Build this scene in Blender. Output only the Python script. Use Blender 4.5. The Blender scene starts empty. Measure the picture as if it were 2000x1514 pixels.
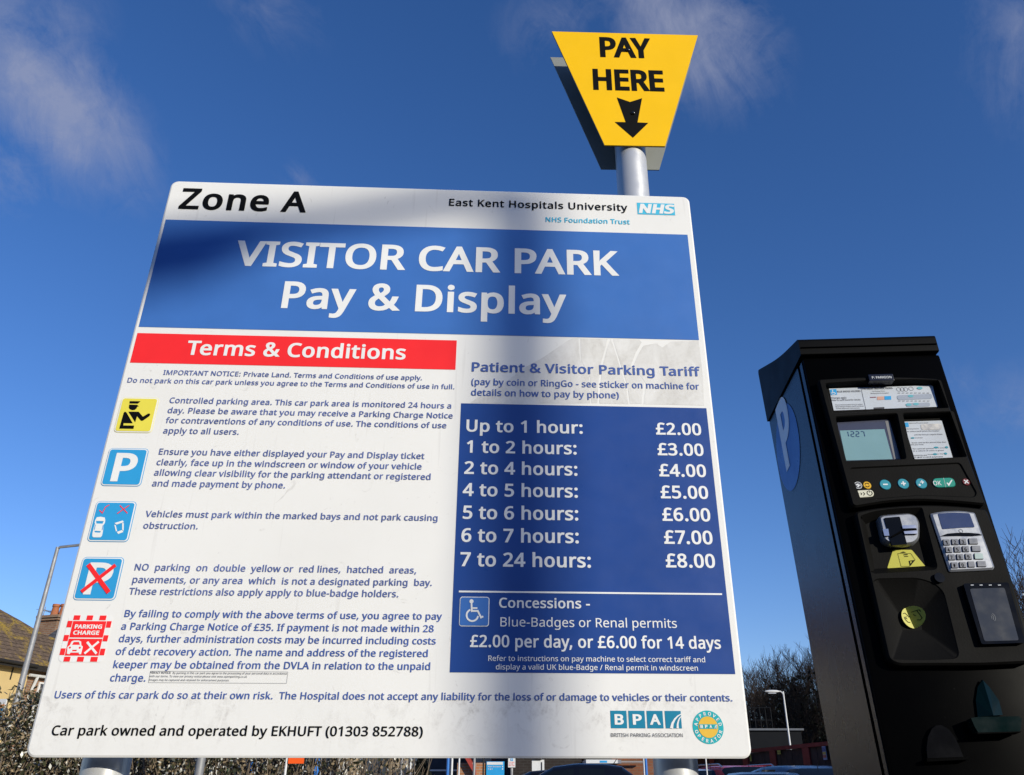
import bpy, bmesh, math, random
from mathutils import Vector, Matrix, geometry
R = math.radians
random.seed(7)
scene = bpy.context.scene
COL = scene.collection

# ------------------------------------------------------------------ camera
PITCH = math.atan((1545 - 757) / 1571)
EYE = Vector((0.0, 0.0, 1.0))
cam = bpy.data.cameras.new('camera')
cam.sensor_fit = 'HORIZONTAL'
cam.sensor_width = 36.0
cam.lens = 36.0 * 1571 / 2000
cam.shift_x = -34 / 2000
cam.clip_start = 0.02
cam.clip_end = 3000
cam_o = bpy.data.objects.new('camera', cam)
COL.objects.link(cam_o)
cam_o.location = EYE
cam_o.rotation_euler = (R(90) + PITCH, 0, 0)
scene.camera = cam_o

# ------------------------------------------------------------------ sun and sky
SUN_EL, SUN_AZ = R(17.5), R(43)          # azimuth to the right of straight behind the camera
SUN_DIR = Vector((math.sin(SUN_AZ) * math.cos(SUN_EL), -math.cos(SUN_AZ) * math.cos(SUN_EL), math.sin(SUN_EL)))
sun = bpy.data.lights.new('sun', 'SUN')
sun.energy = 3.55
sun.angle = R(0.53)
sun.color = (1.0, 0.945, 0.81)
sun_o = bpy.data.objects.new('sun', sun)
COL.objects.link(sun_o)
sun_o.rotation_euler = SUN_DIR.to_track_quat('Z', 'Y').to_euler()

world = bpy.data.worlds.new('World')
scene.world = world
world.use_nodes = True
wn, wl = world.node_tree.nodes, world.node_tree.links
bg = wn['Background']
sky = wn.new('ShaderNodeTexSky')
sky.sky_type = 'NISHITA'
sky.sun_disc = False
sky.sun_elevation = SUN_EL
sky.sun_rotation = math.atan2(SUN_DIR.x, SUN_DIR.y)
sky.altitude = 0
sky.air_density = 1.0
sky.dust_density = 0.3
sky.ozone_density = 2.5
SKY_STRENGTH = 0.105
bg.inputs['Strength'].default_value = SKY_STRENGTH
hs = wn.new('ShaderNodeHueSaturation')
hs.inputs['Saturation'].default_value = 1.22
wl.new(sky.outputs['Color'], hs.inputs['Color'])
tint = wn.new('ShaderNodeMix'); tint.data_type = 'RGBA'; tint.blend_type = 'MULTIPLY'     # a clear cold winter sky
tint.inputs[0].default_value = 1.0
wl.new(hs.outputs['Color'], tint.inputs[6]); tint.inputs[7].default_value = (0.95, 0.95, 1.25, 1)


def wmath(op, a=None, b=None, clamp=False):
    n = wn.new('ShaderNodeMath'); n.operation = op; n.use_clamp = clamp
    for i, v in enumerate((a, b)):
        if v is None: continue
        if hasattr(v, 'links'): wl.new(v, n.inputs[i])
        else: n.inputs[i].default_value = v
    return n.outputs[0]


def pix_dir(x, y):
    f = Vector((0, math.cos(PITCH), math.sin(PITCH))); u = Vector((0, -math.sin(PITCH), math.cos(PITCH)))
    return (Vector((1, 0, 0)) * ((x - 1034) / 1571) + u * ((757 - y) / 1571) + f)


# wisps of cloud: noise on the sky direction, thickest in a few patches of the dome
tc = wn.new('ShaderNodeTexCoord')
SKYV = tc.outputs['Generated']


def cloud_patch(p0, p1, rad, power):
    """a streak on the dome between two directions"""
    a, b = pix_dir(*p0).normalized(), pix_dir(*p1).normalized()
    mid = (a + b) / 2
    ax = (b - a)
    ln = max(ax.length, 1e-3)
    ax.normalize()
    sub = wn.new('ShaderNodeVectorMath'); sub.operation = 'SUBTRACT'
    wl.new(SKYV, sub.inputs[0]); sub.inputs[1].default_value = mid
    dt = wn.new('ShaderNodeVectorMath'); dt.operation = 'DOT_PRODUCT'
    wl.new(sub.outputs[0], dt.inputs[0]); dt.inputs[1].default_value = ax
    le = wn.new('ShaderNodeVectorMath'); le.operation = 'DOT_PRODUCT'
    wl.new(sub.outputs[0], le.inputs[0]); wl.new(sub.outputs[0], le.inputs[1])
    along = wmath('MULTIPLY', dt.outputs['Value'], dt.outputs['Value'])
    perp = wmath('SUBTRACT', le.outputs['Value'], along)
    q = wmath('ADD', wmath('DIVIDE', along, (ln / 2 + rad) ** 2), wmath('DIVIDE', perp, rad * rad))
    g = wmath('SUBTRACT', 1.0, wmath('SQRT', q), True)
    return wmath('MULTIPLY', g, power)




def sky_noise(p0, p1, stretch, scale, detail, rough, dist):
    """noise drawn out into fibres along the direction from one point of the dome to another"""
    a, b = pix_dir(*p0).normalized(), pix_dir(*p1).normalized()
    ax = (b - a).normalized(); m = (a + b).normalized(); pr = ax.cross(m).normalized()
    cmb = wn.new('ShaderNodeCombineXYZ')
    for i, (v, k) in enumerate(((ax, 1 / stretch), (pr, 1.0), (m, 1.0))):
        d = wn.new('ShaderNodeVectorMath'); d.operation = 'DOT_PRODUCT'
        wl.new(SKYV, d.inputs[0]); d.inputs[1].default_value = v * k
        wl.new(d.outputs['Value'], cmb.inputs[i])
    nz = wn.new('ShaderNodeTexNoise'); nz.inputs['Scale'].default_value = scale
    nz.inputs['Detail'].default_value = detail; nz.inputs['Roughness'].default_value = rough
    nz.inputs['Distortion'].default_value = dist
    wl.new(cmb.outputs[0], nz.inputs['Vector'])
    return nz.outputs['Fac']


patches = [((-70, 10), (215, 310), 0.085, 1.35), ((1260, -20), (1420, 120), 0.095, 1.2), ((170, 240), (240, 320), 0.05, 0.7), ((100, -60), (130, 90), 0.06, 0.55),
           ((1030, 60), (1150, 20), 0.06, 0.5), ((1990, 0), (2060, 160), 0.09, 0.6), ((480, 0), (570, 30), 0.06, 0.4),
           ((-40, 320), (60, 345), 0.06, 0.6), ((1960, 800), (2060, 770), 0.06, 0.5), ((580, 345), (600, 360), 0.03, 0.5), ((1870, 740), (1890, 760), 0.03, 0.35)]
tot = None
for p in patches:
    v = cloud_patch(*p)
    tot = v if tot is None else wmath('MAXIMUM', tot, v)
n1 = sky_noise((-60, 0), (200, 300), 1.7, 9.0, 12, 0.68, 0.9)
n2 = sky_noise((300, 0), (340, 400), 1.2, 26.0, 10, 0.70, 1.2)
nn = wmath('ADD', wmath('MULTIPLY', n1, 0.72), wmath('MULTIPLY', n2, 0.28))
cl = wmath('SUBTRACT', wmath('ADD', wmath('MULTIPLY', tot, 0.26), nn), 0.52)
cl = wmath('MULTIPLY', wmath('MULTIPLY', cl, 2.9, True), wmath('MULTIPLY', tot, 1.5, True))
cl = wmath('MULTIPLY', cl, 0.62)
mixc = wn.new('ShaderNodeMix'); mixc.data_type = 'RGBA'
wl.new(cl, mixc.inputs[0]); wl.new(tint.outputs[2], mixc.inputs[6])
mixc.inputs[7].default_value = (2.9, 3.1, 4.1, 1)
wl.new(mixc.outputs[2], bg.inputs['Color'])

scene.view_settings.view_transform = 'Standard'
scene.view_settings.look = 'None'
scene.view_settings.exposure = 0.25
scene.view_settings.gamma = 1
scene.cycles.max_bounces = 6

# ------------------------------------------------------------------ helpers
def pt_plane(x, y, o, n):
    r = pix_dir(x, y)
    return EYE + r * ((Vector(o) - EYE).dot(n) / r.dot(n))


def at(x, y, Y):
    """the point of the place seen at pixel x, y of the photograph, Y metres ahead"""
    r = pix_dir(x, y)
    return EYE + r * (Y / r.y)


class Node:
    """little helper for material graphs"""
    def __init__(self, name):
        m = bpy.data.materials.new(name); m.use_nodes = True
        self.m = m; self.n = m.node_tree.nodes; self.l = m.node_tree.links
        self.b = self.n['Principled BSDF']

    def new(self, t, **k):
        x = self.n.new('ShaderNode' + t)
        for a, v in k.items(): setattr(x, a, v)
        return x

    def put(self, v, sock):
        if hasattr(v, 'links'): self.l.new(v, sock)
        else: sock.default_value = v

    def coord(self, kind='Object', scale=(1, 1, 1), rot=(0, 0, 0)):
        t = self.new('TexCoord'); m = self.new('Mapping')
        m.inputs['Scale'].default_value = scale; m.inputs['Rotation'].default_value = rot
        self.l.new(t.outputs[kind], m.inputs['Vector'])
        return m.outputs['Vector']

    def noise(self, scale, detail=4, rough=0.55, vec=None, dist=0.0):
        x = self.new('TexNoise'); x.inputs['Scale'].default_value = scale
        x.inputs['Detail'].default_value = detail; x.inputs['Roughness'].default_value = rough
        x.inputs['Distortion'].default_value = dist
        self.l.new(vec if vec is not None else self.coord(), x.inputs['Vector'])
        return x.outputs['Fac']

    def ramp(self, v, lo, hi, a=0.0, b=1.0):
        x = self.new('MapRange'); x.clamp = True
        self.put(v, x.inputs[0])
        x.inputs[1].default_value = lo; x.inputs[2].default_value = hi
        x.inputs[3].default_value = a; x.inputs[4].default_value = b
        return x.outputs[0]

    def mix(self, f, a, b):
        x = self.new('Mix', data_type='RGBA')
        self.put(f, x.inputs[0])
        for v, i in ((a, 6), (b, 7)):
            if hasattr(v, 'links'): self.l.new(v, x.inputs[i])
            else: x.inputs[i].default_value = (*v[:3], 1)
        return x.outputs[2]

    def math(self, op, a, b=0.0, clamp=False):
        x = self.new('Math', operation=op, use_clamp=clamp)
        self.put(a, x.inputs[0]); self.put(b, x.inputs[1])
        return x.outputs[0]

    def bump(self, h, strength=0.3, dist=0.002):
        x = self.new('Bump'); x.inputs['Strength'].default_value = strength
        x.inputs['Distance'].default_value = dist
        self.put(h, x.inputs['Height']); self.l.new(x.outputs[0], self.b.inputs['Normal'])

    def setb(self, **k):
        for a, v in k.items():
            s = self.b.inputs[{'color': 'Base Color', 'rough': 'Roughness', 'metal': 'Metallic', 'spec': 'Specular IOR Level',
                               'alpha': 'Alpha', 'coat': 'Coat Weight', 'trans': 'Transmission Weight', 'ior': 'IOR'}[a]]
            if a == 'color' and not hasattr(v, 'links'): v = (*v[:3], 1)
            self.put(v, s)
        return self


MATS = {}


def mat(name, color, rough=0.5, metal=0.0, spec=0.4, var=0.12, nscale=6.0, bump=0.0, bscale=80.0, **k):
    if name in MATS: return MATS[name]
    g = Node(name)
    if var:
        f = g.ramp(g.noise(nscale, 5), 0.3, 0.7)
        c = g.mix(f, [x * (1 - var) for x in color], [min(1, x * (1 + var)) for x in color])
        g.setb(color=c, rough=g.ramp(g.noise(nscale * 2.7, 3), 0.3, 0.7, max(0, rough - .07), min(1, rough + .07)))
    else:
        g.setb(color=color, rough=rough)
    g.setb(metal=metal, spec=spec, **k)
    if bump: g.bump(g.noise(bscale, 3), bump)
    MATS[name] = g.m
    return g.m


def link(name, me, m, parent=None, smooth=False):
    o = bpy.data.objects.new(name, me); COL.objects.link(o)
    if m is not None and not me.materials: me.materials.append(m)
    if parent is not None: o.parent = parent
    if smooth:
        for p in me.polygons: p.use_smooth = True
    return o


class MB:
    def __init__(self): self.v = []; self.f = []

    def add(self, vs, fs):
        n = len(self.v); self.v += [tuple(x) for x in vs]; self.f += [tuple(i + n for i in f) for f in fs]
        return self

    def box(self, a, b):
        (x0, y0, z0), (x1, y1, z1) = a, b
        return self.add([(x0, y0, z0), (x1, y0, z0), (x1, y1, z0), (x0, y1, z0), (x0, y0, z1), (x1, y0, z1), (x1, y1, z1), (x0, y1, z1)],
                        [(0, 3, 2, 1), (4, 5, 6, 7), (0, 1, 5, 4), (1, 2, 6, 5), (2, 3, 7, 6), (3, 0, 4, 7)])

    def cbox(self, a, b, c=0.004):
        """box with chamfered edges"""
        bm = bmesh.new(); bmesh.ops.create_cube(bm, size=1)
        for v in bm.verts: v.co = Vector([(a[i] + b[i]) / 2 + v.co[i] * (b[i] - a[i]) for i in range(3)])
        bmesh.ops.bevel(bm, geom=bm.edges[:], offset=c, segments=2, affect='EDGES', profile=0.6)
        bm.verts.index_update()
        self.add([v.co for v in bm.verts], [[v.index for v in f.verts] for f in bm.faces]); bm.free()
        return self

    def tube(self, pts, r, n=10, cap=True):
        pts = [Vector(p) for p in pts]
        rs = r if isinstance(r, (list, tuple)) else [r] * len(pts)
        rings = []
        ref = None
        for i, p in enumerate(pts):
            d = (pts[min(i + 1, len(pts) - 1)] - pts[max(i - 1, 0)]).normalized()
            if ref is None: ref = d.orthogonal().normalized()
            a = (ref - d * ref.dot(d)).normalized(); ref = a; b = d.cross(a)
            rings.append([p + (a * math.cos(t) + b * math.sin(t)) * rs[i] for t in [2 * math.pi * k / n for k in range(n)]])
        vs = [v for rg in rings for v in rg]
        fs = [(i * n + k, i * n + (k + 1) % n, (i + 1) * n + (k + 1) % n, (i + 1) * n + k) for i in range(len(pts) - 1) for k in range(n)]
        if cap: fs += [tuple(range(n - 1, -1, -1)), tuple(range((len(pts) - 1) * n, len(pts) * n))]
        return self.add(vs, fs)

    def prism(self, poly, y0, y1):
        """polygon in x, z pushed from y0 (front) to y1"""
        n = len(poly)
        if sum(poly[i][0] * poly[(i + 1) % n][1] - poly[(i + 1) % n][0] * poly[i][1] for i in range(n)) < 0: poly = poly[::-1]
        return self.add([(x, y0, z) for x, z in poly] + [(x, y1, z) for x, z in poly],
                        [tuple(range(n)), tuple(range(2 * n - 1, n - 1, -1))] + [(i, i + n, (i + 1) % n + n, (i + 1) % n) for i in range(n)])

    def xprism(self, poly, x0, x1):
        """polygon in y, z pushed along x"""
        n = len(poly)
        return self.add([(x0, y, z) for y, z in poly] + [(x1, y, z) for y, z in poly],
                        [tuple(range(n)), tuple(range(2 * n - 1, n - 1, -1))] + [(i, i + n, (i + 1) % n + n, (i + 1) % n) for i in range(n)])

    def flat(self, polys, y):
        """flat polygons (outer ring, holes...) in x, z facing -y; polys: list of lists of rings"""
        for rings in polys:
            t = tri_rings(rings)
            self.add([(x, y, z) for x, z in t[0]], t[1])
        return self

    def build(self, name, m, parent=None, smooth=False, fix=False):
        me = bpy.data.meshes.new(name); me.from_pydata(self.v, [], self.f); me.update()
        if fix:
            bm = bmesh.new(); bm.from_mesh(me); bmesh.ops.recalc_face_normals(bm, faces=bm.faces[:]); bm.to_mesh(me); bm.free()
        o = link(name, me, m, parent)
        if smooth:
            if isinstance(smooth, bool): smooth = 40
            for p in me.polygons: p.use_smooth = True
            me.set_sharp_from_angle(angle=R(smooth))
        return o


def winding(rings, x, y):
    w = 0
    for r in rings:
        x0, y0 = r[-1]
        for x1, y1 in r:
            if y0 <= y:
                if y1 > y and (x1 - x0) * (y - y0) - (x - x0) * (y1 - y0) > 0: w += 1
            elif y1 <= y and (x1 - x0) * (y - y0) - (x - x0) * (y1 - y0) < 0: w -= 1
            x0, y0 = x1, y1
    return w


def tri_rings(rings, evenodd=True, sign=1):
    vs, es = [], []
    for r in rings:
        n = len(vs); vs += [Vector(p) for p in r]; es += [(n + i, n + (i + 1) % len(r)) for i in range(len(r))]
    span = max(max(abs(v.x), abs(v.y)) for v in vs)
    ov, oe, of, *_ = geometry.delaunay_2d_cdt(vs, es, [], 0, span * 1e-7)
    out = []
    for f in of:
        c = sum((ov[i] for i in f), Vector((0, 0))) / len(f)
        w = winding(rings, c.x, c.y)
        if (w % 2 if evenodd else w * sign > 0):
            a = sum(ov[f[i]].x * ov[f[(i + 1) % len(f)]].y - ov[f[(i + 1) % len(f)]].x * ov[f[i]].y for i in range(len(f)))
            out.append(tuple(f) if a > 0 else tuple(reversed(f)))
    return [(v.x, v.y) for v in ov], out


def thing(name, label, cat, loc=(0, 0, 0), rz=0.0, group=None):
    o = bpy.data.objects.new(name, None); COL.objects.link(o)
    o.location = loc; o.rotation_euler = (0, 0, rz); o.empty_display_size = 0.1
    return tag(o, label, cat, group)


def tag(o, label=None, cat=None, group=None, kind=None):
    if label: o['label'] = label
    if cat: o['category'] = cat
    if group: o['group'] = group
    if kind: o['kind'] = kind
    return o


def copy_thing(o, loc, rz=0.0, scale=None, label=None):
    def cp(s, par):
        c = s.copy(); COL.objects.link(c)
        if par is not None: c.parent = par
        for ch in s.children: cp(ch, c)
        return c
    c = cp(o, None); c.location = loc; c.rotation_euler = (0, 0, rz)
    if scale: c.scale = scale
    if label: c['label'] = label
    return c


def circle(cx, cz, r, n=32, rz=None, a0=0.0, a1=2 * math.pi):
    full = abs(a1 - a0 - 2 * math.pi) < 1e-6
    return [(cx + r * math.cos(a0 + (a1 - a0) * i / (n if full else n - 1)), cz + (rz or r) * math.sin(a0 + (a1 - a0) * i / (n if full else n - 1))) for i in range(n)]


def rrect(x0, z0, x1, z1, r, n=6):
    out = []
    for cx, cz, a in ((x1 - r, z1 - r, 0), (x0 + r, z1 - r, 90), (x0 + r, z0 + r, 180), (x1 - r, z0 + r, 270)):
        out += [(cx + r * math.cos(R(a + 90 * i / n)), cz + r * math.sin(R(a + 90 * i / n))) for i in range(n + 1)]
    return out


def round_poly(poly, r, n=4):
    """rounds the corners of a polygon"""
    out = []
    m = len(poly)
    for i in range(m):
        p = Vector(poly[i]); a = Vector(poly[i - 1]) - p; b = Vector(poly[(i + 1) % m]) - p
        rr = r[i] if isinstance(r, (list, tuple)) else r
        k = min(rr, a.length * 0.48, b.length * 0.48)
        p0 = p + a.normalized() * k; p1 = p + b.normalized() * k
        for j in range(n + 1):
            t = j / n
            q = p0 * (1 - t) ** 2 + p * 2 * t * (1 - t) + p1 * t * t
            out.append((q.x, q.y))
    return out


def stroke(pts, w):
    """polygon round a polyline (x, z), width w or list of widths"""
    ws = w if isinstance(w, (list, tuple)) else [w] * len(pts)
    P = [Vector(p) for p in pts]; L, Rr = [], []
    for i, p in enumerate(P):
        if 0 < i < len(P) - 1:
            d0 = (p - P[i - 1]).normalized(); d1 = (P[i + 1] - p).normalized()
            t = (d0 + d1).normalized(); k = 1 / max(0.4, t.dot(d0))
        else:
            t = (P[min(i + 1, len(P) - 1)] - P[max(i - 1, 0)]).normalized(); k = 1
        nrm = Vector((-t.y, t.x)) * ws[i] / 2 * k
        L.append(tuple(p + nrm)); Rr.append(tuple(p - nrm))
    return L + Rr[::-1]


def shrink(poly, d):
    """offset a closed polygon inwards by d"""
    n = len(poly)
    ar = sum(poly[i][0] * poly[(i + 1) % n][1] - poly[(i + 1) % n][0] * poly[i][1] for i in range(n))
    s = 1 if ar > 0 else -1
    out = []
    for i in range(n):
        p = Vector(poly[i]); a = (p - Vector(poly[i - 1])); b = (Vector(poly[(i + 1) % n]) - p)
        if a.length < 1e-9 or b.length < 1e-9: out.append(tuple(p)); continue
        a.normalize(); b.normalize()
        na = Vector((-a.y, a.x)) * s; nb = Vector((-b.y, b.x)) * s
        t = na + nb
        if t.length < 1e-6: t = na
        t.normalize()
        out.append(tuple(p + t * d / max(0.45, t.dot(na))))
    return out

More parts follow.
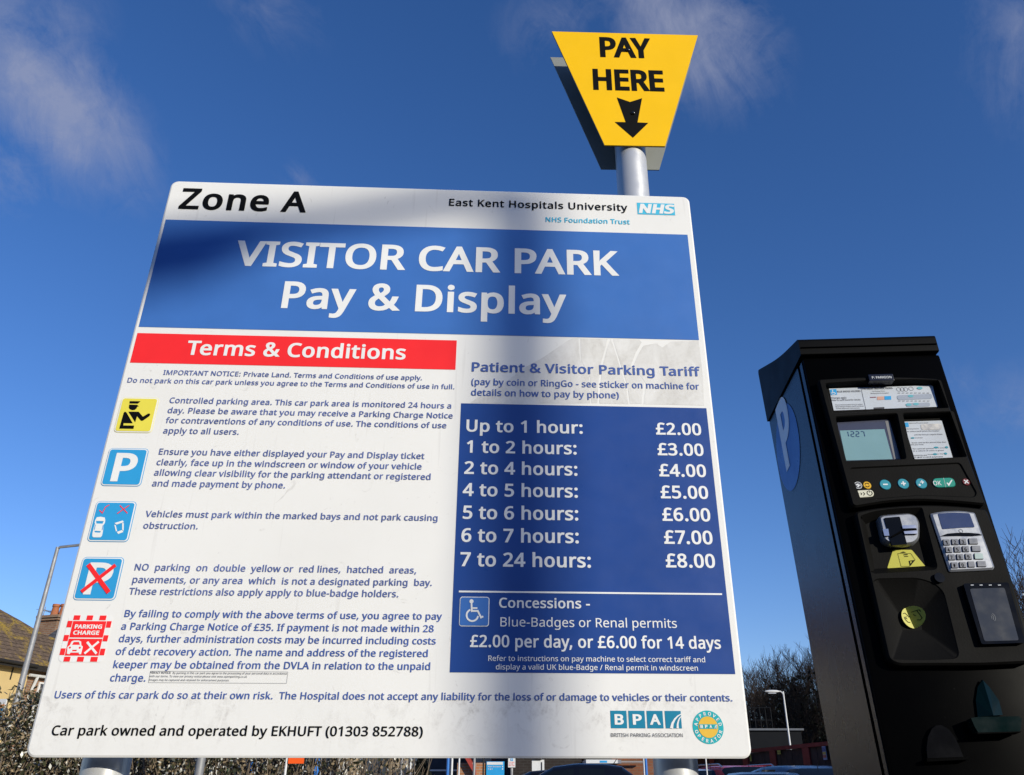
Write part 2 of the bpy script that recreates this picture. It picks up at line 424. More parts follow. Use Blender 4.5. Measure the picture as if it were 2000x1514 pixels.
# glyph outlines: character, advance, then contours of relative points
FONT = """
#646|480 436 -31 -160 137 0 0 -67 -150 0 -41 -209 -71 0 41 209 -143 0 -39 -209 -70 0 38 209 -126 0 0 67 139 0 32 160 -134 0 0 66 146 0 40 212 72 0 -40 -212 144 0 40 212 69 0 -40 -212 127 0 0 -66|235 276 143 0 31 160 -143 0
&732|304 725 50 -5 43 -14 34 -22 25 -30 16 -38 5 -45 -4 -40 -14 -36 -23 -31 -45 -42 -57 -38 193 -186 42 71 28 88 89 0 -40 -119 -28 -52 -34 -44 146 -142 -119 0 -87 84 -67 -49 -80 -33 -99 -12 -64 6 -55 16 -45 28 -34 39 -20 49 -7 58 5 47 13 41 23 35 31 31 82 56 -41 50 -33 56 -13 67 5 45 17 39 27 31 36 22 46 14|260 341 -62 -43 -39 -47 -11 -29 -3 -33 4 -34 12 -30 21 -24 27 -18 33 -11 39 -4 60 5 50 16 77 50|301 653 -38 -5 -31 -17 -19 -26 -7 -35 5 -35 14 -32 55 -67 51 33 34 31 19 33 6 38 -6 33 -18 26 -28 17
(300|40 274 4 81 12 79 19 76 29 73 37 68 46 63 83 0 -43 -65 -35 -69 -28 -73 -26 -115 -9 -117 4 -77 12 -76 20 -75 27 -71 35 -69 42 -65 -82 0 -46 62 -37 67 -29 71 -19 75 -12 78
)300|260 274 -4 -79 -12 -78 -19 -75 -29 -71 -37 -67 -46 -62 -82 0 42 65 35 69 27 71 20 75 12 76 4 77 -4 78 -12 78 -20 76 -27 73 -35 69 -43 65 83 0 46 -63 37 -68 29 -73 19 -76 12 -79
+572|321 388 199 0 0 -71 -199 0 0 -206 -72 0 0 206 -199 0 0 71 199 0 0 207 72 0
,268|192 105 -23 -76 -31 -81 -32 -77 -65 0 19 81 18 86 13 78 94 0
-322|40 229 0 78 242 0 0 -78
.268|72 54 4 31 14 21 20 11 23 4 24 -4 20 -11 14 -21 5 -31 -5 -31 -14 -21 -20 -12 -24 -4 -23 4 -20 12 -14 21
/372|362 714 -266 -714 -86 0 266 714
0572|523 358 -13 -155 -17 -63 -25 -53 -32 -41 -42 -31 -50 -19 -59 -6 -50 5 -44 15 -39 24 -31 34 -26 42 -21 50 -19 91 -6 107 6 108 17 90 19 50 25 42 32 34 38 24 46 14 53 5 50 -5 45 -14 38 -24 32 -34 27 -42 20 -50 19 -90|137 358 4 -90 10 -73 20 -57 27 -41 25 -18 28 -10 34 -4 34 4 28 10 24 18 29 40 19 57 11 74 4 90 -4 90 -11 72 -19 57 -29 40 -24 19 -28 10 -34 4 -34 -4 -28 -10 -25 -19 -27 -40 -20 -57 -10 -72
1572|355 0 -86 0 0 499 0 49 2 37 2 37 -29 -27 -33 -28 -76 -62 -46 59 193 150 73 0
2572|520 0 -472 0 0 73 187 189 91 96 56 82 14 43 5 46 -4 36 -12 30 -19 23 -40 23 -51 8 -49 -5 -43 -13 -80 -50 -47 59 61 43 73 30 85 11 62 -6 53 -17 43 -28 31 -38 20 -46 7 -55 -6 -54 -17 -51 -28 -49 -36 -47 -96 -102 -149 -147 0 -4 361 0
3572|493 547 -4 -45 -14 -38 -22 -32 -30 -25 -36 -19 -42 -12 0 -4 52 -10 43 -18 33 -26 23 -32 14 -39 5 -44 -7 -59 -22 -52 -23 -29 -30 -26 -36 -20 -70 -20 -86 -7 -104 9 -92 30 0 82 97 -35 100 -12 58 4 46 13 35 20 23 29 14 34 5 41 -6 41 -18 31 -28 24 -40 17 -50 10 -58 3 -69 0 0 75 70 0 54 4 44 13 35 20 25 27 16 33 5 38 -4 32 -12 27 -19 21 -41 22 -54 7 -69 -8 -58 -21 -53 -31 -44 60 43 28 51 24 61 16 68 6 68 -6 56 -16 42 -28 31 -36 18 -43
4572|552 162 -104 0 0 -162 -85 0 0 162 -342 0 0 75 336 481 91 0 0 -477 104 0|363 466 0 47 2 41 1 36 2 34 -4 0 -20 -41 -23 -37 -214 -305 256 0
5572|275 438 68 -6 59 -19 48 -30 35 -42 23 -51 7 -62 -4 -47 -10 -43 -18 -38 -24 -32 -31 -28 -37 -22 -65 -21 -78 -7 -104 10 -81 29 0 83 87 -35 99 -12 50 4 42 12 36 22 26 29 16 39 6 48 -5 43 -14 36 -24 28 -34 21 -46 13 -56 4 -64 -5 -58 -10 -44 28 27 337 358 0 0 -80 -283 0 -17 -207 46 7
6572|55 305 8 122 30 113 25 51 33 44 42 37 51 28 63 18 75 6 46 -2 42 -7 0 -75 -41 9 -45 3 -63 -6 -52 -17 -41 -27 -32 -36 -22 -43 -16 -49 -15 -111 6 0 38 43 55 30 76 11 58 -6 50 -20 42 -31 31 -43 20 -53 6 -64 -7 -69 -21 -59 -34 -48 -45 -35 -55 -22 -65 -7 -49 5 -46 14 -41 24 -37 34 -29 44 -23 54 -13 65|297 64 39 4 34 14 29 22 22 32 13 42 4 52 -4 42 -11 36 -20 30 -26 22 -35 14 -42 4 -44 -5 -38 -15 -31 -22 -24 -27 -14 -31 -5 -31 9 -65 29 -59 48 -43 31 -12
7572|136 0 293 634 -385 0 0 80 479 0 0 -68 -290 -646
8572|285 724 59 -5 52 -15 43 -24 32 -33 21 -43 7 -51 -5 -40 -14 -35 -49 -57 -68 -43 80 -48 32 -28 25 -33 17 -39 5 -45 -7 -56 -22 -48 -35 -38 -47 -29 -57 -18 -66 -6 -71 6 -60 17 -46 28 -35 37 -20 48 -7 56 5 46 15 39 24 33 31 29 73 44 -64 45 -45 59 -12 36 -4 41 7 51 21 41 33 34 43 24 51 15|135 181 4 -33 12 -29 21 -25 29 -19 38 -11 47 -4 45 4 37 11 29 19 22 26 13 30 4 34 -5 33 -14 28 -52 48 -79 38 -16 6 -74 -41 -46 -50 -11 -30|284 653 -50 -7 -41 -20 -19 -20 -12 -25 -4 -31 4 -34 13 -28 48 -43 66 -33 62 33 44 43 13 29 4 33 -4 31 -12 25 -19 20 -41 20
9572|520 409 -9 -122 -29 -114 -25 -50 -33 -45 -42 -37 -52 -28 -63 -17 -75 -6 -47 3 -43 7 0 75 42 -10 46 -3 64 6 51 17 41 27 32 35 23 43 16 49 14 111 -6 0 -38 -42 -56 -30 -76 -11 -57 6 -51 19 -41 32 -31 42 -19 53 -6 64 7 70 21 59 35 48 45 35 56 22 64 7 49 -5 46 -15 41 -24 36 -34 29 -44 22 -54 14 -64|278 650 -39 -5 -34 -13 -29 -23 -21 -32 -14 -42 -4 -51 4 -43 11 -36 19 -30 26 -21 34 -14 43 -4 45 5 38 14 31 23 23 27 15 31 5 31 -10 64 -28 60 -48 43 -31 12
:268|72 54 4 31 14 21 20 11 23 4 24 -4 20 -11 14 -21 5 -31 -5 -31 -14 -21 -20 -12 -24 -4 -23 4 -20 12 -14 21|72 482 4 32 14 21 20 11 23 4 24 -4 20 -11 14 -21 5 -32 -5 -31 -14 -21 -20 -12 -24 -4 -23 4 -20 12 -14 21
A639|545 0 -86 221 -283 0 -85 -221 -91 0 279 717 81 0 278 -717|352 517 -10 29 -14 43 -10 35 -11 -41 -11 -37 -9 -29 -81 -216 226 0
B650|301 714 82 -4 68 -14 52 -22 39 -32 22 -46 8 -59 -4 -40 -12 -35 -19 -29 -27 -25 -33 -18 -41 -11 0 -5 81 -26 33 -23 25 -31 16 -40 5 -51 -8 -60 -22 -51 -36 -40 -50 -29 -60 -17 -72 -6 -251 0 0 714|319 410 55 3 42 10 29 16 19 23 11 30 4 35 -5 36 -13 28 -24 20 -53 20 -79 6 -118 0 0 -227|187 335 0 -259 144 0 57 4 44 12 31 21 21 27 12 33 4 37 -4 36 -13 30 -22 25 -33 18 -45 12 -59 4
C632|403 645 -54 -5 -49 -15 -42 -24 -36 -33 -28 -41 -21 -50 -13 -56 -4 -64 7 -82 20 -71 22 -40 27 -33 33 -27 40 -19 45 -12 52 -4 89 8 82 20 0 -78 -83 -22 -101 -7 -69 5 -60 15 -53 25 -45 34 -36 43 -29 51 -20 59 -12 65 -4 71 6 77 16 71 28 62 38 54 49 43 59 33 69 19 78 7 106 -11 91 -31 -36 -76 -74 27
D730|669 364 -5 -76 -15 -67 -25 -58 -33 -50 -43 -40 -51 -32 -59 -23 -67 -13 -75 -5 -199 0 0 714 220 0 69 -4 62 -14 56 -22 49 -31 40 -39 33 -48 24 -55 14 -65|574 361 -3 60 -11 52 -18 44 -24 37 -30 30 -38 23 -66 23 -80 7 -117 0 0 -560 97 0 89 8 72 24 56 39 41 56 24 71
E556|496 0 -399 0 0 714 399 0 0 -79 -309 0 0 -223 291 0 0 -78 -291 0 0 -255 309 0
F519|187 0 -90 0 0 714 399 0 0 -79 -309 0 0 -253 290 0 0 -79 -290 0
G728|407 377 247 0 0 -350 -117 -28 -134 -9 -70 5 -62 15 -55 24 -47 34 -38 43 -31 50 -21 59 -14 65 -4 72 5 71 15 65 24 58 34 51 42 42 50 34 59 26 67 15 74 5 113 -11 100 -31 -34 -78 -86 29 -98 12 -54 -4 -49 -12 -43 -19 -37 -27 -31 -33 -25 -40 -18 -45 -10 -51 -4 -57 7 -80 20 -71 22 -40 29 -34 36 -28 43 -20 52 -12 60 -4 80 5 60 12 0 212 -157 0
H741|643 0 -90 0 0 333 -366 0 0 -333 -90 0 0 714 90 0 0 -302 366 0 0 302 90 0
I339|298 0 -258 0 0 52 84 19 0 571 -84 20 0 52 258 0 0 -52 -84 -20 0 -571 84 -19
K619|619 0 -106 0 -253 341 -73 -64 0 -277 -90 0 0 714 90 0 0 -352 61 68 62 68 193 216 105 0 -283 -311
L524|97 0 0 714 90 0 0 -634 312 0 0 -80
M907|412 0 -235 626 -4 0 3 -51 3 -68 1 -74 0 -433 -83 0 0 714 133 0 220 -585 4 0 224 585 132 0 0 -714 -89 0 0 439 1 69 3 65 3 52 -4 0 -238 -625
N760|663 0 -105 0 -382 593 -4 0 3 -55 3 -67 2 -72 0 -399 -83 0 0 714 104 0 381 -591 4 0 -3 48 -3 70 -1 70 0 403 84 0
O781|720 358 -5 -79 -16 -72 -26 -62 -37 -54 -46 -43 -57 -32 -66 -19 -76 -7 -79 7 -67 19 -57 32 -46 43 -36 54 -25 63 -15 72 -5 79 4 70 12 64 20 58 28 51 37 42 44 35 54 26 62 15 70 5 68 -5 60 -15 52 -26 45 -34 37 -43 28 -51 21 -58 13 -64|156 358 6 -84 19 -71 20 -40 26 -33 31 -27 39 -19 44 -12 50 -4 51 4 44 12 37 19 32 27 25 33 20 40 19 71 6 84 -6 83 -19 71 -31 57 -45 43 -59 25 -73 9 -51 -4 -44 -11 -39 -20 -31 -26 -26 -33 -20 -40 -19 -70
P605|286 714 85 -6 68 -18 51 -31 36 -42 21 -51 7 -62 -15 -85 -19 -38 -28 -34 -39 -29 -49 -22 -61 -13 -74 -5 -82 0 0 -278 -90 0 0 714|278 637 -91 0 0 -282 72 0 62 4 51 10 39 19 28 28 17 37 5 47 -5 42 -15 34 -24 27 -35 19 -46 11
R622|294 714 81 -6 65 -17 51 -28 35 -39 21 -51 7 -62 -5 -52 -16 -43 -24 -34 -30 -27 -68 -35 196 -320 -105 0 -173 295 -142 0 0 -295 -90 0 0 714|289 636 -102 0 0 -265 107 0 53 4 42 11 32 19 22 27 14 34 4 41 -5 42 -14 33 -23 24 -33 17 -43 10
S549|502 191 -8 -59 -23 -50 -38 -39 -51 -29 -62 -18 -73 -6 -76 4 -67 11 -53 19 0 86 89 -29 111 -13 49 3 40 11 31 17 23 23 14 28 4 33 -4 32 -11 27 -20 23 -32 21 -101 44 -81 36 -57 45 -35 57 -11 74 7 53 22 44 35 36 45 27 56 16 63 6 108 -11 89 -29 -28 -77 -81 27 -90 11 -41 -3 -34 -10 -26 -16 -19 -21 -11 -25 -4 -29 4 -33 11 -27 20 -23 29 -20 92 -41 106 -50 39 -29 27 -34 17 -42
T556|323 0 -90 0 0 635 -223 0 0 79 535 0 0 -79 -222 0
U731|640 252 -8 -70 -22 -64 -23 -36 -31 -32 -38 -26 -44 -19 -52 -11 -60 -4 -82 8 -67 24 -54 40 -38 54 -23 64 -8 74 0 460 90 0 0 -463 5 -54 16 -45 25 -36 37 -27 47 -16 57 -5 59 6 46 17 36 28 24 37 14 45 5 51 0 462 89 0
V600|600 714 -255 -714 -90 0 -255 714 94 0 161 -458 19 -56 14 -52 12 -48 11 49 15 52 19 57 160 456
W930|917 714 -190 -714 -91 0 -139 468 -12 43 -11 42 -9 34 -4 22 -4 -22 -7 -34 -11 -43 -12 -45 -135 -465 -91 0 -189 714 94 0 111 -436 11 -46 9 -44 8 -41 6 -39 6 41 9 43 11 46 12 45 126 431 93 0 131 -434 13 -47 11 -45 8 -43 7 -37 8 52 12 58 15 61 110 435
Y566|283 363 186 351 97 0 -238 -437 0 -277 -90 0 0 273 -238 441 98 0
Z572|533 0 -495 0 0 68 376 566 -364 0 0 80 473 0 0 -68 -376 -566 386 0
a561|288 545 60 -5 48 -14 37 -24 26 -34 16 -46 5 -57 0 -365 -64 0 -17 76 -4 0 -48 -49 -56 -28 -76 -9 -46 4 -41 13 -34 22 -26 30 -16 41 -6 49 7 49 21 41 35 33 50 25 64 16 80 7 91 3 0 32 -3 40 -10 31 -16 22 -35 19 -47 7 -80 -13 -71 -28 -27 66 83 32|314 259 -60 -5 -46 -11 -33 -16 -21 -21 -13 -27 -4 -31 7 -39 20 -27 32 -16 39 -5 43 4 37 13 33 20 25 30 15 39 5 47 0 48
b615|173 575 -2 -64 -3 -46 5 0 27 31 36 26 46 17 57 6 62 -8 54 -23 44 -39 34 -53 20 -70 7 -84 -7 -85 -21 -69 -20 -38 -26 -31 -31 -24 -54 -23 -62 -8 -57 6 -46 17 -36 25 -27 30 -7 0 -18 -68 -63 0 0 760 88 0|324 472 -51 -5 -39 -17 -28 -27 -19 -39 -11 -50 -3 -63 0 -4 4 -61 10 -50 18 -41 28 -29 41 -17 52 -6 44 6 36 18 27 29 20 41 12 51 4 61 -4 62 -12 50 -20 40 -27 28 -37 17
c480|300 -10 -67 7 -60 22 -34 23 -29 30 -24 37 -17 44 -10 52 -4 60 4 62 11 54 18 45 25 38 29 30 35 23 61 22 68 7 79 -9 62 -20 -27 -73 -56 17 -60 8 -49 -6 -40 -17 -31 -29 -21 -39 -13 -51 -4 -61 4 -59 13 -50 21 -39 30 -29 38 -17 47 -6 77 9 62 22 0 -78 -60 -21
d615|275 -10 -62 8 -54 23 -44 38 -33 54 -20 70 -7 84 7 85 20 69 33 54 45 40 54 23 62 8 73 -11 54 -28 39 -40 6 0 -4 38 -2 41 0 214 88 0 0 -760 -71 0 -13 72 -4 0 -39 -42 -54 -29|289 63 51 5 40 16 28 25 20 37 11 47 4 57 0 16 -4 62 -11 51 -18 40 -28 30 -41 18 -53 6 -43 -6 -36 -19 -28 -32 -19 -41 -12 -51 -4 -59 4 -59 12 -50 19 -40 28 -29 36 -18
e564|292 546 64 -8 54 -22 44 -36 32 -49 20 -59 7 -68 0 -53 -367 0 6 -56 16 -46 24 -37 34 -26 42 -16 49 -5 90 9 82 28 0 -77 -81 -26 -95 -9 -72 8 -63 23 -36 24 -30 31 -25 37 -18 45 -10 50 -4 56 7 82 22 69 23 39 28 32 32 26 38 19 42 11|291 474 -39 -5 -33 -13 -28 -23 -21 -30 -14 -38 -8 -44 273 0 -4 43 -10 37 -18 30 -24 23 -33 15
f344|332 468 -135 0 0 -468 -88 0 0 468 -94 0 0 41 94 30 0 31 5 63 15 49 26 37 34 26 43 15 51 5 58 -6 46 -12 -23 -69 -37 10 -43 5 -27 -3 -22 -10 -17 -17 -16 -37 -5 -55 0 -35 135 0
g615|275 546 50 -5 45 -15 40 -25 33 -36 5 0 12 71 70 0 0 -545 -7 -70 -19 -57 -20 -32 -27 -26 -32 -20 -60 -20 -75 -6 -107 9 -86 25 0 81 89 -31 109 -11 43 4 36 14 29 23 22 30 14 37 4 43 0 21 1 35 2 31 -4 0 -31 -36 -38 -25 -45 -15 -52 -5 -64 8 -54 24 -45 41 -32 55 -20 68 -6 81 6 80 20 67 32 56 44 42 54 26|287 472 -42 -6 -35 -18 -27 -30 -20 -40 -13 -51 -4 -61 4 -61 12 -50 20 -41 29 -29 35 -17 43 -6 70 10 26 14 22 19 28 58 9 83 0 21 -4 66 -13 52 -21 39 -30 27 -40 16
h618|173 537 -2 -39 -3 -36 6 0 43 46 58 27 66 10 60 -5 48 -16 39 -26 27 -37 16 -49 6 -63 0 -349 -87 0 0 343 -3 40 -10 32 -16 25 -23 18 -30 10 -38 4 -54 -6 -40 -17 -29 -27 -20 -39 -10 -48 -4 -58 0 -277 -88 0 0 760 88 0
i258|173 536 0 -536 -88 0 0 536|130 737 35 -14 12 -17 4 -25 -4 -25 -12 -17 -35 -14 -20 3 -17 11 -11 17 -4 25 4 25 11 17 17 11
j258|22 -240 -44 4 -33 8 0 71 31 -7 35 -3 29 4 24 14 16 25 5 41 0 619 88 0 0 -616 -4 -47 -12 -39 -20 -32 -29 -23 -38 -14|78 681 4 25 11 17 17 11 20 3 35 -14 12 -17 4 -25 -4 -25 -12 -17 -35 -14 -20 3 -17 11 -11 17
k534|172 363 -1 -42 -3 -45 4 0 18 23 24 30 22 26 171 181 103 0 -217 -229 232 -307 -106 0 -186 250 -61 -53 0 -197 -87 0 0 760 87 0
l258|173 0 -88 0 0 760 88 0
m935|673 546 56 -5 45 -16 35 -26 25 -37 15 -50 5 -63 0 -349 -87 0 0 345 -7 55 -20 40 -20 18 -28 10 -34 4 -47 -5 -37 -15 -28 -25 -18 -35 -11 -43 -4 -53 0 -296 -87 0 0 345 -12 70 -15 25 -21 18 -28 10 -34 4 -48 -6 -37 -17 -27 -27 -18 -38 -10 -48 -3 -58 0 -278 -88 0 0 536 71 0 13 -73 5 0 41 46 55 28 62 9 57 -6 46 -16 36 -28 25 -40 5 0 32 40 41 28 48 16
n618|343 546 59 -5 48 -16 38 -26 27 -37 17 -50 5 -63 0 -349 -87 0 0 343 -3 40 -10 32 -16 25 -23 18 -30 10 -38 4 -53 -6 -41 -16 -29 -28 -19 -38 -11 -48 -4 -58 0 -278 -88 0 0 536 71 0 13 -73 5 0 44 46 59 28
o605|551 269 -4 -63 -14 -56 -21 -47 -29 -40 -36 -32 -42 -23 -50 -13 -54 -5 -51 5 -47 13 -42 23 -36 32 -29 40 -23 47 -13 56 -5 63 7 82 23 68 23 38 29 32 34 24 40 19 44 10 49 4 69 -8 59 -25 35 -24 29 -32 23 -38 18 -44 11 -50|146 269 4 -59 13 -51 21 -41 30 -30 40 -19 49 -6 49 6 40 19 30 30 21 41 13 51 4 59 -4 59 -13 50 -21 40 -31 29 -39 19 -50 6 -50 -6 -39 -18 -30 -30 -21 -41 -12 -49
p615|340 546 62 -8 53 -23 44 -38 34 -54 20 -69 7 -85 -7 -84 -21 -70 -20 -38 -26 -31 -31 -25 -53 -23 -63 -8 -73 11 -55 28 -38 39 -6 0 4 -43 2 -45 0 -220 -88 0 0 776 72 0 12 -73 4 0 38 42 54 30|324 472 -49 -5 -38 -16 -29 -25 -19 -36 -12 -47 -4 -57 0 -17 3 -61 11 -51 19 -40 28 -30 40 -18 52 -6 45 7 35 20 28 32 19 41 12 50 4 57 -4 57 -12 49 -20 41 -27 31 -37 18
q615|442 -11 1 42 4 41 -6 0 -27 -32 -37 -26 -46 -18 -58 -6 -61 8 -52 23 -45 38 -33 54 -20 70 -7 84 7 84 21 70 21 38 26 31 31 24 54 24 61 8 57 -6 46 -18 36 -27 28 -32 4 0 13 73 70 0 0 -776 -88 0|290 63 50 5 38 15 29 25 20 36 11 47 5 57 0 18 -4 62 -11 52 -19 40 -29 30 -40 17 -52 6 -44 -6 -36 -19 -27 -32 -19 -41 -12 -51 -4 -59 4 -59 12 -49 19 -41 28 -29 36 -18
r413|335 546 32 -2 31 -4 -11 -81 -29 5 -29 2 -59 -13 -50 -37 -35 -56 -12 -74 0 -286 -88 0 0 536 72 0 10 -98 4 0 41 54 55 39 33 11
s479|434 148 -7 -48 -19 -39 -32 -31 -42 -22 -52 -13 -62 -5 -97 9 -71 25 0 80 77 -30 93 -13 58 5 39 16 23 26 7 32 -11 36 -40 32 -81 36 -89 40 -33 22 -24 26 -15 32 -5 40 6 42 19 35 30 28 41 21 49 12 56 4 91 -10 80 -26 -30 -70 -71 24 -76 10 -48 -4 -35 -14 -21 -20 -7 -27 13 -38 43 -30 82 -34 87 -39 32 -22 23 -27 14 -32
t361|264 62 41 3 34 8 0 -67 -40 -11 -50 -5 -40 4 -38 10 -32 20 -25 31 -17 43 -5 58 0 312 -76 0 0 42 77 35 35 114 52 0 0 -123 155 0 0 -68 -155 0 0 -310 6 -43 17 -30 27 -17
u618|533 536 0 -536 -72 0 -13 71 -4 0 -44 -46 -59 -26 -67 -9 -59 5 -48 15 -39 27 -27 37 -17 49 -5 62 0 351 89 0 0 -345 3 -39 10 -32 16 -25 23 -18 30 -10 37 -4 54 6 40 16 30 28 19 38 11 49 4 57 0 279
v508|203 0 -203 536 94 0 114 -316 17 -49 16 -52 10 -41 4 0 11 42 17 52 17 48 114 316 94 0 -204 -536
w786|431 303 -12 41 -11 39 -8 35 -6 27 -4 0 -6 -27 -8 -35 -10 -40 -12 -41 -96 -301 -100 0 -147 536 91 0 74 -286 15 -59 12 -56 8 -45 4 0 7 30 8 38 10 40 11 36 95 302 96 0 92 -302 14 -49 14 -51 8 -43 4 0 7 42 13 56 16 61 75 286 90 0 -149 -536 -103 0
x529|212 274 -185 262 100 0 138 -202 137 202 99 0 -185 -262 195 -274 -100 0 -146 214 -148 -214 -99 0
y510|1 536 94 0 116 -305 18 -52 16 -49 11 -45 4 0 19 65 27 82 109 304 95 0 -231 -610 -45 -87 -28 -34 -34 -24 -40 -16 -48 -5 -42 3 -31 5 0 70 26 -4 33 -2 53 12 39 33 27 50 28 71
z470|431 0 -392 0 0 58 288 410 -271 0 0 68 368 0 0 -66 -284 -402 291 0
£572|334 723 99 -12 78 -29 -31 -70 -67 26 -77 12 -35 -3 -29 -10 -23 -17 -17 -23 -10 -32 -3 -40 0 -139 204 0 0 -66 -204 0 0 -104 -10 -67 -25 -42 -33 -27 384 0 0 -80 -503 0 0 74 51 23 35 45 10 33 3 40 0 105 -96 0 0 66 96 0 0 148 6 55 19 47 30 37 41 27 50 17
"""

# ------------------------------------------------------------------ lettering: glyph outlines drawn as polygons
GL = {}
for line in FONT.strip('\n').split('\n'):
    ch, rest = line[0], line[1:].split('|')
    rings = []
    for r in rest[1:]:
        a = list(map(int, r.split())); x = y = 0; q = []
        for i in range(0, len(a), 2):
            x += a[i]; y += a[i + 1]; q.append((x, y))
        rings.append(q)
    GL[ch] = (int(rest[0]), rings)
GL[' '] = (260, [])
KERN = {'PA': -40, 'AY': -55, 'Pa': -15, 'AV': -40, 'VI': 0, 'Te': -45, 'To': -45, 'Ta': -45, 'Ve': -25, 'Vi': -12, 'Tr': -40, 'y.': -35, 'y,': -35,
        'r.': -35, 'AR': 0, 'LA': -5, 'VL': 0, 'YH': 0, 'FT': 0, 'AT': -40, 'RT': -10, 'TA': -40, 'Zo': -10, 'KI': 0, 'ff': -6, 'f ': -5, 'rk': -4, '7.': -50}
GT = {}


def area(r): return sum(r[i - 1][0] * r[i][1] - r[i][0] * r[i - 1][1] for i in range(len(r))) / 2


def glyph(ch, dx, dy):
    k = (ch, dx, dy)
    if k in GT: return GT[k]
    adv, rings = GL[ch]
    if not rings: GT[k] = ([], []); return GT[k]
    big = max(rings, key=lambda r: abs(area(r)))
    s = 1 if area(big) > 0 else -1
    out = []
    for r in rings:
        n = len(r); q = []
        for i in range(n):
            p = Vector(r[i]); a = (p - Vector(r[i - 1])).normalized(); b = (Vector(r[(i + 1) % n]) - p).normalized()
            na = Vector((a.y, -a.x)) * s; nb = Vector((b.y, -b.x)) * s
            t = na + nb
            t = na if t.length < 1e-5 else t.normalized()
            m = t / max(0.6, t.dot(na))
            q.append((p.x + m.x * dx, p.y + m.y * dy))
        out.append(q)
    GT[k] = tri_rings(out, False, s)
    return GT[k]


def text_layout(s, bold, track=0.0):
    x = 0.0; items = []
    for i, ch in enumerate(s):
        items.append((ch, x))
        x += GL[ch][0] + bold * 1.15 + track + KERN.get(s[i:i + 2], 0)
    xs = []
    for ch, ox in items:
        v, f = glyph(ch, bold, bold * 0.72)
        xs += [ox + p[0] for p in v]
    return items, min(xs), max(xs)


def add_text(mb, s, u0, u1, v, cap, y, bold=20, shear=0.0, track=0.0):
    if bold >= 10: bold *= 1.3
    """sets one line from u0 to u1, baseline v, capital height cap, on the plane y"""
    items, lo, hi = text_layout(s, bold, track)
    sx = (u1 - u0) / (hi - lo); h = bold * 0.72
    sz = cap / (714 + 2 * h)
    for ch, ox in items:
        vs, fs = glyph(ch, bold, h)
        mb.add([(u0 + (ox + px - lo) * sx + shear * (pz + h) * sz, y, v + (pz + h) * sz) for px, pz in vs], fs)
    return mb


def add_text_arc(mb, s, cx, cz, r, cap, a_mid, span, y, bold=24, inside=False):
    """letters round a circle, a_mid in degrees, reading left to right"""
    n = len(s)
    for i, ch in enumerate(s):
        t = (i + 0.5) / n - 0.5
        a = R(a_mid + (span * t if inside else -span * t))
        vs, fs = glyph(ch, bold, bold * 0.72)
        w = max(p[0] for p in vs) + min(p[0] for p in vs)
        sz = cap / (714 + 1.44 * bold)
        rot = a - R(90) if not inside else a + R(90)
        ox, oz = cx + r * math.cos(a), cz + r * math.sin(a)
        q = []
        for px, pz in vs:
            lx, lz = (px - w / 2) * sz, pz * sz - cap / 2
            q.append((ox + lx * math.cos(rot) - lz * math.sin(rot), y, oz + lx * math.sin(rot) + lz * math.cos(rot)))
        mb.add(q, fs)

# ------------------------------------------------------------------ materials of the signs
def sign_white():
    g = Node('sign_white')
    v = g.coord()
    base = g.mix(g.ramp(g.noise(3.0, 5), 0.3, 0.7), (0.80, 0.79, 0.755), (0.855, 0.845, 0.81))
    # scuffs: streaky grime, heaviest in the strip near the bottom edge and in a patch on the right
    sep = g.new('SeparateXYZ'); g.l.new(v, sep.inputs[0])
    z = sep.outputs['Z']; x = sep.outputs['X']
    band = g.math('MULTIPLY', g.ramp(z, BZ0 + 0.094, BZ0 + 0.0955, 1, 0), g.ramp(z, BZ0 + 0.0, BZ0 + 0.1, 0.15, 1))
    wide = g.ramp(g.noise(5.5, 2, vec=g.coord(scale=(1, 1, 0.4))), 0.42, 0.62)
    s1 = g.ramp(g.noise(46, 7, 0.7, vec=g.coord(scale=(1, 1, 0.7)), dist=0.6), 0.47, 0.72)
    s2 = g.ramp(g.noise(150, 4, 0.7), 0.42, 0.75)
    st = g.math('MULTIPLY', g.math('MULTIPLY', band, wide), g.math('MULTIPLY', s1, g.math('ADD', s2, 0.35)), True)
    spots = g.math('MULTIPLY', g.ramp(g.noise(30, 6, 0.65, dist=1.5), 0.63, 0.76), 0.42)
    sc = g.math('MULTIPLY', g.ramp(g.noise(16, 2, 0.4, vec=g.coord(scale=(6, 1, 0.25), rot=(0, 0.2, 0))), 0.66, 0.72), 0.10)
    amt = g.math('MAXIMUM', g.math('MULTIPLY', st, 0.9), g.math('MAXIMUM', spots, sc))
    c = g.mix(amt, base, (0.34, 0.31, 0.28))
    g.setb(color=c, rough=g.ramp(g.noise(8, 3), 0.3, 0.7, 0.38, 0.55), spec=0.22)
    return g.m


def residue_mat():
    g = Node('old_sticker_glue')
    a = g.ramp(g.noise(14, 7, 0.72, vec=g.coord(scale=(1, 1, 0.6)), dist=0.8), 0.36, 0.66)
    b = g.ramp(g.noise(120, 4, 0.7), 0.35, 0.75)
    f = g.math('MULTIPLY', a, g.math('ADD', g.math('MULTIPLY', b, 0.5), 0.5))
    g.setb(color=g.mix(f, (0.795, 0.785, 0.755), (0.56, 0.54, 0.50)), rough=0.75, spec=0.2)
    return g.m


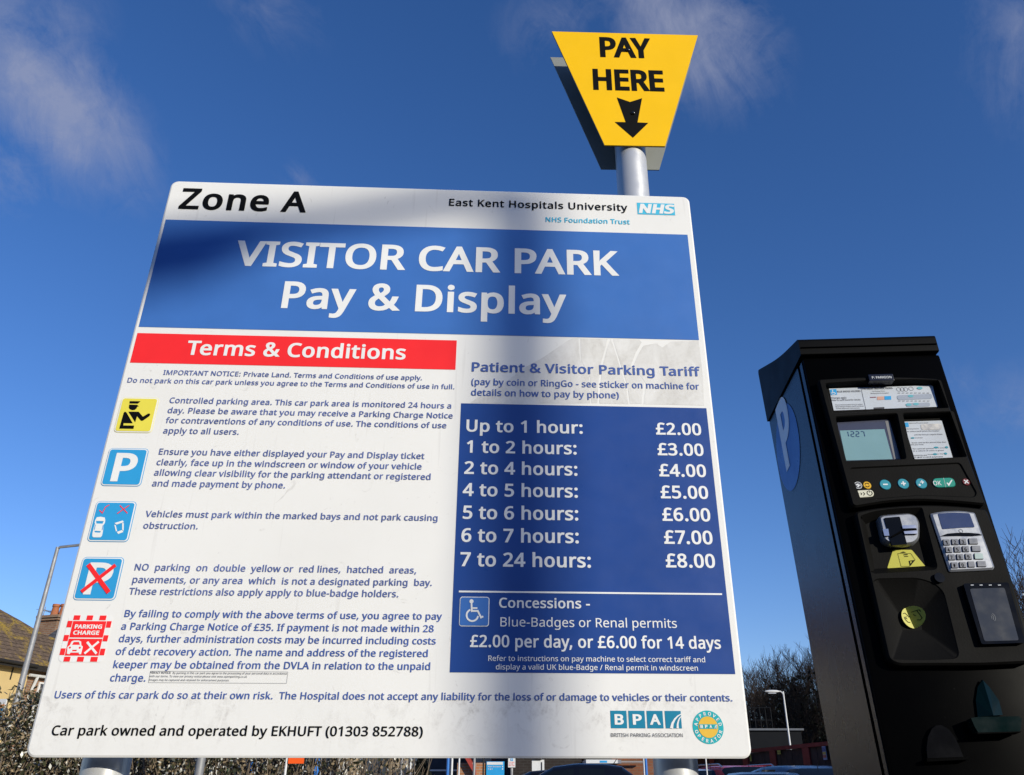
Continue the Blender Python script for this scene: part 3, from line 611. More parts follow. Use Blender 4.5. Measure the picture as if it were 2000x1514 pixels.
def print_mat(name, c, rough=0.38, spec=0.2, var=0.05):
    g = Node(name)
    f = g.ramp(g.noise(7, 5), 0.32, 0.68)
    c1 = g.mix(f, [x * (1 - var) for x in c], [min(1, x * (1 + var)) for x in c])
    scr = g.math('MULTIPLY', g.ramp(g.noise(60, 5, 0.7, dist=1.2), 0.70, 0.80), 0.22)
    g.setb(color=g.mix(scr, c1, (0.55, 0.55, 0.55)), rough=g.ramp(g.noise(20, 3), 0.3, 0.7, rough - .05, rough + .07), spec=spec)
    return g.m


# ------------------------------------------------------------------ the tariff board
S_AZ = math.atan2(38587 - 1034, 1571 / math.cos(PITCH))
SU = Vector((math.sin(S_AZ), math.cos(S_AZ), 0)); SN = Vector((SU.y, -SU.x, 0))
S_O = Vector((0, 1.5, 0))
UC = -0.2258
S_LOC = S_O + SU * UC


def S(x, y, off=0.0):
    """pixel of the photograph -> x, z on the board's face (off metres in front of it)"""
    o = S_O + SN * off
    p = pt_plane(x, y, o, SN)
    d = p - S_LOC
    return (d.dot(SU), p.z)


BX0 = (S(335, 353.5)[0] + S(49, 1480.3)[0]) / 2
BX1 = (S(1346, 384.5)[0] + S(1468.5, 1480.7)[0]) / 2
BZ1 = (S(335, 353.5)[1] + S(1346, 384.5)[1]) / 2
BZ0 = (S(49, 1480.3)[1] + S(1468.5, 1480.7)[1]) / 2
RZ_S = math.atan2(SU.y, SU.x)
POST_Y = 0.076

m_white = sign_white()
m_glue = residue_mat()
m_hblue = print_mat('header_blue', (0.054, 0.168, 0.49))
m_tblue = print_mat('tariff_blue', (0.022, 0.068, 0.27), 0.32)
m_red = print_mat('terms_red', (0.92, 0.030, 0.033))
m_letter = print_mat('white_lettering', (0.83, 0.83, 0.81))
m_black = print_mat('black_lettering', (0.0035, 0.0035, 0.0035), 0.6, 0.1)
m_ink = print_mat('faded_blue_lettering', (0.115, 0.155, 0.36), var=0.16)
m_ink2 = print_mat('blue_lettering', (0.075, 0.13, 0.375), var=0.1)
m_nhs = print_mat('light_blue_print', (0.07, 0.50, 0.72))
m_icon = print_mat('pictogram_blue', (0.035, 0.34, 0.68))
m_yel = print_mat('pictogram_yellow', (0.80, 0.70, 0.085))
m_yrim = print_mat('pictogram_pale_yellow', (0.82, 0.78, 0.42))
m_teal = print_mat('logo_teal', (0.012, 0.22, 0.36))
m_teal2 = print_mat('roundel_teal', (0.02, 0.42, 0.46))
m_gold = print_mat('roundel_gold', (0.80, 0.49, 0.06))
m_grey = print_mat('small_grey_print', (0.09, 0.09, 0.10))
m_alu = mat('brushed_aluminium', (0.62, 0.63, 0.65), 0.42, 0.9, 0.5, 0.06, 20)


def post_mat():
    g = Node('grey_painted_steel')
    f = g.ramp(g.noise(5, 6, vec=g.coord(scale=(1, 1, 0.15))), 0.3, 0.7)
    g.setb(color=g.mix(f, (0.60, 0.60, 0.59), (0.70, 0.70, 0.69)), rough=g.ramp(g.noise(40, 3), 0.3, 0.7, 0.30, 0.42), spec=0.5, metal=0.35)
    g.bump(g.noise(400, 2), 0.06, 0.0005)
    return g.m


m_post = post_mat()

board = thing('tariff_board', 'big white square car park tariff board with blue header, headed Zone A', 'sign board', (S_LOC.x, S_LOC.y, 0), RZ_S)

# sheet with rounded corners and a thin rolled edge
outl = rrect(BX0, BZ0, BX1, BZ1, 0.016, 8)
inn = rrect(BX0 + 0.0032, BZ0 + 0.0032, BX1 - 0.0032, BZ1 - 0.0032, 0.0128, 8)
n = len(outl)
mb = MB()
mb.add([(x, 0.0, z) for x, z in inn] + [(x, 0.0016, z) for x, z in outl] + [(x, 0.0055, z) for x, z in outl],
       [tuple(range(n))] + [(i, i + n, (i + 1) % n + n, (i + 1) % n) for i in range(n)] +
       [(i + n, i + 2 * n, (i + 1) % n + 2 * n, (i + 1) % n + n) for i in range(n)] + [tuple(range(3 * n - 1, 2 * n - 1, -1))])
mb.build('panel', m_white, board)
LY1, LY2, LY3 = -0.0006, -0.0012, -0.0018
for zc in (BZ0 + 0.16, BZ1 - 0.2):
    c = MB().prism([(BX0 + 0.03, zc - 0.02), (BX1 - 0.03, zc - 0.02), (BX1 - 0.03, zc + 0.02), (BX0 + 0.03, zc + 0.02)], 0.0058, 0.022)
    c.build('rear_channel', m_alu, board)


def quad_rect(*px):
    q = [S(*p) for p in px]
    return ((q[0][0] + q[3][0]) / 2, (q[2][1] + q[3][1]) / 2, (q[1][0] + q[2][0]) / 2, (q[0][1] + q[1][1]) / 2)


def rect_poly(x0, z0, x1, z1): return [(x0, z0), (x1, z0), (x1, z1), (x0, z1)]


class Rows:
    """several lines printed as one block"""
    def __init__(self): self.mb = MB()

    def line(self, s, l, r, b, cap, y=LY2, bold=20, **k):
        u0 = S(*l)[0]; u1 = S(*r)[0]
        v = sum(S(*q)[1] for q in b) / len(b)
        add_text(self.mb, s, u0, u1, v, cap, y, bold, **k)
        return self

    def done(self, name, m, parent, label=None):
        o = self.mb.build(name, m, parent)
        if label: o['label'] = label
        return o


def caph(base, top): return S(*top)[1] - S(*base)[1]


# header strip
cz = caph((365, 409.3), (372, 369))
Rows().line('Zone A', (348, 409), (597.5, 414.8), [(352, 409), (590, 414.8)], cz, bold=25, track=25).done('zone_lettering', m_black, board)
ce = caph((880, 402.7), (882, 389.3))
Rows().line('East Kent Hospitals University', (877, 402.6), (1225, 400), [(880, 402.7), (1195, 411.5)], ce, bold=17, track=25).done('hospital_lettering', m_black, board)
Rows().line('NHS Foundation Trust', (1066, 434.2), (1230, 434), [(1067, 434.3), (1229, 438.3)], caph((1067, 434.2), (1068, 425)), bold=13).done('trust_lettering', m_nhs, board)
q = quad_rect((1243.8, 396.4), (1316.5, 398.3), (1318.5, 420.8), (1245.5, 418.9))
nhs = MB().flat([[rect_poly(*q)]], LY1).build('health_service_logo', m_nhs, board)
mb = MB(); h = q[3] - q[1]
add_text(mb, 'NHS', q[0] + 0.0025, q[2] - 0.004, q[1] + 0.10 * h, 0.80 * h, LY2, 52, shear=0.21, track=-40)
mb.build('lettering', m_letter, nhs)

# blue header
q = quad_rect((324, 430), (1342.6, 458), (1365, 662.4), (270, 641))
hb = MB().flat([[rect_poly(*q)]], LY1).build('header_band', m_hblue, board)
c1 = caph((478, 520.4), (481, 471.3))
Rows().line('VISITOR CAR PARK', (465, 471), (1209.6, 539.2), [(480, 520.8), (1205, 538.6)], c1, bold=25, track=-15).done('lettering', m_letter, hb)
Rows().line('Pay & Display', (548.5, 603.3), (1106, 578.4), [(550, 603.4), (1055, 613.5)], caph((552, 603.4), (560, 551.2)), bold=24).done('lettering', m_letter, hb)

# red band
q = quad_rect((268, 652), (892, 664), (890, 721), (254, 710))
rb = MB().flat([[rect_poly(*q)]], LY1).build('terms_band', m_red, board)
Rows().line('Terms & Conditions', (368.7, 666), (793, 686), [(372, 694.6), (785, 702)], caph((372, 694.4), (378, 666.7)), bold=25).done('lettering', m_letter, rb)

# terms, left column
cA = caph((330, 733.6), (332, 724.4))
(Rows().line('IMPORTANT NOTICE: Private Land. Terms and Conditions of use apply.', (318.6, 733.4), (824.4, 742), [(320, 733.5), (822, 742)], cA, bold=15)
 .line('Do not park on this car park unless you agree to the Terms and Conditions of use in full.', (248.6, 748.2), (887.6, 759.7), [(250, 748.4), (886, 759.8)], cA, bold=15)
 .done('notice_lettering', m_ink, board))
cB = caph((340, 788.4), (343, 777.6))
(Rows().line('Controlled parking area. This car park area is monitored 24 hours a', (331.6, 784), (881.4, 797.4), [(335, 788.4), (880, 797.6)], cB, bold=16)
 .line('day. Please be aware that you may receive a Parking Charge Notice', (327.6, 805.4), (884.4, 816.7), [(330, 808), (882, 817)], cB, bold=16)
 .line('for contraventions of any conditions of use. The conditions of use', (323.6, 825.5), (872, 835.5), [(326, 827.6), (870, 836)], cB, bold=16)
 .line('apply to all users.', (318.6, 846.8), (466.6, 848.6), [(320, 847.3), (465, 849.2)], cB, bold=16)
 .done('area_lettering', m_ink, board))
cC = caph((310, 888.7), (313, 876.9))
(Rows().line('Ensure you have either displayed your Pay and Display ticket', (310, 888.7), (829, 896.2), [(311, 888.8), (828, 896.5)], cC, bold=16)
 .line('clearly, face up in the windscreen or window of your vehicle', (305.8, 908), (823.6, 916.3), [(308, 909.6), (822, 916.8)], cC, bold=16)
 .line('allowing clear visibility for the parking attendant or registered', (300.8, 929), (841, 937), [(303, 929.6), (840, 937.4)], cC, bold=16)
 .line('and made payment by phone.', (296.8, 950.2), (557, 954), [(298, 950.3), (556, 954.2)], cC, bold=16)
 .done('ticket_lettering', m_ink, board))
cD = caph((291, 1011.2), (291, 999))
(Rows().line('Vehicles must park within the marked bays and not park causing', (286, 998.6), (855, 1011), [(291, 1011.2), (853, 1016.8)], cD, bold=16)
 .line('obstruction.', (280.5, 1029), (386.3, 1033.8), [(283, 1033), (385, 1034)], cD, bold=16)
 .done('bay_lettering', m_ink, board))
cE = caph((265, 1115.4), (268, 1102.4))
(Rows().line('NO  parking  on  double  yellow or  red lines,  hatched  areas,', (262.6, 1115.4), (813.2, 1118), [(264, 1115.4), (812, 1119.6)], cE, bold=16)
 .line('pavements, or any area  which  is not a designated parking  bay.', (258, 1141), (843.6, 1143.8), [(262, 1139.8), (842, 1143.8)], cE, bold=16)
 .line('These restrictions also apply apply to blue-badge holders.', (254, 1149.5), (778.3, 1166.2), [(258, 1162.3), (777, 1166.2)], cE, bold=16)
 .done('restriction_lettering', m_ink, board))
cF = caph((245, 1206.3), (247, 1192.6))
(Rows().line('By failing to comply with the above terms of use, you agree to pay', (242.7, 1206), (864, 1198), [(245, 1206.3), (862, 1209.7)], cF, bold=16)
 .line('a Parking Charge Notice of £35. If payment is not made within 28', (236.7, 1229), (847.3, 1232.7), [(239, 1231), (846, 1234.2)], cF, bold=16)
 .line('days, further administration costs may be incurred including costs', (232, 1253), (851.3, 1256.8), [(235, 1255.5), (850, 1258)], cF, bold=16)
 .line('of debt recovery action. The name and address of the registered', (226.2, 1277.3), (835.6, 1282.6), [(229, 1280.2), (834, 1282.8)], cF, bold=16)
 .line('keeper may be obtained from the DVLA in relation to the unpaid', (221, 1305.7), (840.2, 1308), [(222, 1305.9), (839, 1308)], cF, bold=16)
 .line('charge.', (215.4, 1328.5), (284.4, 1331.3), [(217, 1331.2), (283, 1331.4)], cF, bold=16)
 .done('charge_lettering', m_ink2, board))
cG = caph((106, 1366.4), (109, 1352))
Rows().line('Users of this car park do so at their own risk.  The Hospital does not accept any liability for the loss of or damage to vehicles or their contents.',
            (105.6, 1366.4), (1430.3, 1367.6), [(107, 1366.5), (1430, 1367.8)], cG, bold=15).done('liability_lettering', m_ink2, board)
Rows().line('Car park owned and operated by EKHUFT (01303 852788)', (101, 1432.7), (826.2, 1428.8), [(106, 1437.2), (820, 1437.7)],
            caph((535, 1437.6), (538, 1418.3)), bold=17).done('owner_lettering', m_black, board)
q = quad_rect((294, 1310.6), (563, 1312.2), (560.4, 1335.6), (291, 1333))
mb = MB().flat([[rect_poly(*q), rect_poly(q[0] + .0004, q[1] + .0004, q[2] - .0004, q[3] - .0004)]], LY2)
cH = caph((294, 1315.8), (295, 1311.8))
RW = Rows(); RW.mb = mb
RW.line('PRIVACY NOTICE:', (293.5, 1315.7), (334.5, 1316), [(294, 1315.8), (334, 1316)], cH, bold=22)
RW.line('By parking in this car park you agree to the processing of your personal data in accordance', (338, 1316), (560.7, 1318), [(338, 1316.1), (560, 1318)], cH, bold=4)
RW.line('with our terms. To view our privacy notice please visit www.openparking.co.uk', (292.4, 1322.8), (483.3, 1323.4), [(293, 1322.9), (483, 1323.6)], cH, bold=4)
RW.line('Images may be captured and retained for enforcement purposes.', (291.5, 1330), (448.6, 1330.5), [(292, 1330.1), (448, 1330.6)], cH, bold=4)
RW.done('privacy_notice', print_mat('faint_grey_print', (0.20, 0.20, 0.20)), board)

# tariff, right column
Rows().line('Patient & Visitor Parking Tariff', (921.5, 725.8), (1367, 724), [(923, 726), (1340, 735)], caph((923, 726), (924, 708)), bold=22).done('tariff_heading', m_ink2, board)
cJ = caph((1060, 755.5), (1060, 743))
(Rows().line('(pay by coin or RingGo - see sticker on machine for', (920.8, 748.4), (1365.5, 758), [(926, 753.6), (1363, 760.2)], cJ, bold=15)
 .line('details on how to pay by phone)', (920.2, 771), (1208.5, 771), [(922, 773.8), (1195, 777.8)], cJ, bold=15)
 .done('payment_lettering', m_ink2, board))
q = quad_rect((900, 789), (1380, 796.6), (1435.3, 1316), (879, 1314.3))
tp = MB().flat([[rect_poly(*q)]], LY1).build('tariff_panel', m_tblue, board)
rows = [('Up to 1 hour:', (911.5, 821), (1137.7, 834), [(914, 844.5), (1130, 846.6)], '£2.00', (1281.4, 848.7), (1369, 839), [(1284, 849.4), (1366, 850.8)]),
        ('1 to 2 hours:', (911.8, 866), (1126, 878), [(914, 885.3), (1124, 887.6)], '£3.00', (1284.6, 889.2), (1373.6, 879.5), [(1286, 889.8), (1371, 891)]),
        ('2 to 4 hours:', (906.3, 926.4), (1127.6, 918), [(908, 926.8), (1126, 929)], '£4.00', (1287.8, 930.6), (1378.4, 920), [(1290, 931), (1376, 932.4)]),
        ('4 to 5 hours:', (903.7, 963.6), (1128.3, 960.4), [(908, 969.9), (1127, 972)], '£5.00', (1290.7, 973.3), (1382.7, 963.6), [(1292, 973.8), (1380, 975)]),
        ('5 to 6 hours:', (903.7, 1012), (1129.3, 1005.7), [(908, 1014.6), (1128, 1016.4)], '£6.00', (1294, 1017.3), (1386.9, 1007.3), [(1296, 1017.8), (1384, 1019)]),
        ('6 to 7 hours:', (901, 1051), (1130.2, 1049.4), [(906, 1059.4), (1129, 1061)], '£7.00', (1297.5, 1062.3), (1391.4, 1052.6), [(1299, 1062.5), (1389, 1063.8)]),
        ('7 to 24 hours:', (899.5, 1083), (1153.9, 1099.5), [(906, 1106.7), (1152, 1108.8)], '£8.00', (1300.8, 1108.3), (1396.2, 1098), [(1302, 1108.6), (1394, 1109.8)])]
cK = (caph((1000, 845.5), (1000, 821.5)) + caph((905, 1106.7), (905, 1079.8))) / 2
for a, l, r, b, p, l2, r2, b2 in rows:
    Rows().line(a, l, r, b, cK, bold=24).done('tariff_row', m_letter, tp)
    Rows().line(p, l2, r2, b2, cK, bold=24).done('tariff_price', m_letter, tp)
q = quad_rect((896.3, 1155.0), (1409.6, 1158.1), (1410, 1161.4), (896.2, 1158.4))
MB().flat([[rect_poly(*q)]], LY2).build('rule_line', m_letter, tp)
Rows().line('Concessions -', (974.7, 1176), (1152, 1180.3), [(980, 1187.4), (1120, 1188.6)], caph((980, 1187.5), (980, 1168)), bold=20).done('concession_lettering', m_letter, tp)
Rows().line('Blue-Badges or Renal permits', (977.2, 1224.1), (1321.9, 1222.6), [(978, 1224.4), (1310, 1226)], caph((979, 1224.4), (979, 1206.6)), bold=4).done('concession_lettering', m_letter, tp)
Rows().line('£2.00 per day, or £6.00 for 14 days', (918, 1264.4), (1407.7, 1261.3), [(920, 1264.8), (1395, 1267)], caph((920, 1264.8), (920, 1241)), bold=20).done('concession_lettering', m_letter, tp)
cL = caph((954, 1292), (954, 1281.7))
(Rows().line('Refer to instructions on pay machine to select correct tariff and', (953.6, 1291.7), (1376.7, 1288), [(955, 1292), (1375, 1292.8)], cL, bold=6)
 .line('display a valid UK blue-Badge / Renal permit in windscreen', (968.5, 1304.7), (1362.8, 1306), [(970, 1308.6), (1361, 1309.4)], cL, bold=6)
 .done('instruction_lettering', m_letter, tp))

# wheelchair pictogram
q = quad_rect((897.8, 1165.2), (956, 1166.8), (954.9, 1224.1), (897.2, 1223.5))
rr = rrect(*q, 0.005, 5)
wc = MB().flat([[rr]], LY2).build('wheelchair_pictogram', m_letter, tp)
MB().flat([[shrink(rr, 0.0013)]], LY3).build('field', m_hblue, wc)


def C7(x, y, s=7.692, o=(870, 1140)): return S(o[0] + x / s, o[1] + y / s)


k7 = (C7(660, 400)[0] - C7(210, 400)[0]) / 450
mb = MB()
LY4 = -0.0024
c = C7(392, 270); mb.flat([[circle(c[0], c[1], 31 * k7, 20)]], LY4)
mb.flat([[stroke([C7(392, 300), C7(395, 372), C7(399, 430)], [24 * k7, 26 * k7, 30 * k7])], [stroke([C7(405, 371), C7(480, 371)], 22 * k7)],
         [stroke([C7(412, 414), C7(486, 414), C7(535, 512), C7(568, 496)], 27 * k7)]], LY4)
c = C7(405, 478)
mb.flat([[stroke(circle(c[0], c[1], 86 * k7, 30, a0=R(112), a1=R(352)), 26 * k7)]], LY4)
mb.build('symbol', m_letter, wc)


# pictograms down the left side
def pictogram(name, corners, field, rim, label, r=0.008):
    q = quad_rect(*corners); rr = rrect(*q, r, 6)
    o = MB().flat([[rr]], LY1).build(name, rim[0], board); o['label'] = label
    mid = shrink(rr, rim[1])
    MB().flat([[mid]], LY2).build('border', rim[2], o)
    MB().flat([[shrink(mid, rim[3])]], LY3).build('field', field, o)
    return o, q


def CR(o, s):
    return lambda x, y: S(o[0] + x / s, o[1] + y / s)


pw, _ = pictogram('warden_pictogram', [(238, 775.5), (312, 777.5), (296.5, 846.5), (222, 845)], m_yel, (m_yrim, 0.0012, m_letter, 0.0022), 'yellow square with a black parking warden')
f = CR((220, 720), 6.667)
mb = MB()
for poly in ([(229, 430), (370, 432), (335, 462), (225, 460)],
             [(222, 475), (325, 478), (347, 498), (326, 502), (318, 525), (295, 543), (262, 547), (232, 536), (217, 515)],
             [(150, 583), (160, 570), (176, 569), (188, 580), (268, 718), (150, 716), (145, 746), (287, 748), (278, 790), (92, 787)],
             [(212, 567), (345, 568), (400, 632), (468, 592), (488, 591), (496, 606), (486, 624), (405, 681), (387, 687), (370, 680), (325, 625), (300, 705)]):
    mb.flat([[[f(*p) for p in poly]]], LY4)
mb.build('symbol', m_black, pw)

pp, _ = pictogram('parking_pictogram', [(212.7, 875), (290.5, 877), (276.5, 950.5), (197, 949.5)], m_icon, (m_icon, 0.0011, m_letter, 0.0022), 'blue square with a white letter P')
f = CR((160, 700), 3.985)
mb = MB()
a, b = f(222, 960), f(440, 800)
add_text(mb, 'P', a[0], b[0], a[1], f(272, 739)[1] - f(225, 960)[1], LY4, 30)
mb.build('letter', m_letter, pp)

pc, _ = pictogram('bay_pictogram', [(188, 979), (267.4, 979.8), (251.6, 1059.3), (170.5, 1058.3)], m_icon, (m_icon, 0.0011, m_letter, 0.0022), 'blue square with a tick, a cross and two white cars')
mb = MB()
F_ = lambda pl: [f(*p) for p in pl]
mb.flat([[F_([(120, 1240), (150, 1236), (182, 1242), (186, 1262), (183, 1285), (172, 1300), (168, 1350), (160, 1385), (148, 1396), (95, 1396), (85, 1388), (86, 1365), (96, 1320), (106, 1290), (103, 1280), (108, 1262)]),
          F_([(114, 1268), (174, 1270), (164, 1290), (117, 1289)]), F_([(100, 1345), (151, 1348), (146, 1360), (106, 1358)]),
          F_([(106, 1298), (112, 1298), (103, 1338), (97, 1336)]), F_([(166, 1302), (171, 1303), (164, 1340), (158, 1340)])]], LY4)
for pl in ([(258, 1285), (322, 1265), (331, 1278), (272, 1297)], [(317, 1284), (330, 1287), (329, 1346), (317, 1336)],
           [(275, 1354), (317, 1339), (327, 1354), (287, 1370)], [(256, 1298), (267, 1302), (278, 1346), (268, 1350)]):
    mb.flat([[F_(pl)]], LY4)
mb.build('car_symbols', m_letter, pc)
mb = MB(); kk = (f(400, 1200)[0] - f(300, 1200)[0]) / 100
for pl in ([(140, 1185), (163, 1207), (188, 1160), (218, 1143)], [(300, 1148), (358, 1209)], [(373, 1147), (279, 1212)]):
    mb.flat([[stroke(F_(pl), 7 * kk)]], LY4 - (0.0003 if pl[0][0] > 350 else 0))
mb.build('tick_and_cross', m_red, pc)

pn, _ = pictogram('no_parking_pictogram', [(160.9, 1087.8), (243.2, 1089), (226.2, 1173), (143, 1172.8)], m_icon, (m_icon, 0.0011, m_letter, 0.0022), 'blue square with a white letter P crossed out in red')
f = CR((60, 1060), 3.52)
mb = MB()
add_text(mb, 'P', f(362, 358)[0], f(572, 205)[0], f(365, 358)[1], f(420, 138)[1] - f(365, 358)[1], LY4, 24)
mb.build('letter', m_letter, pn)
mb = MB(); kk = (f(400, 250)[0] - f(300, 250)[0]) / 100
mb.flat([[stroke([f(400, 152), f(541, 345)], 30 * kk)]], -0.0030).flat([[stroke([f(588, 157), f(354, 340)], 26 * kk)]], -0.0034)
mb.build('cross', m_red, pn)

q = quad_rect((135.3, 1201.5), (222.5, 1202.6), (200.6, 1293.8), (113.4, 1293))
pg = MB().flat([[rrect(*q, 0.008, 5)]], LY1).build('charge_pictogram', m_letter, board)
pg['label'] = 'red and white chequered badge reading parking charge'
W, H = q[2] - q[0], q[3] - q[1]
uq = lambda x0, z0, x1, z1: rect_poly(q[0] + x0 * W, q[1] + z0 * H, q[0] + x1 * W, q[1] + z1 * H)
mb = MB()
for x0, x1 in ((.115, .26), (.41, .55), (.70, .85)): mb.flat([[uq(x0, .895, x1, .997)]], LY2)
for x0, x1 in ((.125, .265), (.42, .565), (.715, .87)): mb.flat([[uq(x0, .01, x1, .11)]], LY2)
for z0, z1 in ((.735, .875), (.44, .57), (.145, .285)): mb.flat([[uq(0.005, z0, .112, z1)], [uq(.888, z0, .995, z1)]], LY2)
mb.flat([[uq(.125, .52, .875, .872)], [uq(.125, .135, .875, .492)]], LY2)
mb.build('red_checks', m_red, pg)
mb = MB()
add_text(mb, 'PARKING', f(303, 592)[0], f(495, 575)[0], f(303, 592)[1], caph((60 + 303 / 3.52, 1060 + 592 / 3.52), (60 + 306 / 3.52, 1060 + 563 / 3.52)), LY3, 40)
add_text(mb, 'CHARGE', f(292, 634)[0], f(474, 620)[0], f(295, 634)[1], caph((60 + 303 / 3.52, 1060 + 634 / 3.52), (60 + 306 / 3.52, 1060 + 605 / 3.52)), LY3, 40)
F_ = lambda pl: [f(*p) for p in pl]
cx = lambda x, y, r: circle(*f(x, y), r * kk, 14)
mb.flat([[F_([(252, 765), (256, 718), (272, 706), (285, 680), (300, 674), (335, 674), (350, 682), (351, 706), (362, 716), (349, 768), (334, 768), (335, 757), (277, 757), (269, 768)]),
          F_([(287, 704), (298, 684), (335, 684), (341, 704)]), cx(272, 723, 7), cx(340, 724, 7), F_([(289, 738), (322, 738), (316, 748), (287, 748)])]], LY3)
mb.flat([[stroke([f(391, 684), f(455, 764)], 15 * kk)]], LY3).flat([[stroke([f(472, 682), f(373, 764)], 15 * kk)]], LY4)
mb.build('lettering', m_letter, pg)

# association logo and approval roundel
f = CR((1180, 1370), 7.692)
lg = None
mb = MB(); ml = MB()
zt, zb = f(200, 140)[1], f(200, 404)[1]
xs = [((92 + 102) / 2, (333 + 346) / 2), ((363 + 376) / 2, (606 + 620) / 2), ((637 + 650) / 2, (876 + 892) / 2), ((908 + 926) / 2, (1148 + 1168) / 2)]
for i, (a, b) in enumerate(xs):
    x0, x1 = f(a, 272)[0], f(b, 272)[0]
    mb.flat([[rect_poly(x0, zb, x1, zt)]], LY1)
    if i < 3:
        w = (x1 - x0); hgt = zt - zb
        add_text(ml, 'BPA'[i], x0 + w * (.24 if i < 2 else .16), x1 - w * (.2 if i < 2 else .16), zb + hgt * .20, hgt * .60, LY2, 36)
    else:
        k = (x1 - x0) / 240
        g_ = lambda x, y: (x0 + (x - 917) * k, zt - (y - 140) / 264 * (zt - zb))
        ml.flat([[stroke([g_(1000, 404), g_(1020, 330), g_(1060, 265), g_(1105, 220), g_(1156, 190)], [46 * k, 34 * k, 24 * k, 18 * k, 12 * k])],
                 [stroke([g_(1092, 404), g_(1096, 340), g_(1112, 290), g_(1130, 252), g_(1156, 226)], [34 * k, 26 * k, 20 * k, 15 * k, 10 * k])]], LY2)
lg = mb.build('association_logo', m_teal, board)
ml.build('lettering', m_letter, lg)
Rows().line('BRITISH PARKING ASSOCIATION', (1193.4, 1439.6), (1333.8, 1439.6), [(1194, 1439.6), (1333, 1439.6)], caph((1194, 1439.6), (1194, 1432.4)), bold=0).done('association_lettering', m_grey, board)
cc = S(1383, 1420.4)
ro = 0.5 * (S(1413, 1420)[0] - S(1353, 1420)[0])
rd = MB().flat([[circle(cc[0], cc[1], ro, 48)]], LY1).build('approval_roundel', m_teal2, board)
MB().flat([[circle(cc[0], cc[1], ro * 0.64, 40)]], LY2).build('centre', m_gold, rd)
mb = MB()
add_text_arc(mb, 'APPROVED', cc[0], cc[1], ro * .815, ro * .21, 90, 178, LY2, 34)
add_text_arc(mb, 'OPERATOR', cc[0], cc[1], ro * .815, ro * .21, 270, 162, LY2, 34, True)
mb.build('lettering', m_letter, rd)
mb = MB(); ml = MB()
for i in range(4):
    x0 = cc[0] - ro * .58 + i * ro * .295
    mb.flat([[rect_poly(x0, cc[1] - ro * .10, x0 + ro * .275, cc[1] + ro * .17)]], LY3)
    if i < 3: add_text(ml, 'BPA'[i], x0 + ro * .06, x0 + ro * .23, cc[1] - ro * .06, ro * .19, LY4, 40)
    else: ml.flat([[stroke([(x0 + ro * .1, cc[1] - ro * .1), (x0 + ro * .15, cc[1] + ro * .05), (x0 + ro * .26, cc[1] + ro * .13)], ro * .04)],
                   [stroke([(x0 + ro * .2, cc[1] - ro * .1), (x0 + ro * .22, cc[1] + ro * .02), (x0 + ro * .27, cc[1] + ro * .08)], ro * .03)]], LY4)
mb.build('small_logo', m_teal2, rd)
ml.build('small_lettering', m_letter, rd)

# torn remains of an old sticker round the tariff heading
f = CR((860, 640), 3.09)
mb = MB()
for i, pl in enumerate(([(180, 455), (215, 428), (330, 375), (430, 300), (520, 235), (620, 180), (720, 112), (770, 78), (800, 64), (834, 66), (838, 150), (845, 200), (900, 300), (905, 456), (560, 460), (330, 458)],
                        [(845, 66), (1010, 68), (1000, 110), (960, 250), (948, 456), (912, 456), (905, 300), (850, 200)],
                        [(1028, 68), (1045, 110), (1085, 240), (1120, 350), (1135, 462), (960, 458), (975, 250), (1008, 120)],
                        [(1042, 69), (1200, 72), (1215, 90), (1180, 150), (1150, 230), (1230, 330), (1215, 460), (1145, 460), (1130, 350), (1095, 240)],
                        [(1225, 110), (1300, 95), (1340, 120), (1390, 85), (1560, 80), (1585, 300), (1592, 470), (1228, 462), (1242, 340), (1165, 235), (1190, 170)])):
    mb.flat([[[f(*p) for p in pl]]], -0.0003)
mb.build('sticker_remains', m_glue, board)

# ------------------------------------------------------------------ the two posts
def post(u, z1, label):
    P = S_LOC + SU * u
    t = thing('sign_post', label, 'post', (P.x, P.y, 0), RZ_S, 'posts carrying the tariff board')
    y = POST_Y
    MB().tube([(0, y, -0.3), (0, y, z1)], 0.0395, 40).build('tube', m_post, t, True)
    mb = MB().tube([(0, y, z1), (0, y, z1 + 0.004)], 0.0408, 40); mb.build('cap', mat('dark_plastic', (0.03, 0.03, 0.032), 0.5), t, True)
    for zc in (BZ0 + 0.16, BZ1 - 0.2):
        MB().tube([(0, y, zc - 0.011), (0, y, zc + 0.011)], 0.0412, 32).build('clamp', m_alu, t, True)
    return t


uR = (S(1209, 380)[0] + S(1270, 380)[0] + S(1281, 1490)[0] + S(1366, 1490)[0]) / 4
uL = (S(166, 1484)[0] + S(262, 1484)[0]) / 2
PAY_TOP = S(1220, 65)[1]
# a post stands behind the board, so the eye sees it nearer its middle: shift outwards by the parallax
par = lambda u: (S_LOC + SU * u).x * POST_Y / 1.5
post(uR + par(uR), PAY_TOP - 0.012, 'tall round grey steel post that also carries the yellow pay here sign')
post(uL + par(uL), BZ1 - 0.02, 'round grey steel post behind the lower left corner of the tariff board')

# ------------------------------------------------------------------ the yellow pay here sign at the top of the post
PZ_AZ = R(1.45)
PP = S_LOC + SU * (uR + par(uR))
pay = thing('pay_here_sign', 'yellow tapering PAY HERE sign with black arrow at the top of the post', 'sign', (PP.x, PP.y, 0), PZ_AZ)
PU = Vector((math.cos(PZ_AZ), math.sin(PZ_AZ), 0)); PN = Vector((PU.y, -PU.x, 0))
PFRONT = POST_Y - 0.0395 - 0.0052


def Q(x, y, off=0.0):
    o = PP - PN * PFRONT + PN * off
    p = pt_plane(x, y, o, PN); d = p - PP
    return (d.dot(PU), p.z)


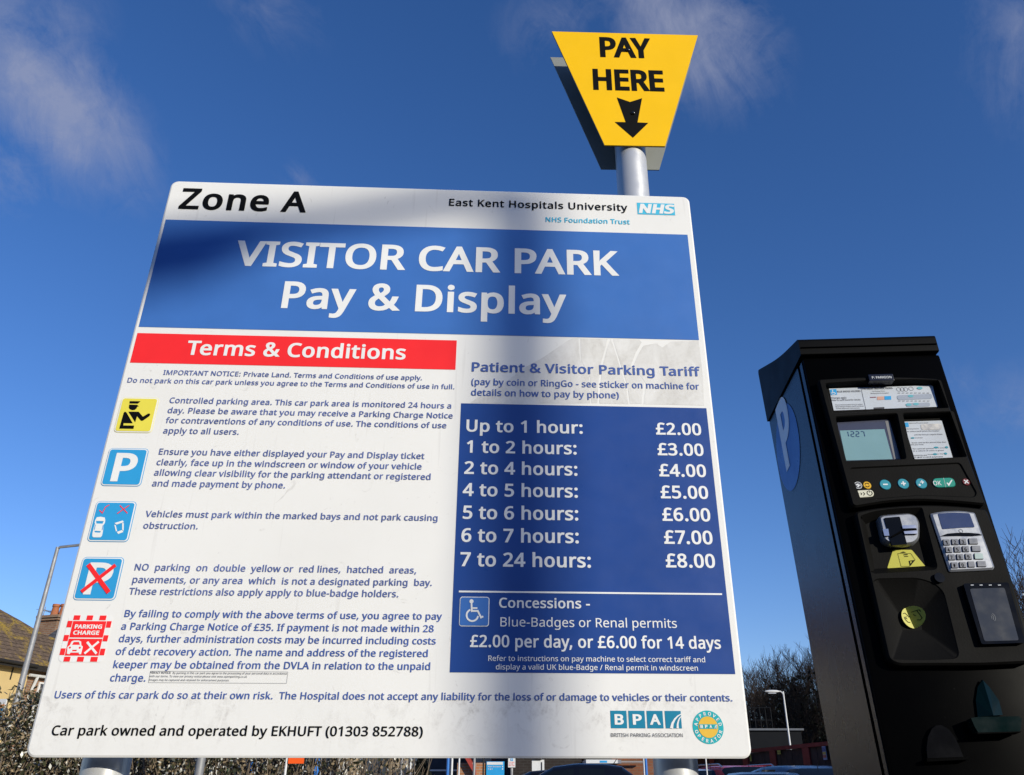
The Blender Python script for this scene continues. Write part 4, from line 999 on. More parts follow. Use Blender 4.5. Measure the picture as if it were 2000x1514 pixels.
front = [Q(1078, 61.5), Q(1363, 69), Q(1299, 285.5), Q(1181, 283.5)]
back_y = PFRONT + 0.087
m_pyel = print_mat('pay_sign_yellow', (0.95, 0.55, 0.004), 0.4, var=0.03)
m_back = mat('grey_sheet_metal', (0.25, 0.262, 0.246), 0.6, 0.0, 0.2, 0.06, 9)
fr = MB().prism(front, PFRONT, PFRONT + 0.003).build('front_panel', m_pyel, pay)
mb = MB().prism(shrink(front, -0.0005), PFRONT + 0.0032, PFRONT + 0.0045); mb.build('front_backing', m_back, pay)
MB().prism(front, back_y, back_y + 0.003).build('rear_panel', m_back, pay)
for zc in (front[0][1] - 0.12, front[3][1] + 0.09):
    MB().tube([(0, POST_Y, zc - 0.011), (0, POST_Y, zc + 0.011)], 0.0412, 32).build('clamp', m_alu, pay, True)
    for sy in (PFRONT + 0.0046, back_y - 0.0085):
        MB().prism(rect_poly(-0.05, zc - 0.012, 0.05, zc + 0.012), sy, sy + 0.008).build('bracket', m_alu, pay)
f = CR((1020, 40), 4.205)


def CQ(x, y): return Q(1020 + x / 4.205, 40 + y / 4.205)


tilt = (front[1][1] - front[0][1]) / (front[1][0] - front[0][0])
mb = MB()
for s, l, r, b0, b1, tp_ in (('PAY', (632, 138), (1050, 150), (650, 302), (1005, 312), (635, 137)), ('HERE', (573, 398), (1170, 585), (588, 571), (1165, 586), (575, 398))):
    a = CQ(*l); c = CQ(*r); p = CQ(*b0); p1 = CQ(*b1)
    t_ = MB(); add_text(t_, s, a[0] if s == 'PAY' else (CQ(573, 398)[0] + CQ(588, 571)[0]) / 2, c[0], 0, (CQ(*tp_)[1] - p[1]), PFRONT - 0.0007, 36, track=-52)
    sl = (p1[1] - p[1]) / (p1[0] - p[0])
    mb.add([(x, y, z + p[1] + (x - p[0]) * sl) for x, y, z in t_.v], t_.f)
mb.flat([[[CQ(*p) for p in [(777, 634), (885, 671), (984, 640), (947, 839), (1036, 843), (910, 965), (760, 835), (850, 837)]]]], PFRONT - 0.0007)
mb.build('lettering', m_black, fr)
for px in ((868, 248), (910, 765)):
    c = CQ(*px)
    sph = MB()
    bm = bmesh.new(); bmesh.ops.create_uvsphere(bm, u_segments=16, v_segments=10, radius=0.0062)
    bm.verts.index_update()
    sph.add([(c[0] + v.co.x, PFRONT - 0.001 + v.co.y * 0.8, c[1] + v.co.z) for v in bm.verts], [[v.index for v in f2.verts] for f2 in bm.faces]); bm.free()
    sph.build('bolt', mat('black_gloss_bolt', (0.01, 0.01, 0.01), 0.15, 0, 0.6, 0), fr, True)

# ------------------------------------------------------------------ the pay machine
M_YAW, M_LEAN = R(3.3), R(5.7)
MX = Vector((math.cos(M_YAW), -math.sin(M_YAW), 0))
_yh = Vector((math.sin(M_YAW), math.cos(M_YAW), 0))
MH = _yh * math.sin(M_LEAN) + Vector((0, 0, 1)) * math.cos(M_LEAN)
MD = MH.cross(MX)
M_S = 1.28                       # the whole machine is this much bigger than its drawing
M_TOP = EYE + (Vector((.499, 1.305, .75)) - _yh * 0.014) * M_S
M_LOC = M_TOP - MH * (M_TOP.z / MH.z)
MW = 0.2435


def M(x, y, off=0.0):
    """pixel -> x, z on the machine's front (off metres in front of the door)"""
    o = M_LOC - MD * off * M_S
    d = (pt_plane(x, y, o, MD) - M_LOC) / M_S
    return (d.dot(MX), d.dot(MH))


def ML(x, y, off=0.0):
    """pixel -> depth, z on the machine's left side"""
    d = (pt_plane(x, y, M_LOC - MX * off * M_S, MX) - M_LOC) / M_S
    return (d.dot(MD), d.dot(MH))


MTOP = M(1556, 668)[1]


def black_paint(name, col, rough, bump, bscale, spec=0.5, var=0.2, rv=.04):
    g = Node(name)
    f = g.ramp(g.noise(9, 6, 0.65), 0.35, 0.7)
    dust_glints = g.math('MULTIPLY', g.ramp(g.noise(260, 3, 0.6), .70, .78), g.ramp(g.noise(7, 4, .6), .42, .62, 0.05, .6))  # pale specks in the colour: dust, and glints of the textured paint
    wear = g.math('MULTIPLY', g.ramp(g.noise(34, 6, .7, dist=2.0), .70, .80), .12)
    g.setb(color=g.mix(g.math('MAXIMUM', dust_glints, wear), g.mix(f, col, [c * (1 + var) for c in col]), (.06, .058, .054)), rough=g.ramp(g.noise(16, 5), 0.3, 0.7, rough - rv, rough + rv), spec=spec)
    if bump: g.bump(g.noise(bscale, 2), bump, 0.0008)
    return g.m


m_case = black_paint('textured_black_paint', (0.002, 0.002, 0.003), 0.27, 0.45, 430, 0.19, rv=.015)
m_door = black_paint('black_door_paint', (0.001, 0.001, 0.0011), 0.34, 0.12, 620, 0.015)
m_cap = black_paint('black_cap_plastic', (0.0022, 0.0022, 0.0022), 0.5, 0.1, 300, 0.06)
m_fas = black_paint('charcoal_moulding', (0.0036, 0.0034, 0.0031), 0.6, 0.3, 420, 0.07, 0.6)
m_panel = black_paint('black_satin_panel', (0.0012, 0.0012, 0.0014), 0.2, 0.0, 300, 0.2)
m_silver = mat('silver_plastic', (0.27, 0.28, 0.30), 0.34, 0.5, 0.4, 0.08, 30)
m_label = print_mat('instruction_label', (0.54, 0.58, 0.63), 0.4, var=0.09)
m_metal = mat('worn_metal', (0.34, 0.33, 0.31), 0.4, 0.6, 0.5, 0.2, 60)
m_tick = print_mat('green_yellow_sticker', (0.52, 0.49, 0.07))
m_but = print_mat('teal_button', (0.028, 0.27, 0.35))
m_green = print_mat('green_button', (0.008, 0.27, 0.20))
m_redb = print_mat('dark_red_button', (0.16, 0.015, 0.02))
m_pale = print_mat('pale_print', (0.72, 0.74, 0.74))
m_cream = print_mat('cream_sticker', (0.66, 0.64, 0.50))
m_key = mat('grey_keys', (0.12, 0.125, 0.14), 0.35, 0.4, 0.4, 0.08, 40)
m_smoke = mat('smoked_screen', (0.004, 0.0043, 0.005), 0.14, 0, 0.12, 0.1, 12)
m_lcd = mat('green_grey_display', (0.21, 0.36, 0.38), 0.16, 0, 0.55, 0.05, 9)
m_lcdf = mat('display_surround', (0.06, 0.065, 0.10), 0.2, 0, 0.5, 0.05, 9)
m_digit = mat('display_digits', (0.02, 0.06, 0.16), 0.4, 0, 0.2, 0)
m_scr = mat('dark_blue_display', (0.035, 0.05, 0.12), 0.13, 0, 0.6, 0.05, 9)
m_flap = mat('dark_green_flap', (0.0011, 0.0078, 0.0073), 0.2, 0, 0.12, 0.1, 12)
m_arch = mat('smoked_grey_flap', (0.0045, 0.0045, 0.0052), 0.2, 0, 0.06, 0.1, 12)
m_disc = print_mat('parking_disc_blue', (0.016, 0.12, 0.42), 0.3)

mach = thing('parking_pay_machine', 'tall black parking pay machine with blue P disc on its side', 'pay machine', M_LOC)
mach.rotation_mode = 'QUATERNION'
mach.rotation_quaternion = Matrix((MX, MD, MH)).transposed().to_quaternion()
mach.scale = (M_S, M_S, M_S)

capz = M(1557, 697)[1]
# body behind the door, leaving a dark gap
prof = [(0.031, 0.04), (0.262, 0.04), (0.281, capz + 0.032), (0.031, capz + 0.004)]
MB().xprism(prof, 0.006, MW - 0.006).build('body', m_cap, mach, fix=True)
b = MB().cbox((-0.02, 0.0, 0.0), (MW + 0.02, 0.29, 0.10), 0.006); b.build('plinth', m_cap, mach)
for x0, x1, nm in ((-0.001, 0.0085, 'side_panel'), (MW - 0.0085, MW + 0.001, 'side_panel')):
    pr = round_poly([(0.035, 0.11), (0.264, 0.11), (0.283, capz + 0.026), (0.035, capz - 0.001)], 0.005)
    sp = MB().xprism(pr, x0, x1).build(nm, m_case, mach, 50, fix=True)
    if x0 < 0: sideL = sp
    else: sideR = sp
# blue disc with a white P on each side, cut off by the rear edge of the panel
dc = [ML(1460 + x / 3.441, 640 + y / 3.441, 0.001) for x, y in ((285, 395), (355, 760), (287, 1135))]
zc = (dc[0][1] + dc[2][1]) / 2; rz_ = (dc[0][1] - dc[2][1]) / 2; yf = dc[1][0]
cy_ = yf + rz_ * 0.98


def side_disc(parent, x, sgn):
    edge = lambda z: 0.2635 + (z - 0.11) / (capz - 0.11) * 0.0185
    ring = [(min(cy_ + rz_ * math.cos(t), edge(zc) - 0.001), zc + rz_ * math.sin(t)) for t in [2 * math.pi * i / 64 for i in range(64)]]
    ring = [p for i, p in enumerate(ring) if i == 0 or (Vector(p) - Vector(ring[i - 1])).length > 1e-5]
    v, fcs = tri_rings([ring])
    mb = MB().add([(x, y, z) for y, z in v], fcs if sgn < 0 else fcs)
    d = mb.build('parking_disc', m_disc, parent, fix=False)
    pl = [ML(1460 + a / 3.441, 640 + b_ / 3.441, 0.002) for a, b_ in ((250, 1000), (190, 565), (296, 690))]
    zb, zt = pl[0][1], pl[1][1] + 0.004
    t = MB(); add_text(t, 'P', 0, 1, 0, zt - zb, 0, 42)
    w0, w1 = pl[1][0], pl[2][0]            # depth of left and right extents
    yl = max(w0, w1); yr = min(w0, w1)
    mb = MB().add([(x + sgn * 0.0007, yl + (yr - yl) * p[0], zb + p[2]) for p in t.v], t.f)
    mb.build('letter', print_mat('white_disc_letter', (.86, .86, .86)), d)


side_disc(sideL, -0.0017, -1)
side_disc(sideR, MW + 0.0017, 1)

# wedge-shaped cap, higher at the back
rear = ML(1484.7, 720); front_z = MTOP
cap_prof = round_poly([(-0.007, capz - 0.0005), (0.288, capz + 0.028), (0.292, rear[1]), (0.12, MTOP + (rear[1] - MTOP) * .36), (-0.009, front_z)], [0.003, 0.003, 0.012, 0.1, 0.006], 5)
MB().xprism(cap_prof, -0.0042, MW - 0.002).build('cap', m_cap, mach, 50, fix=True)
MB().xprism([(-0.0102, capz + 0.013), (-0.007, capz + 0.013), (-0.007, capz + 0.0145), (-0.0102, capz + 0.0145)], -0.003, MW - 0.0035).build('cap_seam', m_door, mach)

# door
MB().cbox((0.0, 0.0, 0.12), (MW, 0.024, capz - 0.003), 0.0045).build('door', m_door, mach, 50)
MB().box((-0.0016, 0.0065, 0.125), (0.002, 0.0205, capz - 0.008)).build('door_edge', m_case, mach)
MB().box((0.004, 0.022, 0.12), (0.008, 0.034, capz - 0.01)).build('door_seal', m_cap, mach)


def plate(outer, y0, y1, recesses, cham=0.003):
    """moulded plate: chamfered outer edge, recesses as (rim, floor, depth)"""
    mb = MB(); n = len(outer)
    top = shrink(outer, cham)
    mb.add([(x, y0, z) for x, z in outer] + [(x, y1 + cham, z) for x, z in outer] + [(x, y1, z) for x, z in top],
           [(i, (i + 1) % n, (i + 1) % n + n, i + n) for i in range(n)] + [(i + n, (i + 1) % n + n, (i + 1) % n + 2 * n, i + 2 * n) for i in range(n)])
    v, t = tri_rings([top] + [r[0] for r in recesses])
    mb.add([(x, y1, z) for x, z in v], t)
    for rim, floor, dep in recesses:
        k = len(rim); lip = shrink(rim, 0.0016)
        mb.add([(x, y1, z) for x, z in rim] + [(x, y1 + 0.0016, z) for x, z in lip] + [(x, y1 + dep, z) for x, z in floor],
               [(i, (i + 1) % k, (i + 1) % k + k, i + k) for i in range(k)] + [(i + k, (i + 1) % k + k, (i + 1) % k + 2 * k, i + 2 * k) for i in range(k)])
        v, t = tri_rings([floor]); mb.add([(x, y1 + dep, z) for x, z in v], t)
    return mb


A1 = lambda x, y, off: M(1460 + x / 3.441, 640 + y / 3.441, off)
A2 = lambda x, y, off: M(1560 + x / 4.2045, 980 + y / 4.2045, off)
A3 = lambda x, y, off: M(1400 + x / 3.333, 1240 + y / 3.333, off)
PF = 0.016                       # how far the mouldings stand proud of the door


def rim_floor(pl, off, r, depth, ins, fr=None):
    rim = round_poly([A(*p) for A, p in pl] if False else pl, r, 5)
    fl = [tuple(p) for p in shrink(rim, ins)] if not fr else fr
    return rim, fl, depth


# upper moulding with the label window, the display, the small label and the button strip
out_u = [A1(472, 345, PF), A1(640, 334, PF), A1(900, 326, PF), A1(1120, 330, PF), A1(1292, 340, PF), A1(1602, 1175, PF), A1(1590, 1190, PF), A1(1400, 1172, PF), A1(1160, 1158, PF), A1(940, 1170, PF), A1(728, 1206, PF), A1(700, 1190, PF)]
out_u = round_poly(out_u, [0.006, .02, .02, .02, .008, .006, .004, .02, .02, .02, .006, .004], 3)
r1 = rim_floor([A1(518, 372, PF), A1(800, 352, PF), A1(1110, 345, PF), A1(1300, 352, PF), A1(1358, 540, PF), A1(572, 580, PF)], PF, 0.004, 0.013, 0.004)
r2 = rim_floor([A1(585, 596, PF), A1(1008, 572, PF), A1(1072, 885, PF), A1(663, 905, PF)], PF, 0.005, 0.014, 0.0045)
r3 = rim_floor([A1(1038, 572, PF), A1(1385, 560, PF), A1(1480, 870, PF), A1(1110, 890, PF)], PF, 0.005, 0.014, 0.004)
r4 = rim_floor([A1(683, 940, PF), A1(1430, 905, PF), A1(1545, 1112, PF), A1(1528, 1142, PF), A1(1160, 1128, PF), A1(760, 1162, PF)], PF, 0.006, 0.0022, 0.001)
up = plate(out_u, -0.0002, -PF, [r1, r2, r3, r4]).build('upper_moulding', m_fas, mach, 30)

fl1 = PF - 0.0125
mb = MB().flat([[[A1(548, 410, fl1), A1(1243, 388, fl1), A1(1278, 532, fl1), A1(580, 557, fl1)]]], -fl1)
lab = mb.build('instruction_label', m_label, up)
ft = fl1 + 0.0005


def mtext(mb, s, A, off, l, r, base, cap_px, bold, y=None):
    a, b_ = A(*l, off), A(*r, off); v0 = A(*base, off)
    c = A(base[0], base[1] - cap_px, off)[1] - v0[1]
    t = MB(); add_text(t, s, a[0], b_[0], 0, c, -off if y is None else y, bold)
    mb.add([(x, yy, z + v0[1]) for x, yy, z in t.v], t.f)


B1 = lambda x, y, off: M(1600 + x / 7.692, 730 + y / 7.692, off)
mb = MB(); ml = MB()
mtext(ml, 'BLUE BADGE HOLDERS', B1, ft, (275, 280), (622, 270), (275, 282), 26, 10)
mtext(ml, 'Charges apply', B1, ft, (188, 378), (412, 362), (188, 378), 28, 6)
mtext(ml, 'Refer to tariff board for details', B1, ft, (192, 410), (622, 395), (192, 411), 24, 6)
mtext(ml, 'Press Yellow button first to select', B1, ft, (248, 477), (655, 466), (248, 477), 18, 4)
mtext(ml, 'Blue Badge Holders tariff and then', B1, ft, (252, 504), (672, 492), (252, 504), 18, 4)
mtext(ml, 'follow payment instructions', B1, ft, (258, 531), (610, 520), (258, 531), 18, 4)
mtext(ml, 'PAYMENT INSTRUCTIONS', B1, ft, (655, 240), (1105, 225), (655, 240), 26, 16)
mtext(ml, 'No Change Given', B1, ft, (800, 272), (988, 263), (800, 272), 15, 6)
mtext(ml, 'Overpayment Accepted', B1, ft, (775, 303), (1045, 290), (775, 303), 16, 6)
P2 = lambda pl, off: [B1(*p, off) for p in pl]
kb = (B1(1000, 300, ft)[0] - B1(900, 300, ft)[0]) / 100
ml.flat([[stroke(P2([(628, 210), (702, 535)], ft), 5 * kb)]], -ft)
for i, (cx0, cy0) in enumerate(((1195, 235), (1250, 235), (1300, 235), (1380, 225))):
    c = B1(cx0, cy0, ft); ml.flat([[circle(c[0], c[1], 36 * kb, 20), circle(c[0], c[1], 31 * kb, 20)]], -ft)
ml.flat([[P2([(818, 508), (978, 500), (980, 522), (822, 528)], ft)]], -ft)
for ry, x0, x1 in ((290, 1180, 1650), (410, 1185, 1640)):
    x = x0
    while x < x1:
        ml.flat([[stroke(P2([(x, ry), (x + 38, ry - 1)], ft), 8 * kb)]], -ft); x += 62
ml.build('lettering', m_grey, lab)
mb = MB().flat([[P2([(160, 238), (258, 230), (270, 315), (178, 322)], ft)]], -ft).flat([[P2([(982, 338), (1078, 334), (1084, 388), (985, 392)], ft)]], -ft)
mb.build('blue_print', m_icon, lab)
mb = MB()
c = B1(200, 252, ft + .0003); mb.flat([[circle(c[0], c[1], 9 * kb, 10)]], -ft - .0003)
mb.flat([[stroke(P2([(203, 262), (206, 285), (232, 284), (250, 306)], ft + .0003), 9 * kb)]], -ft - .0003)
c = B1(212, 294, ft + .0003); mb.flat([[stroke(circle(c[0], c[1], 24 * kb, 14, a0=R(110), a1=R(340)), 8 * kb)]], -ft - .0003)
mb.build('wheelchair_symbol', m_pale, lab)
mb = MB()
for pl in ([(1165, 325), (1690, 300), (1705, 375), (1180, 395)], [(1300, 445), (1660, 430), (1672, 488), (1310, 500)]):
    mb.flat([[round_poly(P2(pl, ft), 0.004)]], -ft)
mb.build('grey_fields', print_mat('grey_blue_print', (0.34, 0.38, 0.45)), lab)
mb = MB()
for px in ((1512, 215), (1375, 335), (1455, 455), (1345, 465)):
    c = B1(*px, ft + .0003); mb.flat([[circle(c[0], c[1], 42 * kb, 20, rz=24 * kb)]], -ft - .0003)
mb.build('teal_fields', print_mat('pale_teal_print', (0.14, 0.42, 0.48)), lab)
mb = MB().flat([[P2([(870, 345), (972, 340), (975, 390), (872, 395)], ft)]], -ft)
mb.build('peach_field', print_mat('peach_print', (0.62, 0.36, 0.28)), lab)
mb = MB().flat([[P2([(765, 350), (855, 346), (855, 358), (765, 362)], ft)]], -ft).flat([[P2([(1400, 0), (1400, 0), (1400, 0)], ft)]] if False else [], -ft)
mb.build('dark_red_field', print_mat('muted_red_print', (0.25, 0.10, 0.14)), lab)

# display
fd = PF - 0.0135
mb = MB().flat([[[A1(600, 628, fd), A1(950, 618, fd), A1(1030, 885, fd), A1(655, 897, fd)]]], -fd)
dsp = mb.build('display', m_lcdf, up)
fd2 = fd + .0004
lc = MB().flat([[[A1(620, 692, fd2), A1(920, 682, fd2), A1(975, 884, fd2), A1(662, 893, fd2)]]], -fd2).build('screen', m_lcd, dsp)


def seg_digit(mb, d, P, w):
    """seven-segment digit on the unit cell mapped by P"""
    seg = {'1': 'bc', '2': 'abged', '7': 'abc'}[d]
    pts = {'a': [(0.12, 1), (.88, 1)], 'b': [(1, .95), (1, .54)], 'c': [(1, .46), (1, .05)], 'd': [(.12, 0), (.88, 0)], 'e': [(0, .46), (0, .05)], 'g': [(.12, .5), (.88, .5)]}
    for s in seg: mb.flat([[stroke([P(*q_) for q_ in pts[s]], w)]], -fd2 - 0.0004)


mb = MB()
for d, x0 in (('1', 398), ('2', 485), ('2', 562), ('7', 640)):
    a = B1(x0, 945, fd2 + .0004); b_ = B1(x0 + 48, 945, fd2 + .0004); t = B1(x0 + 8, 868, fd2 + .0004)
    seg_digit(mb, d, lambda u, v_, a=a, b_=b_, t=t: (a[0] + (b_[0] - a[0]) * u, a[1] + (t[1] - a[1]) * v_), 12 * kb)
c = B1(552, 938, fd2 + .0004); mb.flat([[circle(c[0], c[1], 5 * kb, 8)]], -fd2 - .0004)
mb.build('time_digits', m_digit, dsp)
MB().flat([[[A1(925, 628, fd2), A1(945, 626, fd2), A1(1018, 880, fd2), A1(985, 884, fd2)]]], -fd2).build('edge_strip', mat('grey_bezel', (0.2, 0.2, 0.2), .3), dsp)

# small label
mb = MB().flat([[round_poly([A1(1048, 632, fl1), A1(1305, 624, fl1), A1(1380, 877, fl1), A1(1123, 884, fl1)], 0.002)]], -fl1)
lab2 = mb.build('small_label', m_label, up)
mb = MB()
mb.flat([[round_poly(P2([(1528, 765), (1560, 755), (1800, 750), (1838, 760), (1842, 825), (1815, 838), (1560, 845), (1532, 830)], ft), 0.004)]], -ft)
mb.build('metal_window', m_metal, lab2)
ml = MB()
for s, l, r, b_, cpx in (('Refer to tariff board for details', (1355, 748), (1640, 738), (1355, 750), 14), ('Blue Badge Holders', (1320, 835), (1500, 828), (1320, 836), 14), ('to select tariff press the button', (1325, 875), (1805, 855), (1325, 876), 16),
                       ('until the time you require shows', (1430, 925), (1850, 900), (1430, 926), 18), ('on screen', (1440, 970), (1555, 960), (1440, 970), 16),
                       ('Insert coins to the amount due, then', (1395, 1045), (1905, 1015), (1395, 1046), 18), ('take your ticket', (1375, 1072), (1570, 1062), (1375, 1074), 16),
                       ('To cancel press', (1405, 1135), (1720, 1115), (1405, 1136), 16), ('or press', (1790, 1120), (1890, 1112), (1790, 1120), 14), ('or a refund of coins is given', (1412, 1168), (1870, 1143), (1412, 1168), 16),
                       ('Payment by card', (1410, 1235), (1620, 1222), (1410, 1236), 18), ('then press', (1635, 1218), (1710, 1212), (1635, 1218), 14), ('or stop', (1780, 1210), (1870, 1204), (1780, 1210), 14), ('to give a card payment', (1425, 1262), (1860, 1240), (1425, 1263), 18)):
    mtext(ml, s, B1, ft, l, r, b_, cpx, 10)
ml.build('lettering', m_grey, lab2)
mb = MB()
for px, rx, rz2 in (((1757, 1108), 32, 15), ((1915, 1105), 22, 18), ((1742, 1208), 32, 15), ((1900, 1200), 22, 18), ((1405, 965), 28, 12)):
    c = B1(*px, ft); mb.flat([[circle(c[0], c[1], rx * kb, 18, rz=rz2 * kb)]], -ft)
mb.build('teal_fields', MATS.get('x') or m_but, lab2)
mb = MB().flat([[P2([(1280, 735), (1338, 732), (1350, 798), (1300, 802)], ft)]], -ft)
mb.build('blue_print', m_icon, lab2)

# button strip
bo = PF - 0.0018
BS = -0.0006


def button(name, poly, h, m):
    mb = MB(); n = len(poly); y = -bo
    top = shrink(poly, 0.0008)
    mb.add([(x, y, z) for x, z in poly] + [(x, y - h, z) for x, z in top], [(i, (i + 1) % n, (i + 1) % n + n, i + n) if area(poly) > 0 else (i, i + n, (i + 1) % n + n, (i + 1) % n) for i in range(n)])
    v, t = tri_rings([top]); mb.add([(x, y - h, z) for x, z in v], t)
    return mb.build(name, m, up, 30)


ka = (A1(1000, 1050, bo)[0] - A1(900, 1050, bo)[0]) / 100
for nm, px, r, m, sym in (('minus_button', (925, 1056), 38, m_but, '-'), ('plus_button', (1046, 1050), 38, m_but, '+'), ('double_plus_button', (1167, 1048), 38, m_but, '++'), ('cancel_button', (1468, 1038), 26, m_redb, 'x'),
                          ('service_button', (742, 1062), 27, m_grey, 'f'), ('select_button', (803, 1060), 28, print_mat('amber_button', (0.72, 0.42, 0.03)), 'r')):
    c = A1(*px, bo)
    bt = button(nm, circle(c[0], c[1], r * ka, 24, rz=r * ka * 1.02), 0.0011, m)
    mb = MB(); y = -bo - 0.0014; w = r * ka
    st = lambda pts, ww=.26: mb.flat([[stroke([(c[0] + p[0] * w, c[1] + p[1] * w) for p in pts], ww * w)]], y)
    if sym == '-': st([(-.42, 0), (.42, 0)])
    elif sym == '+': st([(-.42, 0), (.42, 0)]); y -= .0002; st([(0, -.42), (0, .42)])
    elif sym == '++':
        for ox, oz, s_ in ((.16, .22, .34), (-.42, -.35, .2)):
            y = -bo - 0.0014; st([(ox - s_, oz), (ox + s_, oz)], .2); y -= .0002; st([(ox, oz - s_), (ox, oz + s_)], .2)
    elif sym == 'x': st([(-.5, -.5), (.5, .5)], .3); y -= .0002; st([(-.5, .5), (.5, -.5)], .3)
    elif sym == 'f':
        mb.flat([[circle(c[0], c[1], w * .98, 20), circle(c[0], c[1], w * .86, 20)]], y); st([(-.55, .1), (0, .3), (0, -.1), (.6, .1)], .3); st([(-.3, -.4), (.1, -.4)], .3)
    else:
        st([(c_ * .5, s_ * .5) for c_, s_ in [(math.cos(R(a)), math.sin(R(a))) for a in range(20, 165, 18)]], .2)
        st([(c_ * .5, s_ * .5) for c_, s_ in [(math.cos(R(a)), math.sin(R(a))) for a in range(200, 345, 18)]], .2)
    mb.build('symbol', m_black if sym == 'r' else m_pale, bt)
pill = round_poly([A1(1238, 1014, bo), A1(1385, 1008, bo), A1(1404, 1072, bo), A1(1252, 1078, bo)], 0.0085, 6)
bt = button('ok_button', pill, 0.0012, m_green)
mb = MB(); mtext(mb, 'OK', A1, bo + .0015, (1252, 1058), (1305, 1056), (1252, 1060), 30, 10)
mb.flat([[stroke([A1(1338, 1045, bo), A1(1350, 1060, bo), A1(1372, 1026, bo)], [.0018, .0024, .0016])]], -bo - .0015)
mb.flat([[stroke([A1(1315, 1012, bo), A1(1330, 1074, bo)], .0004)]], -bo - .0015)
mb.build('lettering', m_pale, bt)
st_ = button('start_sticker', round_poly([A1(718, 1096, bo), A1(832, 1090, bo), A1(850, 1110, bo), A1(845, 1136, bo), A1(738, 1144, bo)], 0.004), 0.0005, m_cream)
mb = MB(); c = A1(820, 1113, bo); y = -bo - .0008
mb.flat([[stroke(circle(c[0], c[1], 17 * ka, 16, a0=R(120), a1=R(420)), 5 * ka)], [stroke([(c[0], c[1] + 4 * ka), (c[0], c[1] + 22 * ka)], 5 * ka)]], y)
for i in range(3):
    x = 742 + i * 17; s_ = 5 + i * 3
    mb.flat([[stroke([A1(x, 1119 - s_, bo), A1(x + s_, 1118, bo), A1(x + 3, 1118 + s_, bo)], 5 * ka)]], y)
mb.build('symbol', m_black, st_)

# maker's badge above the moulding
bd = MB().cbox((A1(810, 318, .0205)[0], -0.0205, A1(815, 358, .0205)[1]), (A1(978, 318, .0205)[0], -0.0012, A1(815, 314, .0205)[1]), 0.001).build('badge', mat('dark_navy_badge', (0.006, 0.007, 0.016), 0.25), mach)
mb = MB(); mtext(mb, 'P: PARKEON', A1, 0.0210, (838, 342), (968, 336), (838, 343), 15, 10)
mb.build('lettering', m_pale, bd)

# lower moulding
out_l = [A2(466, 100, PF), A2(480, 78, PF), A2(640, 48, PF), A2(900, 26, PF), A2(1150, 22, PF), A2(1400, 40, PF), A2(1535, 58, PF), A2(1556, 84, PF), A2(1700, 470, PF), A2(1925, 1290, PF), A2(1890, 1322, PF), A2(1500, 1340, PF), A2(1100, 1340, PF), A2(820, 1342, PF), A2(735, 1300, PF)]
out_l = round_poly(out_l, [.004, .004, .02, .02, .02, .02, .004, .006, .01, .008, .006, .02, .02, .01, .01], 3)
c1 = rim_floor([A2(500, 118, PF), A2(600, 80, PF), A2(800, 52, PF), A2(1015, 45, PF), A2(1150, 560, PF), A2(620, 592, PF), A2(590, 578, PF)], PF, [.004, .01, .02, .004, .01, .004, .004], 0.013, 0.012)
# the coin recess: walls slope down to a small floor
rimc = round_poly([A2(606, 655, PF), A2(640, 630, PF), A2(980, 622, PF), A2(1120, 668, PF), A2(1195, 740, PF), A2(1330, 1290, PF), A2(1040, 1303, PF), A2(775, 1295, PF), A2(748, 1270, PF)], [.004, .004, .02, .02, .02, .012, .02, .005, .005], 5)
cen = A2(935, 960, PF)
flc = [(cen[0] + (x - cen[0]) * 0.30, cen[1] + (z - cen[1]) * 0.22) for x, z in rimc]
lo = plate(out_l, -0.0002, -PF, [c1, (rimc, flc, 0.0145)]).build('lower_moulding', m_fas, mach, 30)

# card reader
fo = 0.006
body = [A2(*p, fo) for p in ((634, 150), (670, 128), (890, 112), (945, 132), (978, 190), (975, 325), (935, 366), (860, 378), (720, 366), (676, 335))]
rd_ = MB(); bp = round_poly(body, 0.006, 4); nb = len(bp)
sg = area(bp)
t2 = shrink(bp, 0.0035)
rd_.add([(x, -0.003, z) for x, z in bp] + [(x, -fo - .008, z) for x, z in bp] + [(x, -fo - .012, z) for x, z in t2],
        [((i, (i + 1) % nb, (i + 1) % nb + nb, i + nb) if sg > 0 else (i, i + nb, (i + 1) % nb + nb, (i + 1) % nb)) for i in range(nb)] +
        [((i + nb, (i + 1) % nb + nb, (i + 1) % nb + 2 * nb, i + 2 * nb) if sg > 0 else (i + nb, i + 2 * nb, (i + 1) % nb + 2 * nb, (i + 1) % nb + nb)) for i in range(nb)])
v, t = tri_rings([t2]); rd_.add([(x, -fo - .012, z) for x, z in v], t)
rdr = rd_.build('card_reader', m_silver, mach, 50)
ro_ = fo + .0135
mb = MB().prism(round_poly([A2(700, 133, ro_), A2(830, 122, ro_), A2(890, 350, ro_), A2(765, 360, ro_)], .002), -ro_, -ro_ + .0035)
mb.build('slot_cover', m_smoke, rdr)
r2_ = ro_ + .0025
mb = MB()
for pl in ([(848, 195), (960, 190), (970, 216), (856, 220)], [(862, 238), (972, 236), (975, 262), (870, 264)], [(690, 226), (735, 222), (744, 278), (704, 280)]):
    mb.prism([A2(*p, r2_) for p in pl], -r2_, -r2_ + .006)
mb.build('slot_jaws', mat('polished_chrome', (0.42, 0.42, 0.44), 0.2, 1.0, .5, .05), rdr)
mb = MB().prism([A2(*p, r2_) for p in ((760, 284), (858, 226), (966, 222), (970, 234), (862, 242), (766, 292))], -r2_ - .0006, -r2_ + .004)
mb.build('slot', m_door, rdr)

